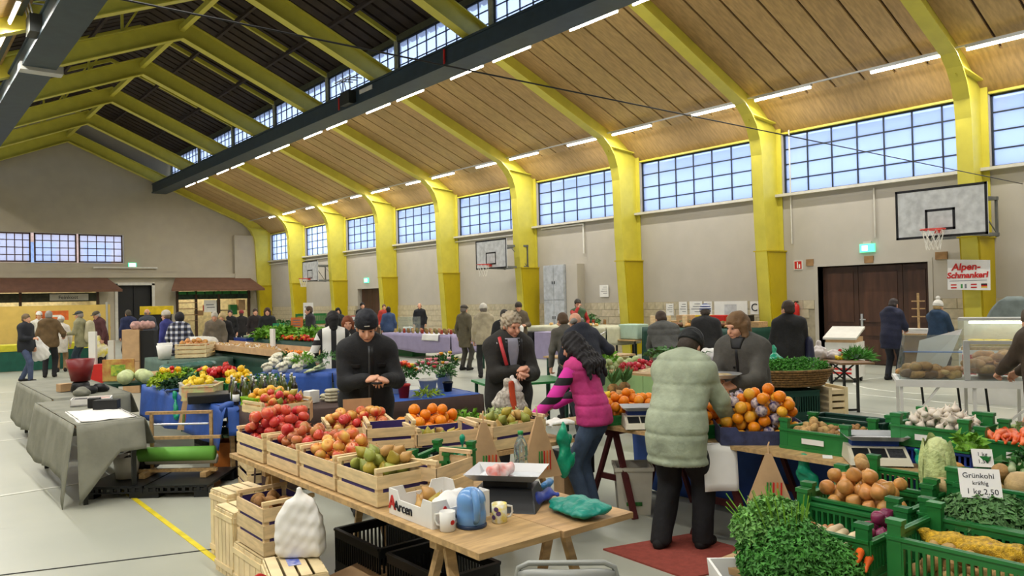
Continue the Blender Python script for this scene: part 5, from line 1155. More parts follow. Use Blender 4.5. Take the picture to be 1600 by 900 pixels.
for i, (x, y, lab) in enumerate(((2.6, 4.6, 'dark crate stored under the long table at the back'), (2.6, 3.9, 'dark crate stored under the middle of the long table'))): plastic_crate(lab, (x, y, 0), H90, .6, .4, .3, 'black_plastic', posts=0)
tag(MB().box(-.2, .2, -.15, .15, 0, .14).obj('cardboard_carton', M('kraft'), loc=(2.3, 4.4, 0), rz=R(20), bev=.004), 'brown carton lying under the fruit table', 'box')
# folding chair in front
ch = thing('folding_chair', 'grey metal folding chair with rounded backrest', 'chair', (1.976, 2.13, 0), R(-42))
CH = M('chair_grey', (150, 152, 146), .4, .05, metal=.3)
MB().grid(lambda u, v: (lerp(-.19, .19, u), .20 - .03 * math.sin(math.pi * u), .60 + .17 * v * (1 - .10 * (2 * u - 1) ** 6)), 12, 4, .0).obj('backrest', CH, ch, True).modifiers.new('t', 'SOLIDIFY').thickness = .012
MB().tube([(-.20, .20, .0), (-.205, .20, .55), (-.205, .205, .70), (-.19, .205, .765), (-.15, .20, .785), (.15, .20, .785), (.19, .205, .765), (.205, .205, .70), (.205, .20, .55), (.20, .20, 0)], .012, 8).obj('back_frame', CH, ch, True)
MB().box(-.19, .19, -.2, .18, .43, .45).obj('seat', CH, ch, bev=.008)
for s in (-1, 1): MB().tube([(s * .18, -.2, 0), (s * .18, .15, .48)], .011, 8).obj('leg', CH, ch, True)
tag(MB().poly([(4.05, 3.98), (4.78, 3.78), (4.78, 3.02), (4.02, 3.2)], 0.0, .012, 'z').obj('floor_mat', M('mat_red', (150, 70, 58), .9, .1, 20, bump=.2)), 'worn red floor mat under the green-jacketed person', 'mat')

# ================================================================ table with the electronic scale and the orange tray
trestle_table('long wooden table with green crates and an electronic scale', (5.18, 3.30, 0), H90, 3.7, .92, .75, 2, 'wood', 'trestle_red', (-1.5, -.75, .2, 1.3)) if M('trestle_red', (92, 40, 40), .6) else 0
cl = cloth('blue_drape', 'blue cloth hanging behind the trestles of the scale table', (5.35, 3.3, 0), H90, 3.6, .9, .715, (0, 0, .7, 0), 'blue_cloth', .015, 7, 3, top=False)
cl.location = (5.15, 3.3, 0)
bxo = thing('fruit_tray', 'dark blue cardboard tray heaped with oranges and wrapped fruit', 'tray', (5.05, 3.32, .75), R(-46))
TB = M('tray_blue', (62, 68, 104), .6, .2, 20)
MB().box(-.31, .31, -.22, .22, 0, .006).obj('base', TB, bxo)
for s in (-1, 1): MB().poly([(-.31, 0), (.31, 0), (.31, .13), (.2, .13), (.18, .10), (-.18, .10), (-.2, .13), (-.31, .13)], s * .22 - .003, s * .22 + .003).obj('side_panel', TB, bxo); MB().box(s * .31 - .003, s * .31 + .003, -.22, .22, 0, .13).obj('end_panel', TB, bxo)
pile(['orange', 'grapefruit', 'orange', 'orange', 'wrapped_orange', 'grapefruit'], 'orange in the heaped tray beside the green jacket', 'oranges in the blue tray', (5.05, 3.32), .60, .42, .76, 96, R(-46), 1.0, 21)
pile(['orange', 'orange', 'wrapped_orange'], 'orange beside the green jacket sleeve', 'oranges left of the blue tray', (5.0, 3.78), .34, .4, .80, 30, R(-20), .6, 22)
plastic_crate('dark green crate of oranges at the green sleeve', (5.0, 3.78, .75), R(-20), .36, .42, .1, posts=0, slots=False)
plastic_crate('green crate of ginger and walnuts left of the electronic scale', (5.10, 2.80, .75), H90, .50, .40, .14, slots=False, strip='y')
pile(['ginger'], 'ginger root in the green crate by the scale', 'ginger roots', (5.10, 2.92), .22, .34, .79, 26, H90, .3, 23); pile(['walnut'], 'walnut in the green crate by the scale', 'walnuts', (5.14, 2.69), .20, .34, .85, 60, H90, .3, 24)
plastic_crate('empty dark green crate behind the walnuts', (5.46, 2.82, .75), H90, .55, .24, .17, 'dark_green', slots=False, posts=0)
plastic_crate('green crate of chillies behind the scale', (5.54, 2.34, .75), H90, .44, .22, .15, slots=False); pile(['carrot', 'radish'], 'chilli pod in the green crate behind the scale', 'chillies', (5.54, 2.34), .4, .18, .84, 24, H90, .2, 25, cat='chilli', sc=.5)
plastic_crate('blue plastic crate under the garlic crate', (5.22, 2.10, .75), H90, .46, .38, .10, 'blue_plastic', posts=0) if M('blue_plastic', (40, 70, 160), .4) else 0
plastic_crate('green crate of garlic on the blue crate', (5.22, 2.10, .855), H90, .46, .40, .13, slots=False, strip='y'); pile(['garlic'], 'garlic bulb in the green crate on the blue crate', 'garlic bulbs', (5.22, 2.10), .42, .34, .95, 60, H90, .8, 26)
plastic_crate('green crate of carrots at the right end of the scale table', (5.24, 1.60, .80), H90, .50, .40, .15, slots=False, strip='y'); pile(['carrot'], 'carrot in the green crate at the right end', 'carrots in the right crate', (5.22, 1.66), .46, .34, .93, 40, H90, .4, 27, lay=.3, sc=1.25)
plastic_crate('green crate with leafy leftovers behind the carrots', (5.54, 1.82, .80), H90, .5, .22, .15, slots=False); greens('leafy_greens', 'pale leaf heap behind the garlic bulbs', 'greens', (5.54, 1.82, .90), (.11, .22, .07), 90, .05, 'pale', 28)
def shop_scale(lab, loc, rz):
    t = thing('electronic_scale', lab, 'scale', loc, rz); cr = M('scale_cream', (206, 200, 178), .4, .04)
    MB().add([(-.18, -.17, .01), (.18, -.17, .01), (.18, .15, .01), (-.18, .15, .01), (-.17, -.15, .045), (.17, -.15, .045), (.17, .14, .10), (-.17, .14, .10), (-.17, -.02, .10), (.17, -.02, .10)], [(0,3,2,1),(0,1,5,4),(1,2,6,9,5),(2,3,7,6),(3,0,4,8,7),(4,5,9,8),(8,9,6,7)]).obj('housing', cr, t)
    nrm_ = Vector((0, -.055, .13)).normalized(); 
    for x0, x1, m in ((-.15, -.055, 'black_plastic'), (-.045, .045, 'black_plastic'), (.055, .15, 'scale_keys')):
        M('scale_keys', (60, 62, 66), .5, .3, 60)
        q = lambda x, s: Vector((x, lerp(-.15, -.02, s), lerp(.045, .10, s))) + nrm_ * .002
        o = MB().add([q(x0, .15), q(x1, .15), q(x1, .85), q(x0, .85)], [(0, 1, 2, 3)]).obj('display' if m == 'black_plastic' else 'keypad', M(m), t)
    MB().box(-.14, .14, .0, .13, .10, .135).obj('pan_support', M('blue_plastic'), t)
    MB().add([(-.15, -.05, .14), (.15, -.05, .14), (.15, .16, .14), (-.15, .16, .14), (-.19, -.08, .17), (.19, -.08, .17), (.19, .19, .17), (-.19, .19, .17)], [(0,3,2,1),(0,1,5,4),(1,2,6,5),(2,3,7,6),(3,0,4,7)]).obj('steel_pan', M('chrome'), t)
    for x in (-.15, .15):
        for y in (-.14, .12): MB().lathe([(.015, 0), (.015, .012)], 8, (x, y, 0)).obj('foot', M('black'), t)
shop_scale('electronic shop scale with steel pan between the green crates', (4.90, 2.38, .75), R(-52)); shop_scale('electronic shop scale partly hidden by the green jacket', (4.90, 4.30, .75), R(-40))
plastic_bag('knotted green plastic bag right of the electronic scale', (4.94, 2.10, .775), [('e', (0, 0, .02), (.07, .06, .035)), ('c', (0, .02, .05), (-.03, .03, .08), .02, .012)], 'teal_bag', 31)
tag(MB().box(-.05, .05, -.03, .03, 0, .003).obj('paper_slip', M('paper'), loc=(4.82, 2.66, .751), rz=R(30)), 'small white paper slip left of the scale', 'paper')
pile(['mandarin', 'mandarin', 'mandarin', 'orange'], 'mandarin in the heap beyond the pink vest', 'mandarins', (5.10, 4.66), .55, .45, .80, 74, R(-25), .7, 32)
plastic_crate('green crate of mandarins beyond the pink vest', (5.1, 4.66, .75), R(-25), .58, .48, .08, posts=0, slots=False)
pile(['lemon', 'pear'], 'yellow fruit at the edge of the mandarin heap', 'yellow fruit by the mandarins', (5.22, 5.0), .5, .18, .86, 14, R(-25), .3, 33, cat='fruit')
def pineapple(lab, loc):
    t = thing('pineapple', lab, 'pineapple', loc); MB().lathe([(.01, 0), (.05, .02), (.06, .08), (.055, .13), (.03, .16), (.01, .165)], 14, wob=lambda a, z: 1 + .06 * math.sin(8 * a + z * 60)).obj('fruit', M('pine_skin', (150, 110, 50), .6, .3, 30, bump=.4), t, True)
    mb = MB(); rr = random.Random(3)
    for k_ in range(34): a = rr.uniform(0, 6.28); leaf(mb, (.012 * math.cos(a), .012 * math.sin(a), .155), (math.cos(a) * rr.uniform(.15, .7), math.sin(a) * rr.uniform(.15, .7), 1), rr.uniform(.12, .2), .14, .2, rr)
    tag(mb.obj('crown', LM['kale'], t, fix=False), kind='stuff')
pineapple('pineapple beside the pink vest', (5.42, 5.14, .84)); pineapple('second pineapple against the pale green stall', (5.60, 5.16, .84))
plastic_crate('low crate carrying the pineapples', (5.48, 5.13, .75), R(10), .5, .28, .085, posts=0)
# hanging things and the bin
hc_ = cloth('towel', 'white towel hanging over the edge of the scale table', (4.69, 3.42, 0), R(50), .04, .24, .755, (.34, .02, 0, 0), 'paper', .012, 18, 5); hc_['category'] = 'towel'
kraft_bag('brown paper bag hanging below the orange tray', 4.70, 3.02, .74, .34, .30, R(-52)); plastic_bag('green plastic bag hanging beside the lower paper bag', (4.80, 2.82, .44), [('c', (0, 0, .30), (0, 0, .2), .02, .04), ('c', (0, 0, .2), (.03, -.06, .0), .045, .09, (1, 0, 0), .4)], 'teal_bag', 34)
bn = thing('waste_bin', 'beige plastic bin with a lettered side under the table', 'bin', (4.98, 4.52, 0), R(-42))
BM = M('bin_beige', (206, 200, 182), .6, .08, 5)
def frus(a, b, z0, z1): return MB().add([(-a, -a, z0), (a, -a, z0), (a, a, z0), (-a, a, z0), (-b, -b, z1), (b, -b, z1), (b, b, z1), (-b, b, z1), (-b + .012, -b + .012, z1), (b - .012, -b + .012, z1), (b - .012, b - .012, z1), (-b + .012, b - .012, z1), (-a + .012, -a + .012, z0 + .02), (a - .012, -a + .012, z0 + .02), (a - .012, a - .012, z0 + .02), (-a + .012, a - .012, z0 + .02)],
    [(0,3,2,1),(0,1,5,4),(1,2,6,5),(2,3,7,6),(3,0,4,7),(4,5,9,8),(5,6,10,9),(6,7,11,10),(7,4,8,11),(8,9,13,12),(9,10,14,13),(10,11,15,14),(11,8,12,15),(12,13,14,15)])
frus(.13, .155, 0, .40).obj('bin_body', BM, bn); MB().box(-.16, .16, -.165, -.15, .37, .40).box(-.16, .16, .15, .165, .37, .40).box(-.165, -.15, -.16, .16, .37, .40).box(.15, .165, -.16, .16, .37, .40).obj('rim', BM, bn)
MB().box(-.07, .06, -.148, -.138, .08, .11).obj('print', M('print_green'), bn)
tag(MB().box(-.14, .14, -.12, .12, 0, .3).obj('cardboard_carton', M('kraft'), loc=(4.72, 4.98, 0), rz=R(-20), bev=.004), 'brown carton on the floor left of the beige bin', 'box')
tag(MB().box(-.15, .15, -.12, .12, 0, .2).obj('black_case', M('black'), loc=(4.72, 4.98, .3), rz=R(-15), bev=.01), 'black case on top of the brown carton', 'case')

# ================================================================ vegetable crates at the lower right
stand('low_table', 'low wooden bench under the vegetable crates', (3.86, 1.62, 0), 0, 1.68, 1.3, .58, 'wood', 'wood')
def veg(lab, x, y, z=.58, L=.58, W=.40, H=.2, slots=True, rz=H90): return plastic_crate(lab, (x, y, z), rz, L, W, H, slots=slots, posts=.07)
veg('green crate of potatoes with a yellow net nearest the camera', 3.53, 1.27, .58, .60, .42, .22); pile(['potato'], 'potato in the nearest green crate', 'potatoes', (3.53, 1.25), .54, .36, .62, 74, H90, .1, 41)
tag(blob('net_bag', [('c', (0, -.16, 0), (0, .14, .01), .075, .06, (0, 0, 1), .5)], .012, M('net_yellow', (226, 180, 40), .5, .25, 60, bump=.6), loc=(3.60, 1.36, .74), disp=wrinkle(.008, 60, 9)), 'yellow net bag lying on the potatoes', 'net')
veg('green crate of shallots and red onions behind the parsley', 3.50, 1.92, .58, .56, .40, .18); pile(['shallot'], 'shallot in the crate behind the parsley', 'shallots', (3.46, 2.02), .3, .34, .66, 46, H90, .2, 42); pile(['red_onion'], 'red onion in the crate behind the parsley', 'red onions', (3.56, 1.72), .16, .34, .66, 14, H90, .2, 43)
pile(['parsnip'], 'parsnip lying by the shallots', 'parsnips', (3.34, 1.84), .26, .16, .70, 7, H90, .1, 44, lay=.2); pile(['carrot'], 'carrot tip by the parsley', 'carrots by the parsley', (3.26, 1.72), .2, .14, .66, 8, H90, .1, 45, lay=.2, sc=1.2)
veg('green crate of brown onions in the middle', 3.94, 1.96, .60, .50, .40, .18); pile(['onion'], 'brown onion in the heaped middle crate', 'brown onions', (3.92, 1.98), .44, .34, .66, 46, H90, .7, 46, sc=.98); pile(['ginger'], 'ginger root on top of the onions', 'ginger on the onions', (4.08, 2.05), .14, .12, .84, 3, 0, .2, 47, sc=1.1)
veg('green crate of black salsify roots', 4.36, 1.98, .62, .54, .40, .18); pile(['scorzonera'], 'black salsify root in its green crate', 'black salsify roots', (4.36, 1.90), .48, .34, .70, 30, H90, .2, 48, lay=1.57)
veg('green crate of curly kale behind the potatoes', 3.98, 1.34, .60, .58, .42, .2)
def kale(lab, x, y, z, r, n, seed): greens('curly_kale', lab, 'kale', (x, y, z), r, n, .03, 'kale', seed, w=1.0, curl=1.5)
kale('curly kale heap under the price sign', 3.98, 1.42, .74, (.24, .22, .13), 3000, 51); kale('curly kale spilling over the right crate edge', 4.02, 1.10, .74, (.22, .18, .11), 2200, 52)
veg('green crate of celeriac and leeks at the right', 4.44, 1.40, .66, .58, .42, .2)
for i, (x, y, s_) in enumerate(((4.46, 1.42, .95), (4.26, 1.72, .6), (4.58, 1.28, .7))): tag(inst(prod('celeriac', i)[0], 'celeriac', (x, y, .84 - .02 * i), (.3 * i, .2, i), s_), ['large celeriac in front of the squash', 'small celeriac beside the napa cabbage', 'small celeriac at the right edge of the crate'][i], 'celeriac')
tag(inst(prod('squash', 0)[0], 'squash', (4.58, 1.78, .84), (.2, .1, 0), .75), 'orange-brown squash behind the napa cabbage', 'squash')
nc = thing('napa_cabbage', 'tall pale napa cabbage standing in the crate', 'cabbage', (4.40, 1.80, .70))
MB().lathe([(.01, 0), (.05, .01), (.065, .1), (.07, .2), (.06, .29), (.04, .33), (.01, .345)], 24, wob=lambda a, z: 1 + .05 * math.sin(7 * a + z * 25)).obj('head', M('napa', (206, 216, 150), .5, .12, 16, bump=.4), nc, True)
mb = MB(); rr = random.Random(4)
for k_ in range(7):
    def fl(u, v, a0=k_ * 2.4, h_=.22 + .02 * (k_ % 4)):
        a = a0 + (u - .5) * (1.9 - .5 * v); q = (.056 + .03 * math.sin(math.pi * min(1, v * .8)) + .004 * math.sin(u * 14)) * (1 - .25 * v * v) + .004 + .0015 * k_; return (q * math.cos(a), q * math.sin(a), .01 + h_ * v * (1 + .25 * (1 - (2 * u - 1) ** 2)))
    MB().grid(fl, 10, 8).obj('outer_leaf', M('napa_leaf', (196, 210, 140), .5, .14, 20, bump=.4), nc, True, fix=False)
tag(blob('pointed_cabbage', [('c', (0, 0, .0), (0, .0, .16), .10, .04)], .012, M('napa'), loc=(4.62, 1.12, .80), disp=wrinkle(.004, 60, 2)), 'pale pointed cabbage at the right edge', 'cabbage')
pile(['leek'], 'leek lying behind the celeriac', 'leeks', (4.72, 1.50), .5, .16, .86, 8, R(60), .1, 53, lay=1.0); pile(['potato'], 'sweet potato behind the celeriac', 'sweet potatoes', (4.56, 1.58), .22, .14, .74, 5, 0, .2, 54, sc=1.25, cat='sweet potato')
greens('leafy_greens', 'dark chard leaves at the right edge behind the celeriac', 'greens', (4.82, 1.42, .84), (.16, .2, .1), 160, .08, 'spinach', 55); greens('leafy_greens', 'small bright leaf tuft behind the price tag', 'greens', (4.80, 1.80, .92), (.09, .08, .07), 70, .06, 'lettuce', 56)
def price(lab, loc, rz, w, h, lines, tilt=-.5):
    t = thing('price_sign', lab, 'sign', loc, rz); t.rotation_euler = (tilt, 0, rz)
    MB().box(-w/2, w/2, -.002, .002, -h/2, h/2).obj('card', M('paper'), t)
    for i, (tx, sz, px, pz) in enumerate(lines): inst(text_mesh(tx, sz, M('ink'), 'lettering', .0005), 'lettering', (px, -.0032, pz), (H90, 0, 0), parent=t)
price('handwritten white price sign standing in the kale', (3.97, 1.44, .93), R(-60), .17, .14, [('Grünkohl', .034, -.005, .035), ('kräftig', .026, 0, .0), ('1 kg 2,50', .036, .005, -.04)])
price('small price tag stuck beside the napa cabbage', (4.34, 1.66, .82), R(-52), .10, .09, [('1 kg', .03, 0, .02), ('1,80', .03, 0, -.02)]); price('small price tag behind the celeriac', (4.62, 1.66, .92), R(-58), .10, .10, [('1 kg', .03, 0, .02), ('1,50', .03, 0, -.02)])
# parsley bunch in its tub
tb = thing('white_tub', 'white plastic tub with a yellow-green label holding the parsley', 'tub', (2.98, 2.00, .40), R(-40))
frus(.15, .17, 0, .22).obj('tub_body', M('paper'), tb); MB().box(-.1, .1, -.172, -.16, .04, .16).obj('label', M('label_lime', (190, 200, 70), .5, .3, 20, col2=(80, 140, 60)), tb)
stand('small_stool', 'dark stool under the parsley tub', (2.98, 2.02, 0), R(-40), .5, .45, .40, 'black', 'black', 'stool')
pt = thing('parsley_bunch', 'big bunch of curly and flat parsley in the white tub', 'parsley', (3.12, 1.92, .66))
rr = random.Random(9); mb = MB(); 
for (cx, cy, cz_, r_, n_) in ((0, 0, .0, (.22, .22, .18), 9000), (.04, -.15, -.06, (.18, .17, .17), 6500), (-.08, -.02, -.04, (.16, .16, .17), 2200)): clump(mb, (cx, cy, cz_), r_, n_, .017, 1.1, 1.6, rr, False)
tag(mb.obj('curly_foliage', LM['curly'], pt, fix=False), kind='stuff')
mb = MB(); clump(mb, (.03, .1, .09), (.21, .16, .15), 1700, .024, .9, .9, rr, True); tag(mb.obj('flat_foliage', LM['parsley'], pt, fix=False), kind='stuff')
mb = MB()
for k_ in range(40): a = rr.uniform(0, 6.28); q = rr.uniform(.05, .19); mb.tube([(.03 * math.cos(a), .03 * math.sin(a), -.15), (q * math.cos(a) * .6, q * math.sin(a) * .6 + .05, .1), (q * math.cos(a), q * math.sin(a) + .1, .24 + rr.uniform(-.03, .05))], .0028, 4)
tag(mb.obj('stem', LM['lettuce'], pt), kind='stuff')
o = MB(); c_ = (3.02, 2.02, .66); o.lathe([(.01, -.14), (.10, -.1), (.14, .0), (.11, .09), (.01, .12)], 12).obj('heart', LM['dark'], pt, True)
tag(MB().box(-.09, .09, -.01, .01, 0, .26).obj('orange_board', M('orange_board', (226, 110, 40), .5), loc=(2.80, 1.62, .38), rz=R(-50)), 'orange plastic board in front of the parsley', 'board')
plastic_crate('yellow plastic crate at the bottom edge of the picture', (3.06, 1.30, .40), H90, .4, .3, .16, 'yellow_crate', posts=0, slots=False) if M('yellow_crate', (230, 196, 30), .4) else 0
stand('small_stool', 'low dark stool under the yellow crate', (3.06, 1.30, 0), 0, .34, .42, .40, 'black', 'black', 'stool')
# ================================================================ left stall: blue cloth, bottles, flowers
B1 = (4.10, 7.62, R(-8.5))
stand('stall_table', 'table under the brown cloth and flower pots', (B1[0], B1[1], 0), B1[2], 2.4, .9, .76, 'wood', 'wood')
cloth('brown_cloth', 'dark brown cloth over the flower table', (B1[0], B1[1], 0), B1[2], 2.44, .94, .767, (.72, .72, .72, .72), 'brown_cloth', .012, 7, 7) if M('brown_cloth', (70, 52, 46), .85, .1, 5, bump=.2) else 0
cloth('blue_runner', 'blue cloth strip under the flower pots', (4.72, 7.52, 0), B1[2], 1.15, .8, .775, (0, .08, .05, 0), 'blue_cloth', .012, 11, 8)
def on_b1(u, v): c, s = math.cos(B1[2]), math.sin(B1[2]); return (B1[0] + u * c - v * s, B1[1] + u * s + v * c)
x, y = on_b1(-1.0, -.28)
wood_crate('flat wooden tray of mixed apples at the end of the brown table', (x, y, .775), R(8), .56, .38, .10, 1, liner=False)
pile(['apple_mix', 'apple_red', 'pear'], 'apple in the flat tray on the brown table', 'apples in the flat tray', (x + .04, y), .5, .32, .80, 34, R(8), .5, 61)
x, y = on_b1(-.98, .16); plastic_crate('lime green plastic basket with peaches', (x, y, .79), R(5), .46, .30, .09, 'lime_plastic', posts=0) if M('lime_plastic', (150, 206, 40), .4) else 0
pile(['grapefruit'], 'peach in the lime green basket', 'peaches', (x, y), .4, .26, .81, 14, R(5), .5, 62, cat='peach')
for i in range(3):
    x, y = on_b1(-.36 + .15 * (i % 2), .0 + .17 * (i // 2)); t = thing('egg_carton', ['grey egg carton stack left behind the black coat', 'grey egg carton stack behind the black coat', 'grey egg carton at the back of the brown table'][i], 'carton', (x, y, .776), B1[2])
    for k in range(4 if i < 2 else 2): MB().lathe([(.06, 0), (.075, .012), (.075, .02), (.062, .034)], 12, (0, 0, .034 * k), 1.0, .9, lambda a, z: 1 + .05 * math.cos(6 * a)).obj('carton', M('carton_grey', (196, 188, 160), .9, .1, 30), t)
x, y = on_b1(-.56, .06); tag(MB().box(-.07, .07, -.05, .05, 0, .13).obj('white_box', M('paper'), loc=(x, y, .776), rz=R(20), bev=.005), 'small white box left of the egg cartons', 'box')
FC = [M('petal_%d' % i, c, .6, .1, 20) for i, c in enumerate(((226, 84, 50), (240, 160, 40), (206, 50, 60), (240, 200, 60), (226, 130, 140), (236, 190, 190)))]
def flowers(lab, u, v, potm, r, h, cols, fw, seed, leafm='spinach', n=16):
    x, y = on_b1(u, v); t = thing('flower_pot', lab, 'flowers', (x, y, .776)); rr = random.Random(seed)
    MB().lathe([(r * .72, 0), (r, h), (r * 1.06, h), (r * 1.06, h - .02), (r * .94, h - .02), (r * .9, h - .03), (.001, h - .03)], 16).obj('pot', potm, t, True)
    mb = MB(); clump(mb, (0, 0, h + .07), (fw, fw, .13), 170, .06, .45, .4, rr); tag(mb.obj('foliage', LM[leafm], t, fix=False), kind='stuff')
    for k in range(n):
        a = rr.uniform(0, 6.28); q = rr.uniform(.1, 1); p = (fw * q * math.cos(a), fw * q * math.sin(a), h + .12 + .10 * (1 - q * q) + rr.uniform(-.02, .03)); c = cols[rr.randrange(len(cols))]
        mb = MB().lathe([(.003, -.02), (.018, -.008), (.026, .008), (.022, .018), (.012, .014), (.002, .006)], 10, p, wob=lambda a_, z: 1 + .12 * math.sin(5 * a_)); mb.obj('bloom', FC[c], t, True)
flowers('red pot of orange and red flowers right of the black coat', .38, -.22, M('red'), .07, .15, [0, 1, 2, 3], .16, 63)
flowers('white pot of pink flowers in the flower row', .78, .02, M('white'), .11, .16, [4, 5, 4, 2], .18, 64, 'kale')
flowers('white pot of pale flowers behind the red pot', .50, .22, M('white'), .09, .14, [2, 5, 4], .17, 65, 'kale')
flowers('grey pot of green seedlings in the flower row', 1.02, .0, M('black_plastic'), .06, .11, [5], .09, 66, 'kale', 2)
flowers('white pot left of the red flower pot', .12, -.1, M('white'), .08, .15, [2, 0], .09, 67, 'spinach', 6)
flowers('pale bucket of yellow flowers beside the grey-haired man', 1.12, .3, M('white'), .11, .2, [3, 1, 5], .17, 68, 'spinach', 8)
x, y = on_b1(.62, -.3); greens('leafy_greens', 'cut yellow-green stems lying before the white pot', 'greens', (x, y, .785), (.16, .08, .05), 90, .08, 'lime', 69, core=False, w=.2)
# cauliflower stand with blue front
CF = (4.28, 9.62, R(-42))
stand('cauliflower_stand', 'raised stand under the cauliflowers', (CF[0], CF[1], 0), CF[2], .95, .6, .94, 'wood', 'wood', 'table')
cloth('blue_cover', 'blue cloth hung over the cauliflower stand', (CF[0], CF[1], 0), CF[2], .98, .64, .945, (.3, .3, .34, 0), 'blue_cloth', .006, 7, 12)
def on_cf(u, v): c, s = math.cos(CF[2]), math.sin(CF[2]); return (CF[0] + u * c - v * s, CF[1] + u * s + v * c)
for i in range(11):
    u, v = -.38 + .2 * (i % 4), -.2 + .19 * (i // 4); x, y = on_cf(u, v); tag(inst(prod('cauliflower', 0)[0], 'cauliflower', (x, y, 1.0 + .05 * (i // 4)), (-.4, 0, i), RND.uniform(.85, 1.05)), 'white cauliflower on the blue-covered stand', 'cauliflower', 'cauliflowers on the blue stand') if u < .15 else pile(['leek'], 'white leek end on the blue-covered stand', 'leeks on the blue stand', (x, y), .2, .3, .96 + .03 * (i // 4), 5, CF[2], .1, 70 + i, lay=0.0)
for i, (u, v) in enumerate(((.05, -.1), (.3, .18), (-.3, .3))): x, y = on_cf(u, v); greens('leafy_greens', ['bright leaf among the cauliflowers', 'blue-green leek leaves above the cauliflowers', 'leaf tuft behind the cauliflowers'][i], 'greens', (x, y, 1.06), (.14, .1, .10), 90, .08, ['lettuce', 'kale', 'spinach'][i], 90 + i, core=False, w=.3)
# blue-cloth table running away from the camera
stand('stall_table', 'long stall table under the crumpled blue cloth', (3.27, 9.9, 0), H90, 3.3, .86, .75, 'wood', 'wood')
cloth('blue_tablecloth', 'crumpled blue cloth over the bottle table', (3.27, 9.9, 0), H90, 3.36, .9, .757, (.30, .1, .1, .42), 'blue_cloth', .035, 6, 15)
tag(blob('cloth_corner', [('c', (0, 0, .28), (.04, -.03, .05), .09, .02, (1, 1, 0), .3)], .012, M('blue_cloth'), loc=(2.84, 8.28, .46), disp=wrinkle(.01, 30, 2)), 'pointed blue cloth corner hanging at the table end', 'cloth')
for i in range(2): MB().bar((2.95 + .3 * i, 8.4, .75), (2.95 + .3 * i + .05, 8.32, 0), .05, .04)
def bottle(lab, x, y, z, h, r, m, grp, cap='paper', lb=True):
    t = thing('bottle', lab, 'bottle', (x, y, z), 0, grp)
    key = ('bt', h, r, m.name)
    inst(cm(key, lambda: MB().lathe([(r * .9, 0), (r, .008), (r, h * .55), (r * .8, h * .66), (r * .36, h * .76), (r * .34, h * .95)], 12).mesh('glass', m, True)), 'glass', (0, 0, 0), parent=t)
    inst(cm(('cap', h, r, cap), lambda: MB().lathe([(r * .4, h * .93), (r * .4, h)], 10).mesh('cap', M(cap), True)), 'cap', (0, 0, 0), parent=t)
    if lb: inst(cm(('lb', h, r), lambda: MB().lathe([(r * 1.02, h * .15), (r * 1.02, h * .45)], 12).mesh('label', M('paper'), True)), 'label', (0, 0, 0), parent=t)
OIL = M('oil_green', (86, 96, 30), .12, .2, 8, coat=.5); DRK = M('bottle_dark', (44, 36, 24), .12, .2, 8, coat=.5)
for i in range(26):
    bottle(('green oil bottle' if i % 3 else 'dark brown bottle') + ' in the rows on the blue cloth', 2.95 + .11 * (i % 7) + .03 * (i // 7), 8.32 + .12 * (i // 7) + .02 * (i % 2), .765, .25 + .03 * (i % 2), .036, OIL if i % 3 else DRK, 'oil bottles on the blue cloth' if i % 3 else 'dark bottles on the blue cloth', lb=(i % 2 == 0))
tag(MB().box(-.3, .3, -.2, .2, 0, .09).obj('dark_tub', M('black_plastic'), loc=(2.92, 8.85, .765), rz=R(-15), bev=.01), 'dark shallow tub in front of the lemons', 'tub')
plastic_crate('clear striped box of juice cartons beside the lemons', (2.90, 9.25, .765), R(60), .5, .34, .16, 'orange_pale', posts=0, slots=False) if M('orange_pale', (226, 170, 130), .4, .3, 14, col2=(210, 220, 150)) else 0
plastic_crate('low crate of lemons on the blue cloth', (2.98, 9.62, .765), R(80), .5, .4, .14, 'offwhite', posts=0, slots=False); pile(['lemon'], 'lemon in the crate on the blue cloth', 'lemons', (2.98, 9.62), .46, .36, .84, 44, R(80), .5, 81, sc=1.15)
plastic_crate('crate of red peppers behind the bottles', (3.44, 10.2, .77), R(80), .5, .42, .14, posts=0); pile(['pepper_red'], 'red pepper in the crate behind the bottles', 'red peppers', (3.44, 10.2), .46, .38, .88, 30, R(80), .6, 82)
pile(['pepper_yellow'], 'yellow pepper in the crate behind the red peppers', 'yellow peppers', (3.44, 9.6), .5, .36, .86, 28, R(80), .6, 83); plastic_crate('crate of yellow peppers behind the bottles', (3.44, 9.6, .77), R(80), .54, .4, .12, posts=0)
pile(['pepper_yellow', 'tomato'], 'orange-yellow pepper behind the red peppers', 'orange peppers', (3.44, 10.72), .4, .36, .88, 20, R(80), .5, 84, cat='pepper')
for i, (x, y, m_, r_, lab) in enumerate(((2.98, 10.9, 'lime', (.24, .22, .14), 'yellow-green lettuce heap left of the lemons'), (3.25, 11.3, 'lettuce', (.26, .2, .15), 'bright green lettuce heap beside the cabbages'), (3.3, 10.7, 'kale', (.22, .2, .12), 'dull green herb heap behind the lemons'), (3.5, 11.1, 'spinach', (.3, .2, .14), 'dark green leaf heap behind the peppers'), (2.95, 10.35, 'dark', (.22, .18, .10), 'dark leafy beet heap above the lemons'), (3.55, 9.05, 'spinach', (.24, .22, .2), 'large dark green leaf mound left of the cauliflowers'))): greens('leafy_greens', lab, 'greens', (x, y, .80), r_, 260, .07, m_, 100 + i)
plastic_crate('lime crate of red and yellow peppers at the left end', (3.06, 11.1, .77), R(85), .36, .3, .16, 'lime_plastic', posts=0); pile(['tomato', 'pepper_yellow'], 'small pepper in the lime crate at the left end', 'small peppers', (3.06, 11.1), .32, .26, .86, 14, 0, .4, 85, cat='pepper')
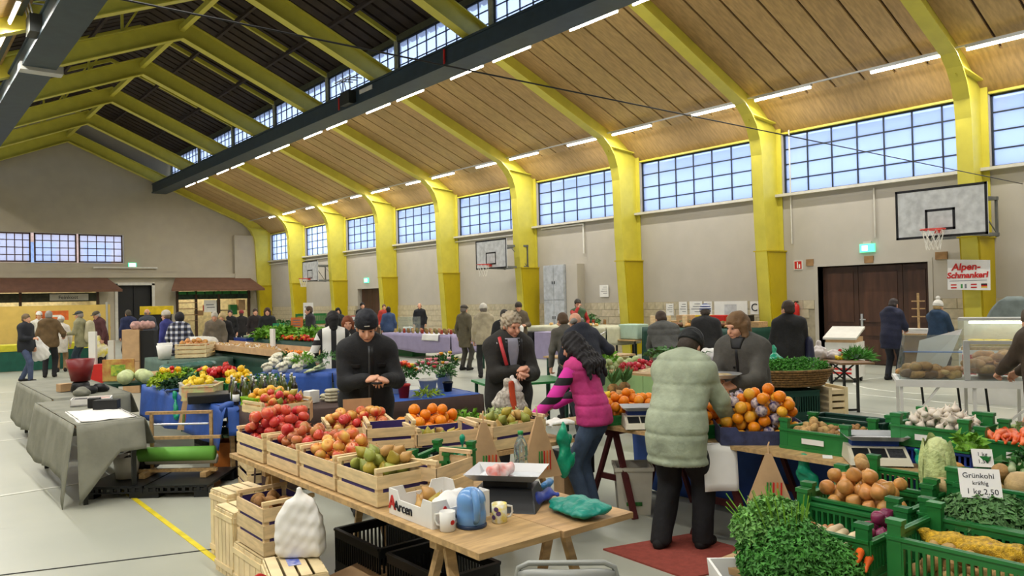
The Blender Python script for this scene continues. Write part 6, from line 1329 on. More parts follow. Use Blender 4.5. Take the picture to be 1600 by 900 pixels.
# green table end with white cabbages and a fruit carton
gt = thing('green_table', 'dark green painted table end with white cabbages', 'table', (3.0, 12.35, 0), R(-20))
MB().box(-.5, .7, -.4, .4, .71, .75).obj('table_top', M('dark_green'), gt)
for sx in (-.42, .6):
    for sy in (-.3, .3): MB().box(sx - .06, sx + .06, sy - .03, sy + .03, 0, .71).obj('leg', M('green_plastic'), gt)
    MB().box(sx - .02, sx + .02, -.3, .3, .4, .5).obj('rail', M('green_plastic'), gt)
for i, (dx, dy) in enumerate(((-.12, -.12), (.10, -.2), (.12, .06), (-.05, .1))): tag(inst(prod('white_cabbage', i)[0], 'white_cabbage', (2.80 + dx * 1.15, 12.02 + dy * 1.2, .845), (.2, .1 * i, i), 1.05), 'white cabbage on the dark green table end', 'cabbage', 'white cabbages')
fb = tag(MB().box(-.22, .22, -.02, .02, 0, .32).obj('fruit_carton', M('carton_print', (176, 110, 66), .7, .3, 9, col2=(206, 176, 90)), loc=(2.72, 12.5, .75), rz=R(-30), bev=.005), 'printed brown fruit carton standing behind the cabbages', 'box')
MB().box(-.1, .1, -.026, -.02, .08, .24).obj('yellow_print', M('label_lime'), fb)
for k in range(3): plastic_crate(['lower green crate under the blue table', 'green crate under the blue table beside the roll stand', 'dark crate deep under the blue table'][k], (3.3, 8.9 + .55 * k, 0), H90, .5, .4, .32, ['green_plastic', 'dark_green', 'black_plastic'][k], posts=0)
kraft_bag('brown paper bag hanging at the blue cloth edge', 2.78, 9.5, .80, .42, .22, R(-60)); plastic_bag('thin green bag tied at the blue cloth edge', (2.78, 9.9, .5), [('c', (0, .05, .28), (0, 0, .12), .015, .03), ('c', (0, 0, .12), (0, -.06, 0), .03, .04)], 'teal_bag', 91)
for x, lab in ((2.92, 'wooden trestle post at the blue cloth corner'), (3.12, 'second wooden trestle post under the blue cloth')): tag(MB().bar((x, 8.5, .74), (x + .04, 8.36, 0), .05, .04).obj('trestle_post', M('wood')), lab, 'post')
oc = plastic_crate('orange plastic bottle crate on the floor', (3.02, 8.62, 0), R(-35), .34, .30, .34, 'orange_plastic', posts=0, slots=False) if M('orange_plastic', (196, 112, 40), .5) else 0

# ================================================================ grey-cloth tables, roll stand, pallets
stand('folding_table', 'near folding table under the grey cloth', (1.69, 9.27, 0), H90, 2.3, .54, .74, 'wood', 'dark_steel'); stand('folding_table', 'far folding table under the grey cloth', (2.02, 12.15, 0), H90, 2.9, .8, .74, 'wood', 'dark_steel')
def grey_cover(name, lab, x0, x1, y0, y1, tip):
    """heavy cloth with the near corner hanging in a long point"""
    mb = MB(); mb.grid(lambda u, v: (lerp(x0, x1, u), lerp(y0, y1, v), .755 + .003 * math.sin(u * 9 + v * 31)), 10, 24)
    def sk(a, b, out, dr, fr):
        ln = math.dist(a, b)
        def f(u, v):
            px, py = lerp(a[0], b[0], u), lerp(a[1], b[1], u); k = math.sin(u * ln * fr) * .6 + math.sin(u * ln * fr * 1.9 + 1) * .4; d = dr(u)
            o = .012 + .03 * (1 + k) * v ** .8 + .05 * v; return (px + out[0] * o, py + out[1] * o, .755 - d * v)
        mb.grid(f, max(10, int(ln * 14)), 8)
    sk((x0, y1), (x0, y0), (-1, 0), lambda u: lerp(.50, .60, u) + .06 * math.sin(u * 7) + (.12 * max(0, u - .85) / .15 if tip else 0), 6)
    sk((x0, y0), (x1, y0), (0, -1), lambda u: (.72 - .44 * min(1, u * 1.7)) if tip else .45, 5)
    sk((x1, y0), (x1, y1), (1, 0), lambda u: .25 + .05 * math.sin(u * 9), 6)
    o = mb.obj(name, M('grey_cloth'), smooth=True, fix=False); o.modifiers.new('t', 'SOLIDIFY').thickness = .004; return tag(o, lab, 'tablecloth')
grey_cover('grey_tablecloth', 'grey-green cloth over the near folding table', 1.40, 1.98, 8.12, 10.45, True); grey_cover('grey_tablecloth', 'grey-green cloth over the far folding table', 1.6, 2.44, 10.65, 13.65, False)
rb = thing('red_bucket', 'dark red plastic bucket on a small grinder', 'bucket', (2.0, 11.25, .76)); MB().lathe([(.11, .14), (.17, .42), (.165, .42), (.108, .15), (.001, .15)], 20).obj('bucket', M('bucket_red', (120, 34, 34), .4, .06), rb, True); MB().lathe([(.10, 0), (.12, .02), (.10, .12), (.07, .14)], 14).obj('foot', M('black'), rb, True)
tag(MB().box(-.08, .08, -.06, .06, 0, .1).obj('kraft_box', M('kraft'), loc=(1.86, 11.5, .76), rz=R(15), bev=.004), 'small brown box left of the red bucket', 'box')
for i, (x, y, r_, lab) in enumerate(((2.02, 10.95, .12, 'dark lumpy bag before the red bucket'), (2.2, 11.1, .1, 'small black bag right of the red bucket'), (1.92, 10.75, .09, 'grey cloth bundle below the red bucket'))): plastic_bag(lab, (x, y, .80), [('e', (0, 0, 0), (r_, r_ * .8, .06))], ['black', 'black', 'grey_cloth'][i], 95 + i, h=.015)
cr = thing('cash_box', 'open cash box with printed leaflets on the grey cloth', 'box', (1.84, 9.75, .76), R(-15)); MB().box(-.2, .2, -.15, .15, 0, .015).box(-.2, .2, -.15, -.14, 0, .07).box(-.2, .2, .14, .15, 0, .07).box(-.2, -.19, -.15, .15, 0, .07).box(.19, .2, -.15, .15, 0, .07).obj('box_shell', M('paper'), cr); MB().box(-.17, -.05, -.1, .1, .015, .06).obj('coin_tray', M('black'), cr); MB().box(.0, .17, -.12, .12, .015, .05).obj('leaflet', M('paper_red'), cr)
tag(MB().box(-.06, .06, -.05, .05, 0, .1).obj('card_reader', M('black'), loc=(1.80, 9.4, .76), rz=R(-20), bev=.006), 'small black card terminal before the cash box', 'terminal')
wc = cloth('white_sheet', 'white paper sheet draped over the near grey cloth', (1.72, 8.72, 0), R(88), .95, .46, .764, (0, 0, .04, .05), 'paper', .01, 8, 4); wc['category'] = 'sheet'
tag(MB().box(-.12, .12, -.06, .06, 0, .1).obj('dark_box', M('black_plastic'), loc=(1.86, 9.1, .762), rz=R(-30), bev=.004), 'small dark box behind the white sheet', 'box')
# roll stand
rs = thing('paper_roll_stand', 'wooden stand holding a thick roll of green paper', 'stand', (2.32, 8.30, .20), R(-39)); WS = M('wood')
for z, x0, x1, y_ in ((.54, -.34, .34, .1), (.30, -.44, .46, 0), (-.03, -.46, .42, 0)): MB().box(x0, x1, y_ - .02, y_ + .02, z - .015, z + .015).obj('rail', WS, rs)
for x in (-.28, .33): MB().box(x - .015, x + .015, .08, .11, -.02, .54).obj('upright', WS, rs); MB().box(x - .03, x + .03, -.14, .14, -.08, -.03).obj('foot', WS, rs)
MB().tube([(-.3, .1, .42), (.3, .1, .42)], .01, 8).obj('cutter_bar', M('chrome'), rs); MB().tube([(-.36, -.02, .14), (.40, -.02, .14)], .072, 18).obj('green_roll', M('roll_green', (110, 176, 70), .6, .05), rs, True); MB().tube([(-.34, .1, .06), (.38, .1, .06)], .05, 14).obj('paper_roll', M('paper'), rs, True)
for i, (dx, lab) in enumerate(((-.30, 'black plastic pallet under the grey cloth end'), (.32, 'black plastic pallet under the roll stand'))):
    a = R(-39); t = thing('plastic_pallet', lab, 'pallet', (2.20 + dx * math.cos(a) * 1.0, 8.36 + dx * math.sin(a), 0), a)
    MB().box(-.30, .30, -.4, .4, .09, .115).obj('deck', M('black_plastic'), t)
    mb = MB()
    for k in range(9): mb.box(-.29 + .07 * k, -.26 + .07 * k, -.42, -.4, .06, .115)
    mb.box(-.3, .3, -.42, -.4, .1, .12).box(-.3, .3, -.42, -.4, .05, .065); tag(mb.obj('edge_grille', M('black_plastic'), t), kind='stuff')
    for sx in (-.24, .24):
        for sy in (-.34, .34): MB().box(sx - .07, sx + .07, sy - .07, sy + .07, 0, .09).obj('block_foot', M('black_plastic'), t)
plastic_bag('black bag slumped under the grey cloth', (2.05, 8.75, .12), [('e', (0, 0, .1), (.2, .16, .13)), ('e', (.15, .1, .08), (.12, .1, .1), dict(k=.05))], 'black', 97, h=.02); tag(MB().lathe([(.10, 0), (.13, .22), (.125, .22), (.1, .02), (.001, .02)], 16).obj('pail', M('offwhite'), smooth=True, loc=(1.92, 8.55, .12)), 'pale pail standing under the grey cloth', 'pail')

# ================================================================ stalls further back on the left
def simple_stall(lab, x0, x1, y0, y1, z, m, drop, seed, lab2):
    stand('stall_table', lab2, ((x0+x1)/2, (y0+y1)/2, 0), 0, x1 - x0 - .04, y1 - y0 - .04, z - .012, 'wood', 'dark_green'); return cloth('stall_cloth', lab, ((x0+x1)/2, (y0+y1)/2, 0), 0, x1 - x0, y1 - y0, z, (drop, drop, drop, drop), m, .012, 4, seed)
simple_stall('dark green cloth under the garlic and onion trays', 5.5, 6.4, 12.9, 17.6, .86, 'dark_green', .8, 21, 'table under the garlic and onion trays')
tr = thing('sloping_tray', 'long sloping cardboard tray of garlic and small onions', 'tray', (5.7, 15.0, .90)); MB().box(-.3, .3, -2.3, 2.3, 0, .02).obj('tray_floor', M('kraft'), tr); MB().box(-.32, -.3, -2.3, 2.3, 0, .12).obj('tray_front', M('kraft'), tr); MB().box(.3, .32, -2.3, 2.3, 0, .14).obj('tray_back', M('kraft'), tr)
pile(['garlic', 'shallot', 'potato'], 'garlic or small onion in the sloping tray', 'garlic and onions in the sloping tray', (5.7, 15.4), .56, 3.4, .93, 150, 0, .1, 111, cat='onion', sc=1.5); pile(['mandarin'], 'mandarin at the near end of the sloping tray', 'mandarins in the sloping tray', (5.7, 13.2), .5, .8, .93, 26, 0, .1, 112)
plastic_bag('white sheet bundled at the far end of the sloping tray', (5.6, 17.5, .9), [('c', (0, -.3, .1), (0, .3, .12), .14, .12), ('c', (-.2, 0, .1), (-.28, .05, -.35), .12, .18, (1, 0, 0), .4)], 'offwhite', 113, h=.025, name='white_sheet', cat='sheet')
tag(MB().box(-.02, .02, -.09, .09, 0, .42).obj('white_post_sign', M('white'), loc=(5.95, 14.7, .92)), 'narrow white sign standing in the sloping tray', 'sign')
# wicker crates and bowls before the checked shirt
wood_crate('pale crate of onions before the checked shirt', (4.95, 16.2, .80), R(60), .8, .6, .26, 3, liner=False, mat='wood_pale'); pile(['onion', 'shallot'], 'onion in the pale crate before the checked shirt', 'onions in the pale crate', (4.95, 16.2), .74, .54, 1.0, 46, R(60), .3, 114, sc=1.3)
simple_stall('grey-green cloth under the pale onion crate', 4.2, 5.4, 15.4, 17.0, .79, 'grey_green', .5, 22, 'table under the pale onion crate') if M('grey_green', (86, 110, 98), .8, .1, 4) else 0
for i, (x, y, lab) in enumerate(((4.55, 16.9, 'white bucket left of the checked shirt'), (4.3, 16.0, 'white tub on the grey-green cloth'), (5.5, 17.9, 'white bucket right of the checked shirt'))): tag(MB().lathe([(.11, 0), (.15, .26), (.145, .26), (.108, .02), (.001, .02)], 16).obj('bucket', M('white'), smooth=True, loc=(x, y, .81 if i < 2 else .87)), lab, 'bucket')
plastic_bag('green plastic sheet crumpled on the grey-green table', (4.0, 13.6, .80), [('c', (-.3, 0, 0), (.4, .1, .02), .14, .12, (0, 0, 1), .5)], M('sheet_green', (70, 110, 100), .4, .2, 6), 115, h=.025)
stand('stall_table', 'small table under the crumpled green sheet', (4.05, 13.6, 0), 0, 1.2, .8, .74, 'wood', 'dark_green')
# cardboard columns and boards
for i, (x, y, w, d, h, m, lab) in enumerate(((4.20, 18.0, .34, .3, 1.35, 'kraft', 'tall brown carton column beside the folded boards'), (4.5, 17.9, .28, .3, 1.32, 'black', 'tall black column beside the brown cartons'), (3.55, 18.6, .14, .12, 1.32, 'white', 'tall white board standing in the red box'), (3.85, 18.3, .12, .1, 1.12, 'offwhite', 'shorter white board beside the tall one'), (3.6, 18.55, .36, .34, .62, 'red', 'red box carrying a white board'))):
    t = thing('carton_column' if 'column' in lab else 'board' if 'board st' in lab or 'shorter' in lab else 'red_box', lab, 'box' if i in (0, 1, 4) else 'board', (x, y, 0), R(-30))
    n_ = 2 if i == 0 else 1
    for k in range(n_): MB().box(-w/2, w/2, -d/2, d/2, h * k / n_ + .003, h * (k + 1) / n_ - .003).obj('panel' if i in (2, 3) else 'carton', M(m), t, bev=.005)
plastic_bag('pink and white packet on top of the black column', (4.38, 17.9, 1.43), [('c', (-.16, 0, 0), (.16, 0, 0), .09, .09)], M('pinkish', (206, 160, 150), .5, .2, 20), 116, h=.02, name='packet', cat='packet')
tag(MB().box(-.5, .5, -.2, .2, 0, .28).obj('yellow_crate_box', M('yellow_crate'), loc=(7.2, 27.6, 1.55), rz=R(-20), bev=.01), 'yellow crate raised behind the queueing men', 'crate')
tag(MB().box(-.45, .45, -.15, .15, 0, 1.55).obj('display_cabinet', M('black'), loc=(7.2, 27.6, 0), rz=R(-20), bev=.01), 'dark cabinet under the yellow crate', 'cabinet')
# lettuce stall
simple_stall('dark green cloth round the lettuce stall', 7.4, 8.5, 15.2, 20.4, .95, 'dark_green', .85, 31, 'table of the lettuce stall')
for i, (x, y, m_, r_) in enumerate(((7.7, 18.2, 'lettuce', (.4, .5, .24)), (7.9, 17.1, 'lettuce', (.4, .45, .22)), (7.7, 19.2, 'lettuce', (.4, .4, .2)), (8.1, 16.1, 'kale', (.35, .4, .26)), (7.8, 15.6, 'spinach', (.3, .25, .2)))):
    greens('lettuce_heap', ['large bright lettuce heap on the lettuce stall', 'lettuce heap in the middle of the lettuce stall', 'lettuce heap at the far end of the lettuce stall', 'grey-green savoy heap on the lettuce stall', 'dark spinach heap at the near end of the lettuce stall'][i], 'lettuce', (x, y, .98), r_, 240, .16, m_, 120 + i)
pile(['leek'], 'white leek on the lettuce stall', 'leeks on the lettuce stall', (7.75, 19.9), .7, .7, .97, 20, 0, .1, 131, lay=.4, sc=1.4)
plastic_crate('blue plastic crate at the far end of the lettuce stall', (7.38, 20.0, .70), H90, .9, .3, .26, 'blue_plastic', posts=0)
pile(['tomato', 'mandarin'], 'tomato or mandarin along the lettuce stall edge', 'small fruit along the lettuce stall', (7.52, 17.4), .2, 3.0, .96, 60, 0, .1, 132, cat='fruit', sc=1.3); pile(['tomato'], 'tomato in the near corner of the lettuce stall', 'tomatoes on the lettuce stall', (7.6, 15.5), .4, .5, .96, 34, 0, .4, 133, sc=1.3)
for i, (x, y, z, m_, lab, w_, h_) in enumerate(((8.6, 16.2, 1.15, 'paper', 'white price board with red edge over the lettuce stall', .42, .34), (8.3, 18.9, 1.2, 'orange_sign', 'orange price card over the lettuce stall', .3, .26), (10.3, 22.6, 1.33, 'paper', 'tall white price board beyond the lettuce stall', .3, .5), (8.1, 19.6, 1.15, 'teal_card', 'green price card in the lettuce', .3, .16))):
    M('orange_sign', (226, 120, 60), .6); M('teal_card', (30, 160, 100), .5); t = thing('price_board', lab, 'sign', (x, y, z), R(-35)); MB().box(-w_/2, w_/2, -.01, .01, 0, h_).obj('card', M(m_), t); MB().box(-.01, .01, -.008, .008, -.3, 0).obj('stick', M('wood'), t)
    mb = MB()
    for k in range(3): mb.box(-w_ * .35, w_ * .3, -.013, -.01, h_ * (.2 + .25 * k), h_ * (.28 + .25 * k))
    mb.obj('handwriting', M('ink_grey'), t)
    if i == 0: MB().box(-w_/2 - .02, -w_/2, -.012, .012, -.02, h_ + .02).box(-w_/2, w_/2, -.012, .012, h_, h_ + .02).obj('red_edge', M('red'), t)
simple_stall('dark red cloth over the stall beyond the lettuces', 10.0, 10.9, 22.5, 25.5, 1.0, 'maroon_cloth', .6, 33, 'table of the stall beyond the lettuces') if M('maroon_cloth', (90, 34, 42), .8, .1, 5) else 0
for i in range(5): greens('leafy_greens', 'small grey-green plant number %s from the near end of the dark red stall' % ['one', 'two', 'three', 'four', 'five'][i], 'plant', (10.4, 22.8 + .6 * i, 1.03), (.22, .25, .2), 90, .12, ['kale', 'dark', 'kale', 'spinach', 'kale'][i], 140 + i)
plastic_crate('green crate piled high at the back by the columns', (11.6, 25.2, 1.1), R(-30), 1.0, .6, .35, 'green_plastic', posts=0); stand('stall_table', 'table under the high green crate', (11.6, 25.2, 0), R(-30), 1.1, .7, 1.09, 'wood', 'dark_green')
# lilac table
stand('stall_table', 'long table under the lilac cloth', (13.55, 20.9, 0), H90, 3.9, .9, .76, 'wood', 'dark_steel'); cloth('lilac_cloth', 'lilac cloth over the long table by the columns', (13.55, 20.9, 0), H90, 4.0, .96, .77, (.55, .55, .55, .55), M('lilac', (158, 148, 178), .8, .06, 4), .012, 4, 41)
wl = cloth('white_runner', 'white lace runner over the end of the lilac table', (13.25, 19.9, 0), H90, .9, .45, .785, (0, 0, .2, .2), 'paper', .02, 9, 42)
for i in range(60): v = i % 4; tag(inst(prod('jar', v)[0], 'jar', (13.2 + .16 * (i % 5), 19.3 + .27 * (i // 5), .785), (0, 0, 0), 1.25), 'small preserve jar on the lilac table', 'jar', 'jars on the lilac table')
plastic_crate('green box under the lilac table', (13.7, 22.1, 0), H90, .9, .5, .3, 'green_plastic', posts=0, slots=False)
hd = thing('acrylic_hood', 'clear acrylic hood at the far end of the lilac table', 'hood', (13.6, 22.4, .79)); MB().box(-.01, .01, -.4, .4, 0, .5).obj('front_pane', CLEAR, hd); MB().box(0, .4, -.41, -.4, 0, .5).obj('side_pane', CLEAR, hd)
plastic_bag('wrapped white sausages under the acrylic hood', (13.75, 22.4, .86), [('c', (0, -.2, 0), (0, .2, 0), .09, .08)], 'paper', 143, h=.02, name='parcel', cat='parcel')
# ================================================================ stalls in the middle and on the right
pg = thing('green_stall', 'pale green market stall with rows of mixed vegetables', 'stall', (7.95, 6.55, 0))
MB().box(-.5, .5, -1.0, 1.0, .82, .85).obj('table_top', M('wood'), pg); 
for k in range(4): MB().box(-.5, -.47, -1.0 + .5 * k + .004, -.5 + .5 * k - .004, .2, .82).obj('front_panel', M('pale_green', (150, 182, 120), .5, .06), pg)
for sx in (-.44, .44):
    for sy in (-.94, .94): MB().box(sx - .03, sx + .03, sy - .03, sy + .03, 0, .82).obj('leg', M('dark_green'), pg)
def row(kind, lab, grp, y, n, sc_=1.4, seed=1, lay=None, cat=None): pile([kind] if isinstance(kind, str) else kind, lab, grp, (7.95, y), .92, .30, .86, n, 0, .3, seed, sc=sc_, lay=lay, cat=cat, slope=(.22, 0))
row('kohlrabi', 'kohlrabi in the left row of the pale green stall', 'kohlrabi on the pale green stall', 7.32, 12, 1.2, 151)
row('radish', 'red radish on the pale green stall', 'radishes on the pale green stall', 6.98, 44, 1.5, 152); row('parsnip', 'parsnip row on the pale green stall', 'parsnips on the pale green stall', 6.72, 14, 1.2, 153, .0)
row('celery_stick', 'dark green stick on the pale green stall', 'green sticks on the pale green stall', 6.50, 22, 1.0, 154, 0, 'zucchini'); row('garlic', 'white turnip on the pale green stall', 'white turnips on the pale green stall', 6.26, 30, 1.5, 155, None, 'turnip'); row(['tomato', 'radish', 'onion'], 'red vegetable at the right of the pale green stall', 'red vegetables on the pale green stall', 5.94, 30, 1.2, 156, None, 'vegetable')
greens('leafy_greens', 'spring onion leaves at the left of the pale green stall', 'greens', (7.85, 7.6, .92), (.25, .2, .12), 120, .1, 'lettuce', 157); greens('leafy_greens', 'grey-green leaf row at the back of the pale green stall', 'greens', (8.3, 6.7, 1.0), (.2, .5, .1), 160, .1, 'kale', 158)
plastic_bag('white paper parcel with a green end behind the vegetables', (8.75, 6.7, .98), [('c', (-.1, .25, 0), (.15, -.25, .02), .10, .09)], 'paper', 159, h=.018, name='parcel', cat='parcel')
stand('stall_table', 'small table carrying the white parcel', (8.78, 6.6, 0), 0, .56, 1.0, .88, 'lilac', 'dark_green')
wk = thing('wire_holder', 'thin wire bag holder on the pale green stall', 'holder', (7.5, 7.42, .86)); MB().tube([(0, 0, 0), (0, 0, .42), (.1, -.1, .5)], .008, 6).tube([(0, 0, .38), (-.06, .06, .46)], .008, 6).obj('wire', M('chrome'), wk)
# cress basket on crates
wb = thing('wicker_basket', 'oval wicker basket of green lamb lettuce', 'basket', (8.32, 5.02, .74), R(-30))
for k in range(7): MB().tube([((.40 + .018 * k) * math.cos(a), (.24 + .014 * k) * math.sin(a), .02 + .028 * k) for a in [2 * math.pi * j / 28 for j in range(29)]], .016, 6, False).obj('wicker_ring', M('wicker', (150, 112, 62), .8, .3, 40), wb, True)
MB().lathe([(.001, 0), (.40, 0), (.40, .02), (.001, .02)], 24, sy=.6).obj('basket_floor', M('wicker'), wb)
mb = MB(); rr = random.Random(5); 
for (a, b_) in ((-.2, 0), (.2, .02), (0, .05)): clump(mb, (a, b_, .18), (.28, .22, .12), 700, .05, .5, .5, rr)
tag(mb.obj('lettuce_leaves', M('leaf_chive'), wb, fix=False), kind='stuff')
o = MB().lathe([(.001, .02), (.38, .1), (.36, .19), (.001, .22)], 18, sy=.6).obj('lettuce_heart', M('leaf_chive'), wb, True)
for k in range(2): plastic_crate(['lower dark green crate under the wicker basket', 'upper dark green crate under the wicker basket'][k], (8.25, 5.05, .36 * k), R(-30), .6, .42, .34, 'dark_green', posts=0)
sb = thing('slatted_basket', 'pale slatted basket right of the wicker basket', 'basket', (8.72, 4.78, 0), R(-30))
for k in range(9): MB().box(-.12, .12, -.2, .2, .04 + .075 * k, .09 + .075 * k).obj('slat', M('wood_pale'), sb)
for s in (-.1, .1): MB().box(s - .02, s + .02, -.21, .21, 0, .72).obj('upright', M('wood_pale'), sb)
plastic_bag('shiny green plastic bag beside the lettuce basket', (8.9, 5.6, .95), [('e', (0, 0, 0), (.14, .12, .1)), ('c', (0, 0, .08), (.05, .03, .2), .03, .02)], 'teal_bag', 161, h=.016)
stand('stall_table', 'small table carrying the shiny green bag', (8.95, 5.75, 0), 0, .6, .6, .85, 'wood', 'dark_green'); greens('leafy_greens', 'light green leaf heap beside the shiny green bag', 'greens', (8.75, 5.95, .88), (.22, .2, .16), 200, .07, 'lettuce', 162)
# dish in the hands of the woman in grey
dish = thing('metal_dish', 'shiny metal dish held by the woman in grey', 'dish', wpt(p_coat, (0.0, .52, 1.13)), R(-10)); MB().lathe([(.001, 0), (.10, .0), (.17, .035), (.175, .04), (.165, .04), (.1, .008), (.001, .006)], 24).obj('dish', M('chrome'), dish, True)
MB().lathe([(.09, .008), (.12, .02), (.08, .035), (.001, .04)], 14, sy=.7).obj('food', M('food', (200, 176, 130), .6, .2, 20), dish, True)
# bag and strap of the grey-haired man, wallet of the man in black
bg = thing('carrier_bag', 'patterned carrier bag with an orange band held by the grey-haired man', 'bag', wpt(p_grey, (.10, .34, .80)), p_grey.rotation_euler.z)
blob('bag_body', [('c', (0, 0, .22), (0, 0, .10), .07, .12, (0, 1, 0), .55), ('c', (-.04, 0, .05), (.05, 0, .04), .12, .12, (0, 1, 0), .6)], .011, M('bag_pattern', (206, 200, 186), .5, .3, 40, col2=(140, 132, 120)), bg, disp=wrinkle(.008, 40, 5))
blob('orange_band', [('c', (.0, .055, .26), (-.02, .07, -.05), .03, .035, (0, 1, 0), .4)], .011, M('band', (206, 80, 44), .5), bg); blob('bag_top', [('c', (-.03, 0, .3), (-.05, .01, .22), .03, .06, (0, 1, 0), .6)], .011, M('paper'), bg, disp=wrinkle(.008, 50, 6))
sp = wpt(p_grey, (.13, .15, 1.47)); ep = wpt(p_grey, (.11, .30, 1.22)); md_ = wpt(p_grey, (.125, .225, 1.36))
tag(MB().tube([sp, md_, ep], .018, 8).obj('red_strap', M('strap', (196, 52, 58), .5), smooth=True), 'red strap over the shoulder of the grey-haired man', 'strap')
tag(MB().box(-.05, .05, -.035, .035, -.008, .008).obj('wallet', M('black'), loc=wpt(p_black, (-.03, .46, 1.17)), rz=.4, bev=.004), 'dark wallet in the hands of the man in black', 'wallet')
# narrow folding table near the right, bread stand
nt_ = thing('folding_table', 'narrow folding table with bags and chives', 'table', (11.45, 6.15, 0), R(52)); MB().box(-.75, .5, -.25, .25, .76, .79).obj('table_top', M('wood_dark', (136, 104, 72), .6, .15, 6), nt_)
for x_ in (-.3, .15):
    MB().bar((x_, -.2, .76), (x_, -.2, 0), .035, .035).obj('leg', M('dark_steel'), nt_); MB().bar((x_, .2, .76), (x_, .2, 0), .035, .035).obj('leg', M('dark_steel'), nt_); MB().bar((x_, -.2, .04), (x_, .2, .04), .03, .03).obj('foot_bar', M('dark_steel'), nt_)
    MB().bar((x_, -.2, .45), (x_, .2, .76), .02, .02).obj('brace', M('dark_steel'), nt_); MB().bar((x_, .2, .45), (x_, -.2, .76), .02, .02).obj('brace', M('dark_steel'), nt_)
plastic_bag('knotted white plastic bags on the narrow folding table', (11.25, 6.3, .85), [('e', (0, 0, .03), (.14, .12, .11)), ('c', (0, 0, .1), (.03, .02, .2), .03, .04), ('e', (.15, -.16, .0), (.11, .1, .08), dict(k=.03))], M('bag_white', (222, 212, 206), .4, .12, 12, bump=.3), 171, h=.014)
greens('chive_bunch', 'green chive bundle on the narrow folding table', 'chives', (11.55, 5.85, .80), (.22, .18, .09), 330, .16, 'chive', 172, w=.12, curl=.1); pile(['lemon'], 'small yellow fruit on the narrow folding table', 'yellow fruit on the folding table', (11.35, 6.08), .3, .16, .79, 7, R(52), .2, 173, cat='fruit')
BR = (10.1, 3.85, R(-62))
bs_ = thing('bread_stand', 'white market stand with bread and pretzels behind acrylic', 'stand', (BR[0], BR[1], 0), BR[2])
MB().box(-.72, .72, -.38, .38, .72, .76).obj('table_top', M('white'), bs_); MB().box(-.72, .72, -.40, -.38, .68, .76).obj('front_edge', M('white'), bs_)
for x_ in (-.66, .1, .66):
    for y_ in (-.34, .34): MB().box(x_ - .018, x_ + .018, y_ - .018, y_ + .018, 0, .72).obj('leg', M('white'), bs_)
for a, b_ in (((-.66, -.34, .12), (-.25, -.34, .70)), ((.1, -.34, .70), (-.28, -.34, .70)), ((.66, -.34, .5), (.15, -.34, .05))): MB().bar(a, b_, .03, .025).obj('brace', M('white'), bs_)
for x_ in (-.4, .0, .3): MB().bar((x_, .3, .72), (x_ + .06, .3, 0), .025, .025).obj('steel_leg', M('dark_steel'), bs_)
sh = thing('acrylic_guard', 'slanted clear acrylic sneeze guard over the bread', 'guard', (BR[0], BR[1], .765), BR[2])
MB().add([(-.68, -.36, 0), (.0, -.36, 0), (.0, -.2, .52), (-.6, -.2, .52), (-.68, -.352, 0), (.0, -.352, 0), (.0, -.192, .52), (-.6, -.192, .52)], [(0,1,2,3),(7,6,5,4),(0,4,5,1),(1,5,6,2),(2,6,7,3),(3,7,4,0)]).obj('front_pane', CLEAR, sh)
MB().add([(-.68, -.36, 0), (-.68, .3, 0), (-.6, .1, .52), (-.6, -.2, .52), (-.672, -.36, 0), (-.672, .3, 0), (-.592, .1, .52), (-.592, -.2, .52)], [(0,1,2,3),(7,6,5,4),(0,4,5,1),(1,5,6,2),(2,6,7,3),(3,7,4,0)]).obj('side_pane', CLEAR, sh)
MB().add([(-.5, .0, 0), (-.2, -.05, 0), (.05, .08, .58), (-.42, .05, .44)], [(0, 1, 2, 3)]).obj('poster_sheet', M('paper'), sh); MB().box(.0, .06, -.37, -.3, 0, .46).obj('corner_profile', M('lamp_metal'), sh); MB().box(.06, .7, -.36, -.34, .42, .46).obj('top_profile', M('lamp_metal'), sh); MB().box(.06, .7, -.352, -.348, 0, .42).obj('right_pane', CLEAR, sh)
MB().bar((-.62, -.24, .32), (.0, -.24, .32), .03, .01).obj('blue_stripe', M('stripe_blue', (110, 150, 220), .3), sh)
pile(['bread', 'roll', 'bread', 'dark_loaf'], 'loaf behind the acrylic guard', 'loaves on the bread stand', (BR[0] - .17, BR[1] + .28), .66, .56, .765, 46, BR[2], .6, 174, cat='bread', flat=True); pile(['pretzel', 'pretzel', 'bread'], 'pretzel on the right half of the bread stand', 'pretzels on the bread stand', (BR[0] + .17, BR[1] - .32), .62, .6, .82, 52, BR[2], 1.0, 175, flat=True, sc=1.25)
tag(MB().box(-.1, .1, -.08, .08, 0, .05).obj('white_bag_stack', M('paper'), loc=(10.5, 3.7, .77), rz=BR[2], bev=.004), 'stack of white paper bags behind the bread', 'paper')
tag(MB().box(-.16, .16, -.02, .02, 0, .1).obj('paper_slip', M('paper'), loc=(10.55, 3.25, .98), rz=BR[2]), 'white slip over the pretzels', 'paper')
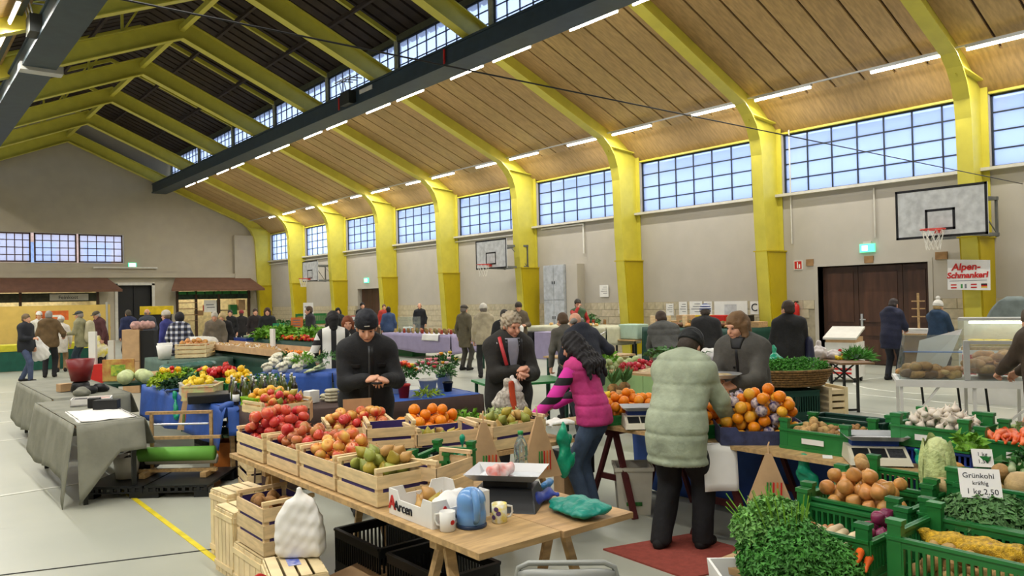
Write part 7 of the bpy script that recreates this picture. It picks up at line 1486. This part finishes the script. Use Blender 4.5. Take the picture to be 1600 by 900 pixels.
# cheese counter behind, sign box, easel, camera bag
cc = thing('cheese_counter', 'lit glass counter of cheese at the right edge', 'counter', (13.9, 4.7, 0), R(-72)); MB().box(-.55, 1.4, -.4, .4, 0, .85).obj('counter_body', M('white'), cc); MB().box(-.5, 1.4, -.42, -.40, .35, .78).obj('red_panel', M('counter_red', (196, 60, 54), .4), cc); MB().box(-.55, 1.4, -.38, -.37, .9, 1.32).obj('front_pane', CLEAR, cc); MB().box(-.55, 1.4, -.4, .1, 1.32, 1.36).obj('top_frame', M('lamp_metal'), cc)
MB().box(-.4, 1.3, -.30, -.24, 1.27, 1.31).obj('counter_light', emit_mat('counter_light', (255, 250, 225), 9), cc); MB().box(-.52, 1.35, -.38, .38, .85, .90).obj('display_shelf', M('wood'), cc); MB().box(-.5, 1.35, .34, .38, .9, 1.34).obj('back_panel', M('offwhite'), cc)
for i in range(9): tag(MB().lathe([(.001, 0), (.13, 0), (.14, .02), (.14, .08), (.13, .1), (.001, .1)], 16).obj('round_cheese', M('cheese', (236, 206, 96), .5, .08), smooth=True, loc=(13.9 + math.cos(R(-72)) * (-.3 + .19 * i) , 4.7 + math.sin(R(-72)) * (-.3 + .19 * i), .902)), 'yellow cheese wheel in the lit counter', 'cheese', 'cheese wheels in the counter')
sbx = thing('sign_cart', 'white cart with a red emblem and a tilted tray on top', 'cart', (15.2, 7.95, 0), R(-78)); MB().box(-.30, .30, -.3, .3, .1, .80).obj('cart_body', M('white'), sbx); MB().add([(-.32, -.36, .86), (.32, -.36, .86), (.32, .3, 1.06), (-.32, .3, 1.06), (-.32, -.36, .90), (.32, -.36, .90), (.32, .3, 1.1), (-.32, .3, 1.1)], [(0,3,2,1),(4,5,6,7),(0,1,5,4),(1,2,6,5),(2,3,7,6),(3,0,4,7)]).obj('tilted_tray', M('offwhite'), sbx); MB().box(-.28, .28, -.31, .28, .80, .90).obj('wood_panel', M('kraft'), sbx)
inst(text_mesh('A', .42, M('red'), 'emblem', .004, .15, .01), 'emblem', (-.05, -.305, .5), (H90, 0, 0), parent=sbx); MB().box(-.16, .2, -.304, -.3, .17, .21).box(-.16, .2, -.304, -.3, .25, .29).obj('red_stripe', M('red'), sbx)
for x_ in (-.24, .24):
    for y_ in (-.2, .2): MB().tube([(x_ - .02, y_, .05), (x_ + .02, y_, .05)], .05, 12).obj('wheel', M('black'), sbx)
cr_ = thing('wooden_cross_rack', 'small wooden rack with crossbars between the two shoppers', 'rack', (17.1, 7.3, 0), R(-80)); MB().box(-.02, .02, -.02, .02, .9, 1.75).obj('post', M('wood'), cr_)
for z in (1.25, 1.42, 1.58): MB().box(-.13, .13, -.012, .012, z - .012, z + .012).obj('crossbar', M('wood'), cr_)
MB().box(-.35, .35, -.25, .25, .86, .9).obj('shelf', M('wood'), cr_); MB().box(-.3, .3, -.2, .2, 0, .86).obj('plinth', M('wood_dark'), cr_)
for k in range(3): MB().box(-.3 + .02 * k, .25, -.22, .1, .9 + .035 * k, .93 + .035 * k).obj('leaflet_stack', M('paper'), cr_)
tag(MB().grid(lambda u, v: (17.6, 5.65 + .62 * (u * 2 - 1) * math.sqrt(max(0, 1 - (v * .98) ** 2)), .6 + 1.05 * v), 16, 10, 0).obj('pop_up_tent', M('tent_grey', (120, 130, 126), .7), smooth=True, fix=False), 'grey rounded folding tent leaning by the column', 'tent').modifiers.new('t', 'SOLIDIFY').thickness = .06
sg = thing('hanging_banner', 'white shop banner with red lettering on the column', 'banner', (17.62, 6.5, 2.12), R(-86))
MB().add([(-.40, 0, -.31), (.40, 0, -.34), (.41, 0, .28), (-.39, 0, .33), (-.40, .012, -.31), (.40, .012, -.34), (.41, .012, .28), (-.39, .012, .33)], [(0,1,2,3),(7,6,5,4),(0,4,5,1),(1,5,6,2),(2,6,7,3),(3,7,4,0)]).obj('sheet', M('paper'), sg)
inst(text_mesh('Alpen-', .20, M('red'), 'lettering', .003, .15, .006), 'lettering', (-.04, -.006, .155), (H90, 0, 0), parent=sg); inst(text_mesh('Schmankerl', .165, M('red'), 'lettering', .003, .15, .006), 'lettering', (-.02, -.006, -.02), (H90, 0, 0), parent=sg)
MB().box(-.36, .34, -.004, 0, -.135, -.125).obj('small_print', M('ink_grey'), sg)
for i, cs in enumerate((('red', 'paper', 'red'), ('flag_green', 'paper', 'ink_grey'), ('red', 'paper', 'red'), ('black', 'red', 'flag_gold'))):
    M('flag_green', (60, 140, 70), .6); M('flag_gold', (230, 190, 50), .6); x_ = -.28 + .19 * i
    for k, c in enumerate(cs): (MB().box(x_ - .055, x_ + .055, -.004, 0, -.20 - .03 * k - .028, -.20 - .03 * k) if i != 1 else MB().box(x_ - .055 + .037 * k, x_ - .02 + .037 * k, -.004, 0, -.288, -.20)).obj('flag', M(c), sg)
# goods along the right wall
simple_stall('dark green cloth along the wall stall', 16.3, 17.7, 11.2, 14.3, .95, 'dark_green', .9, 51, 'table of the wall stall under the notices')
simple_stall('pale cloth over the wall stall beside the column', 15.8, 17.2, 15.2, 18.6, .95, M('pale_cloth', (190, 188, 160), .8, .06), .5, 52, 'table of the pale wall stall')
pile(['bread', 'roll', 'dark_loaf', 'jar'], 'food packet on the dark green wall stall', 'food packets on the wall stall', (16.8, 12.6), 1.0, 2.6, .96, 80, 0, .2, 181, cat='food', flat=True, sc=1.2)
for i, (y, m_, lab) in enumerate(((11.8, 'black', 'black box on the wall stall shelf'), (12.5, 'red', 'red box on the wall stall shelf'), (12.95, 'yellow_crate', 'yellow box on the wall stall shelf'), (13.6, 'kraft', 'brown box on the wall stall shelf'))): tag(MB().box(-.16, .16, -.24, .24, 0, .16).obj('goods_box', M(m_), loc=(17.35, y, 1.1), bev=.01), lab, 'box')
tag(MB().box(-.2, .2, -1.5, 1.5, 0, .14).obj('display_step', M('wood'), loc=(17.35, 12.7, .955)), 'raised display step on the wall stall', 'step')
tag(MB().box(-.25, .25, -.35, .35, 0, .42).obj('cash_register', M('mint', (176, 200, 180), .5, .05), loc=(16.6, 14.9, .6), bev=.03), 'pale green cash register between the wall stalls', 'register')
stand('stall_table', 'small table under the pale green register', (16.6, 14.9, 0), 0, .8, .8, .59, 'wood', 'dark_steel')
for i in range(3): tag(MB().box(-.05, .05, -.05, .05, 0, .3).obj('candle_rack', M('wood_crate'), loc=(16.5, 13.0 + .55 * i, .96), bev=.01), ['small wooden rack on the wall stall, right of three', 'small wooden rack on the wall stall, middle of three', 'small wooden rack on the wall stall, left of three'][i], 'rack')
pile(['jar', 'roll', 'egg', 'garlic'], 'small white good on the pale wall stall', 'small goods on the pale wall stall', (16.3, 16.9), .9, 3.0, .96, 60, 0, .2, 182, cat='food', flat=True, sc=1.4); greens('leafy_greens', 'spiky grey plant on the pale wall stall', 'plant', (16.4, 16.4, .98), (.2, .2, .26), 90, .16, 'kale', 183)
for i, (y, x) in enumerate(((18.1, 15.9), (17.3, 15.9))): tag(MB().box(-.3, .3, -.35, .35, 0, .8).obj('lilac_bin', M(['black', 'lilac'][i]), loc=(x - .35, y, 0), bev=.01), ['black box for the shade under the pale wall stall', 'lilac box before the pale wall stall'][i], 'box')  # first box is plain black, standing in for the shaded opening
plastic_bag('white carrier bag held by the man in brown jacket', (12.95, 15.55, 1.0), [('e', (0, 0, 0), (.1, .08, .15)), ('c', (0, 0, .1), (0, 0, .22), .04, .03)], 'paper', 184, h=.02)
greens('flower_bunch', 'yellow flowers in a white vase by the tiled wall', 'flowers', (12.6, 16.6, 1.2), (.2, .2, .2), 130, .1, 'yellow', 185, core=False); tag(MB().lathe([(.07, 0), (.1, .3), (.095, .3), (.065, .02), (.001, .02)], 14).obj('vase', M('white'), smooth=True, loc=(12.6, 16.6, .82)), 'white vase under the yellow flowers', 'vase')
stand('stall_table', 'small table under the yellow flowers', (12.6, 16.6, 0), 0, .7, .7, .81, 'wood', 'dark_green')
for i, (x, y, r_, lab) in enumerate(((9.6, 9.6, .34, 'dark padded bag heap beside the navy anorak'), (9.9, 10.0, .28, 'grey padded bundle beyond the navy anorak'))): plastic_bag(lab, (x, y, .95), [('c', (-r_ * .6, 0, 0), (r_ * .6, .1, .1), r_ * .5, r_ * .45)], ['black', 'grey_cloth'][i], 186 + i, h=.025, name='padded_bag')
stand('stall_table', 'table under the padded bags', (9.75, 9.8, 0), 0, 1.3, 1.0, .8, 'wood', 'dark_green')
bk = thing('shopping_basket', 'tan basket with cauliflower behind the grey-haired man', 'basket', (7.1, 8.6, .72)); MB().lathe([(.15, 0), (.2, .3), (.19, .3), (.14, .02), (.001, .02)], 18).obj('basket_body', M('wicker_tan', (190, 132, 66), .7, .2, 40), bk, True); tag(inst(prod('kohlrabi', 0)[0], 'kohlrabi', (7.1, 8.6, 1.03), (0, 0, 0), 1.8), 'pale round kohlrabi in the tan basket', 'kohlrabi')
stand('stall_table', 'green-topped table behind the grey-haired man', (6.9, 8.3, 0), R(-20), 1.2, .8, .70, 'green_plastic', 'dark_green')
bkb = thing('shoulder_bag', 'navy shoulder bag on the man in black jacket', 'bag', (10.58, 6.08, .92), R(40)); blob('bag_body', [('c', (0, 0, -.12), (0, 0, .16), .14, .1, (0, 1, 0), .6)], .018, M('navy_bag', (36, 38, 66), .6), bkb)
rk = thing('rucksack', 'pale canvas rucksack on the man in the olive jacket', 'rucksack', (4.58, 24.35, 1.15), R(30)); blob('rucksack_body', [('c', (0, 0, -.15), (0, 0, .2), .17, .13, (0, 1, 0), .7)], .022, M('rucksack', (190, 182, 150), .8, .1), rk)
plastic_bag('big white carrier bag between the two left shoppers', (3.15, 23.2, .72), [('c', (0, 0, .34), (0, 0, .1), .06, .22, (0, 1, 0), .5), ('c', (-.1, 0, -.05), (.1, 0, -.05), .18, .18, (0, 1, 0), .5)], 'paper', 190, h=.025); plastic_bag('yellow and white carrier bag held by the man in maroon', (5.05, 25.6, .45), [('c', (0, 0, .5), (0, 0, .2), .05, .17, (0, 1, 0), .5), ('c', (-.06, 0, .1), (.06, 0, .1), .2, .2, (0, 1, 0), .5)], M('bag_yellow', (226, 206, 60), .5, .3, 8, col2=(226, 222, 210)), 191, h=.025)
tag(blob('shopping_basket', [('c', (-.18, 0, 0), (.18, 0, 0), .2, .2, (0, 1, 0), .7)], .03, M('wicker'), loc=wpt(p_blond, (.16, .38, .84)), rz=R(30), cut=[(2, -1, .1)]), 'brown basket carried by the blond woman', 'basket')

# ================================================================ shops under the far gable
YS = Y1
for i, (x0, x1) in enumerate(((.4, 9.25), (13.2, 17.5))):
    struct(MB().box(x0, x1, YS + 2.6, YS + 2.7, 0, 3.0).box(x0, x1, YS + .3, YS + 2.7, 2.95, 3.05).box(x0 - .05, x0, YS + .3, YS + 2.7, 0, 3).box(x1, x1 + .05, YS + .3, YS + 2.7, 0, 3).obj('wall_shop', M('shop_cream', (232, 220, 184), .8)))
    lm = thing('ceiling_lamp', ['warm lamp inside the left shop', 'warm lamp inside the green shop'][i], 'lamp', ((x0 + x1) / 2, YS + 1.5, 2.9)); MB().box(-(x1 - x0) * .4, (x1 - x0) * .4, -.1, .1, 0, .04).obj('lamp_panel', emit_mat('shop_light%d' % i, (255, 240, 205), 15), lm)
def awning(lab, x0, x1, z0, z1, depth):
    t = thing('awning', lab, 'awning', (0, YS, 0)); a = M('awning_brown', (112, 78, 58), .8, .08, 3); d = depth
    MB().add([(x0 + .5, -.26, z1), (x1 - .5, -.26, z1), (x1, -d, z0), (x0, -d, z0), (x0 + .5, -.26, z1 - .03), (x1 - .5, -.26, z1 - .03), (x1, -d, z0 - .03), (x0, -d, z0 - .03)], [(0,1,2,3),(7,6,5,4),(0,4,5,1),(1,5,6,2),(2,6,7,3),(3,7,4,0)]).obj('roof_sheet', a, t)
    MB().add([(x1 - .5, -.26, z1), (x1, -d, z0), (x1 - .3, -.26, z0)], [(0, 1, 2)]).add([(x0 + .5, -.26, z1), (x0, -d, z0), (x0 + .3, -.26, z0)], [(0, 1, 2)]).obj('gable_end', a, t); MB().box(x0, x1, -d - .02, -d + .03, z0 - .12, z0).obj('valance', a, t)
awning('brown pitched awning over the left shop', -2.0, 10.1, 2.76, 3.40, 1.3); awning('brown pitched awning over the green shop', 12.6, 17.9, 2.74, 3.40, 1.3)
def shop_front(lab, x0, x1, posts, fascia_m, txt):
    t = thing('shop_front', lab, 'shop', (0, YS, 0))
    for p in posts: MB().box(p - .06, p + .06, -.08, .08, 0, 2.7).obj('post', M('brown_door'), t)
    MB().box(x0, x1, -.06, .06, 2.16, 2.62).obj('fascia', fascia_m, t)
    if txt: MB().box(6.9, 8.7, -.08, -.06, 2.22, 2.56).obj('sign_board', M('offwhite'), t); inst(text_mesh(txt, .27, M('ink'), 'lettering', .004), 'lettering', (7.75, -.086, 2.38), (H90, 0, 0), parent=t)
    return t
shop_front('left shop front with cream lettered sign board', .4, 9.2, (.5, 3.0, 5.6, 9.15), M('fascia_dark', (64, 66, 50), .6, .2), 'Feinkost')
gs = shop_front('greengrocer shop front with dark shelves', 13.2, 17.5, (13.25, 14.3, 15.6, 17.4), M('fascia_green', (40, 66, 52), .6, .3), None)
for z in (.9, 1.25, 1.6, 1.95): MB().box(13.25, 14.3, -.3, .0, z, z + .04).obj('shelf', M('wood_dark'), gs)
for k in range(8): MB().box(13.3 + .5 * k, 13.72 + .5 * k, -.2, .3, 2.45, 2.62).obj('shelf_crate', M('green_plastic'), gs)
for k in range(6): MB().box(14.4 + .5 * k, 14.8 + .5 * k, .3, .7, 1.2 + .25 * (k % 2), 1.5 + .3 * (k % 3)).obj('shelf_goods', M(['kraft', 'red', 'dark_green', 'brown_door', 'green_plastic', 'kraft'][k]), gs)
t = thing('price_board', 'white handwritten board in the greengrocer shop', 'sign', (15.0, YS - .35, 1.75)); MB().box(-.36, .36, -.01, .01, -.35, .35).obj('card', M('paper'), t); MB().box(-.25, .2, -.014, -.01, .05, .1).box(-.2, .25, -.014, -.01, -.1, -.05).obj('handwriting', M('ink_grey'), t)
# yellow banner stall at far left
YB = M('banner_yellow', (222, 190, 104), .7, .06, 3); 
st = thing('banner_stall', 'market stall with lime cloth, green skirt and yellow banner', 'stall', (2.3, 27.3, 0), R(-6))
MB().box(-4.5, 3.1, -.45, .45, .72, .76).obj('counter_top', M('wood'), st); MB().box(-4.5, 3.1, -.49, -.46, .02, .60).obj('green_skirt', M('skirt_green', (24, 88, 72), .7, .1), st); MB().box(-4.52, 3.12, -.50, .47, .60, .78).obj('lime_cloth', M('cloth_lime', (206, 200, 50), .7, .1), st); MB().box(3.08, 3.12, -.45, .45, .02, .6).obj('side_skirt', M('skirt_green'), st)
MB().box(-4.5, 3.5, 1.35, 1.38, .75, 1.92).obj('yellow_banner', YB, st)
for x_ in (-4.4, -.5, 3.4): MB().box(x_ - .03, x_ + .03, 1.32, 1.38, 0, 2.0).obj('banner_pole', M('lamp_metal'), st)
inst(text_mesh('T', .36, M('print_orange'), 'lettering', .004), 'lettering', (.05, 1.345, 1.6), (H90, 0, 0), parent=st); inst(text_mesh('ikost', .44, M('print_orange'), 'lettering', .004), 'lettering', (-.7, 1.345, 1.1), (H90, 0, 0), parent=st); MB().box(1.4, 2.3, 1.344, 1.35, 1.45, 1.75).obj('orange_print', M('print_orange'), st); MB().box(1.7, 2.1, 1.34, 1.344, 1.55, 1.62).obj('white_print', M('paper'), st)
tag(MB().box(-.14, .14, -.01, .01, 0, .5).obj('menu_card', M('paper'), loc=(1.1, 27.2, .78), rz=R(-6)), 'white menu card standing on the lime cloth', 'card')
for o in list(SC.objects):
    if '_j' in o.keys(): del o['_j']
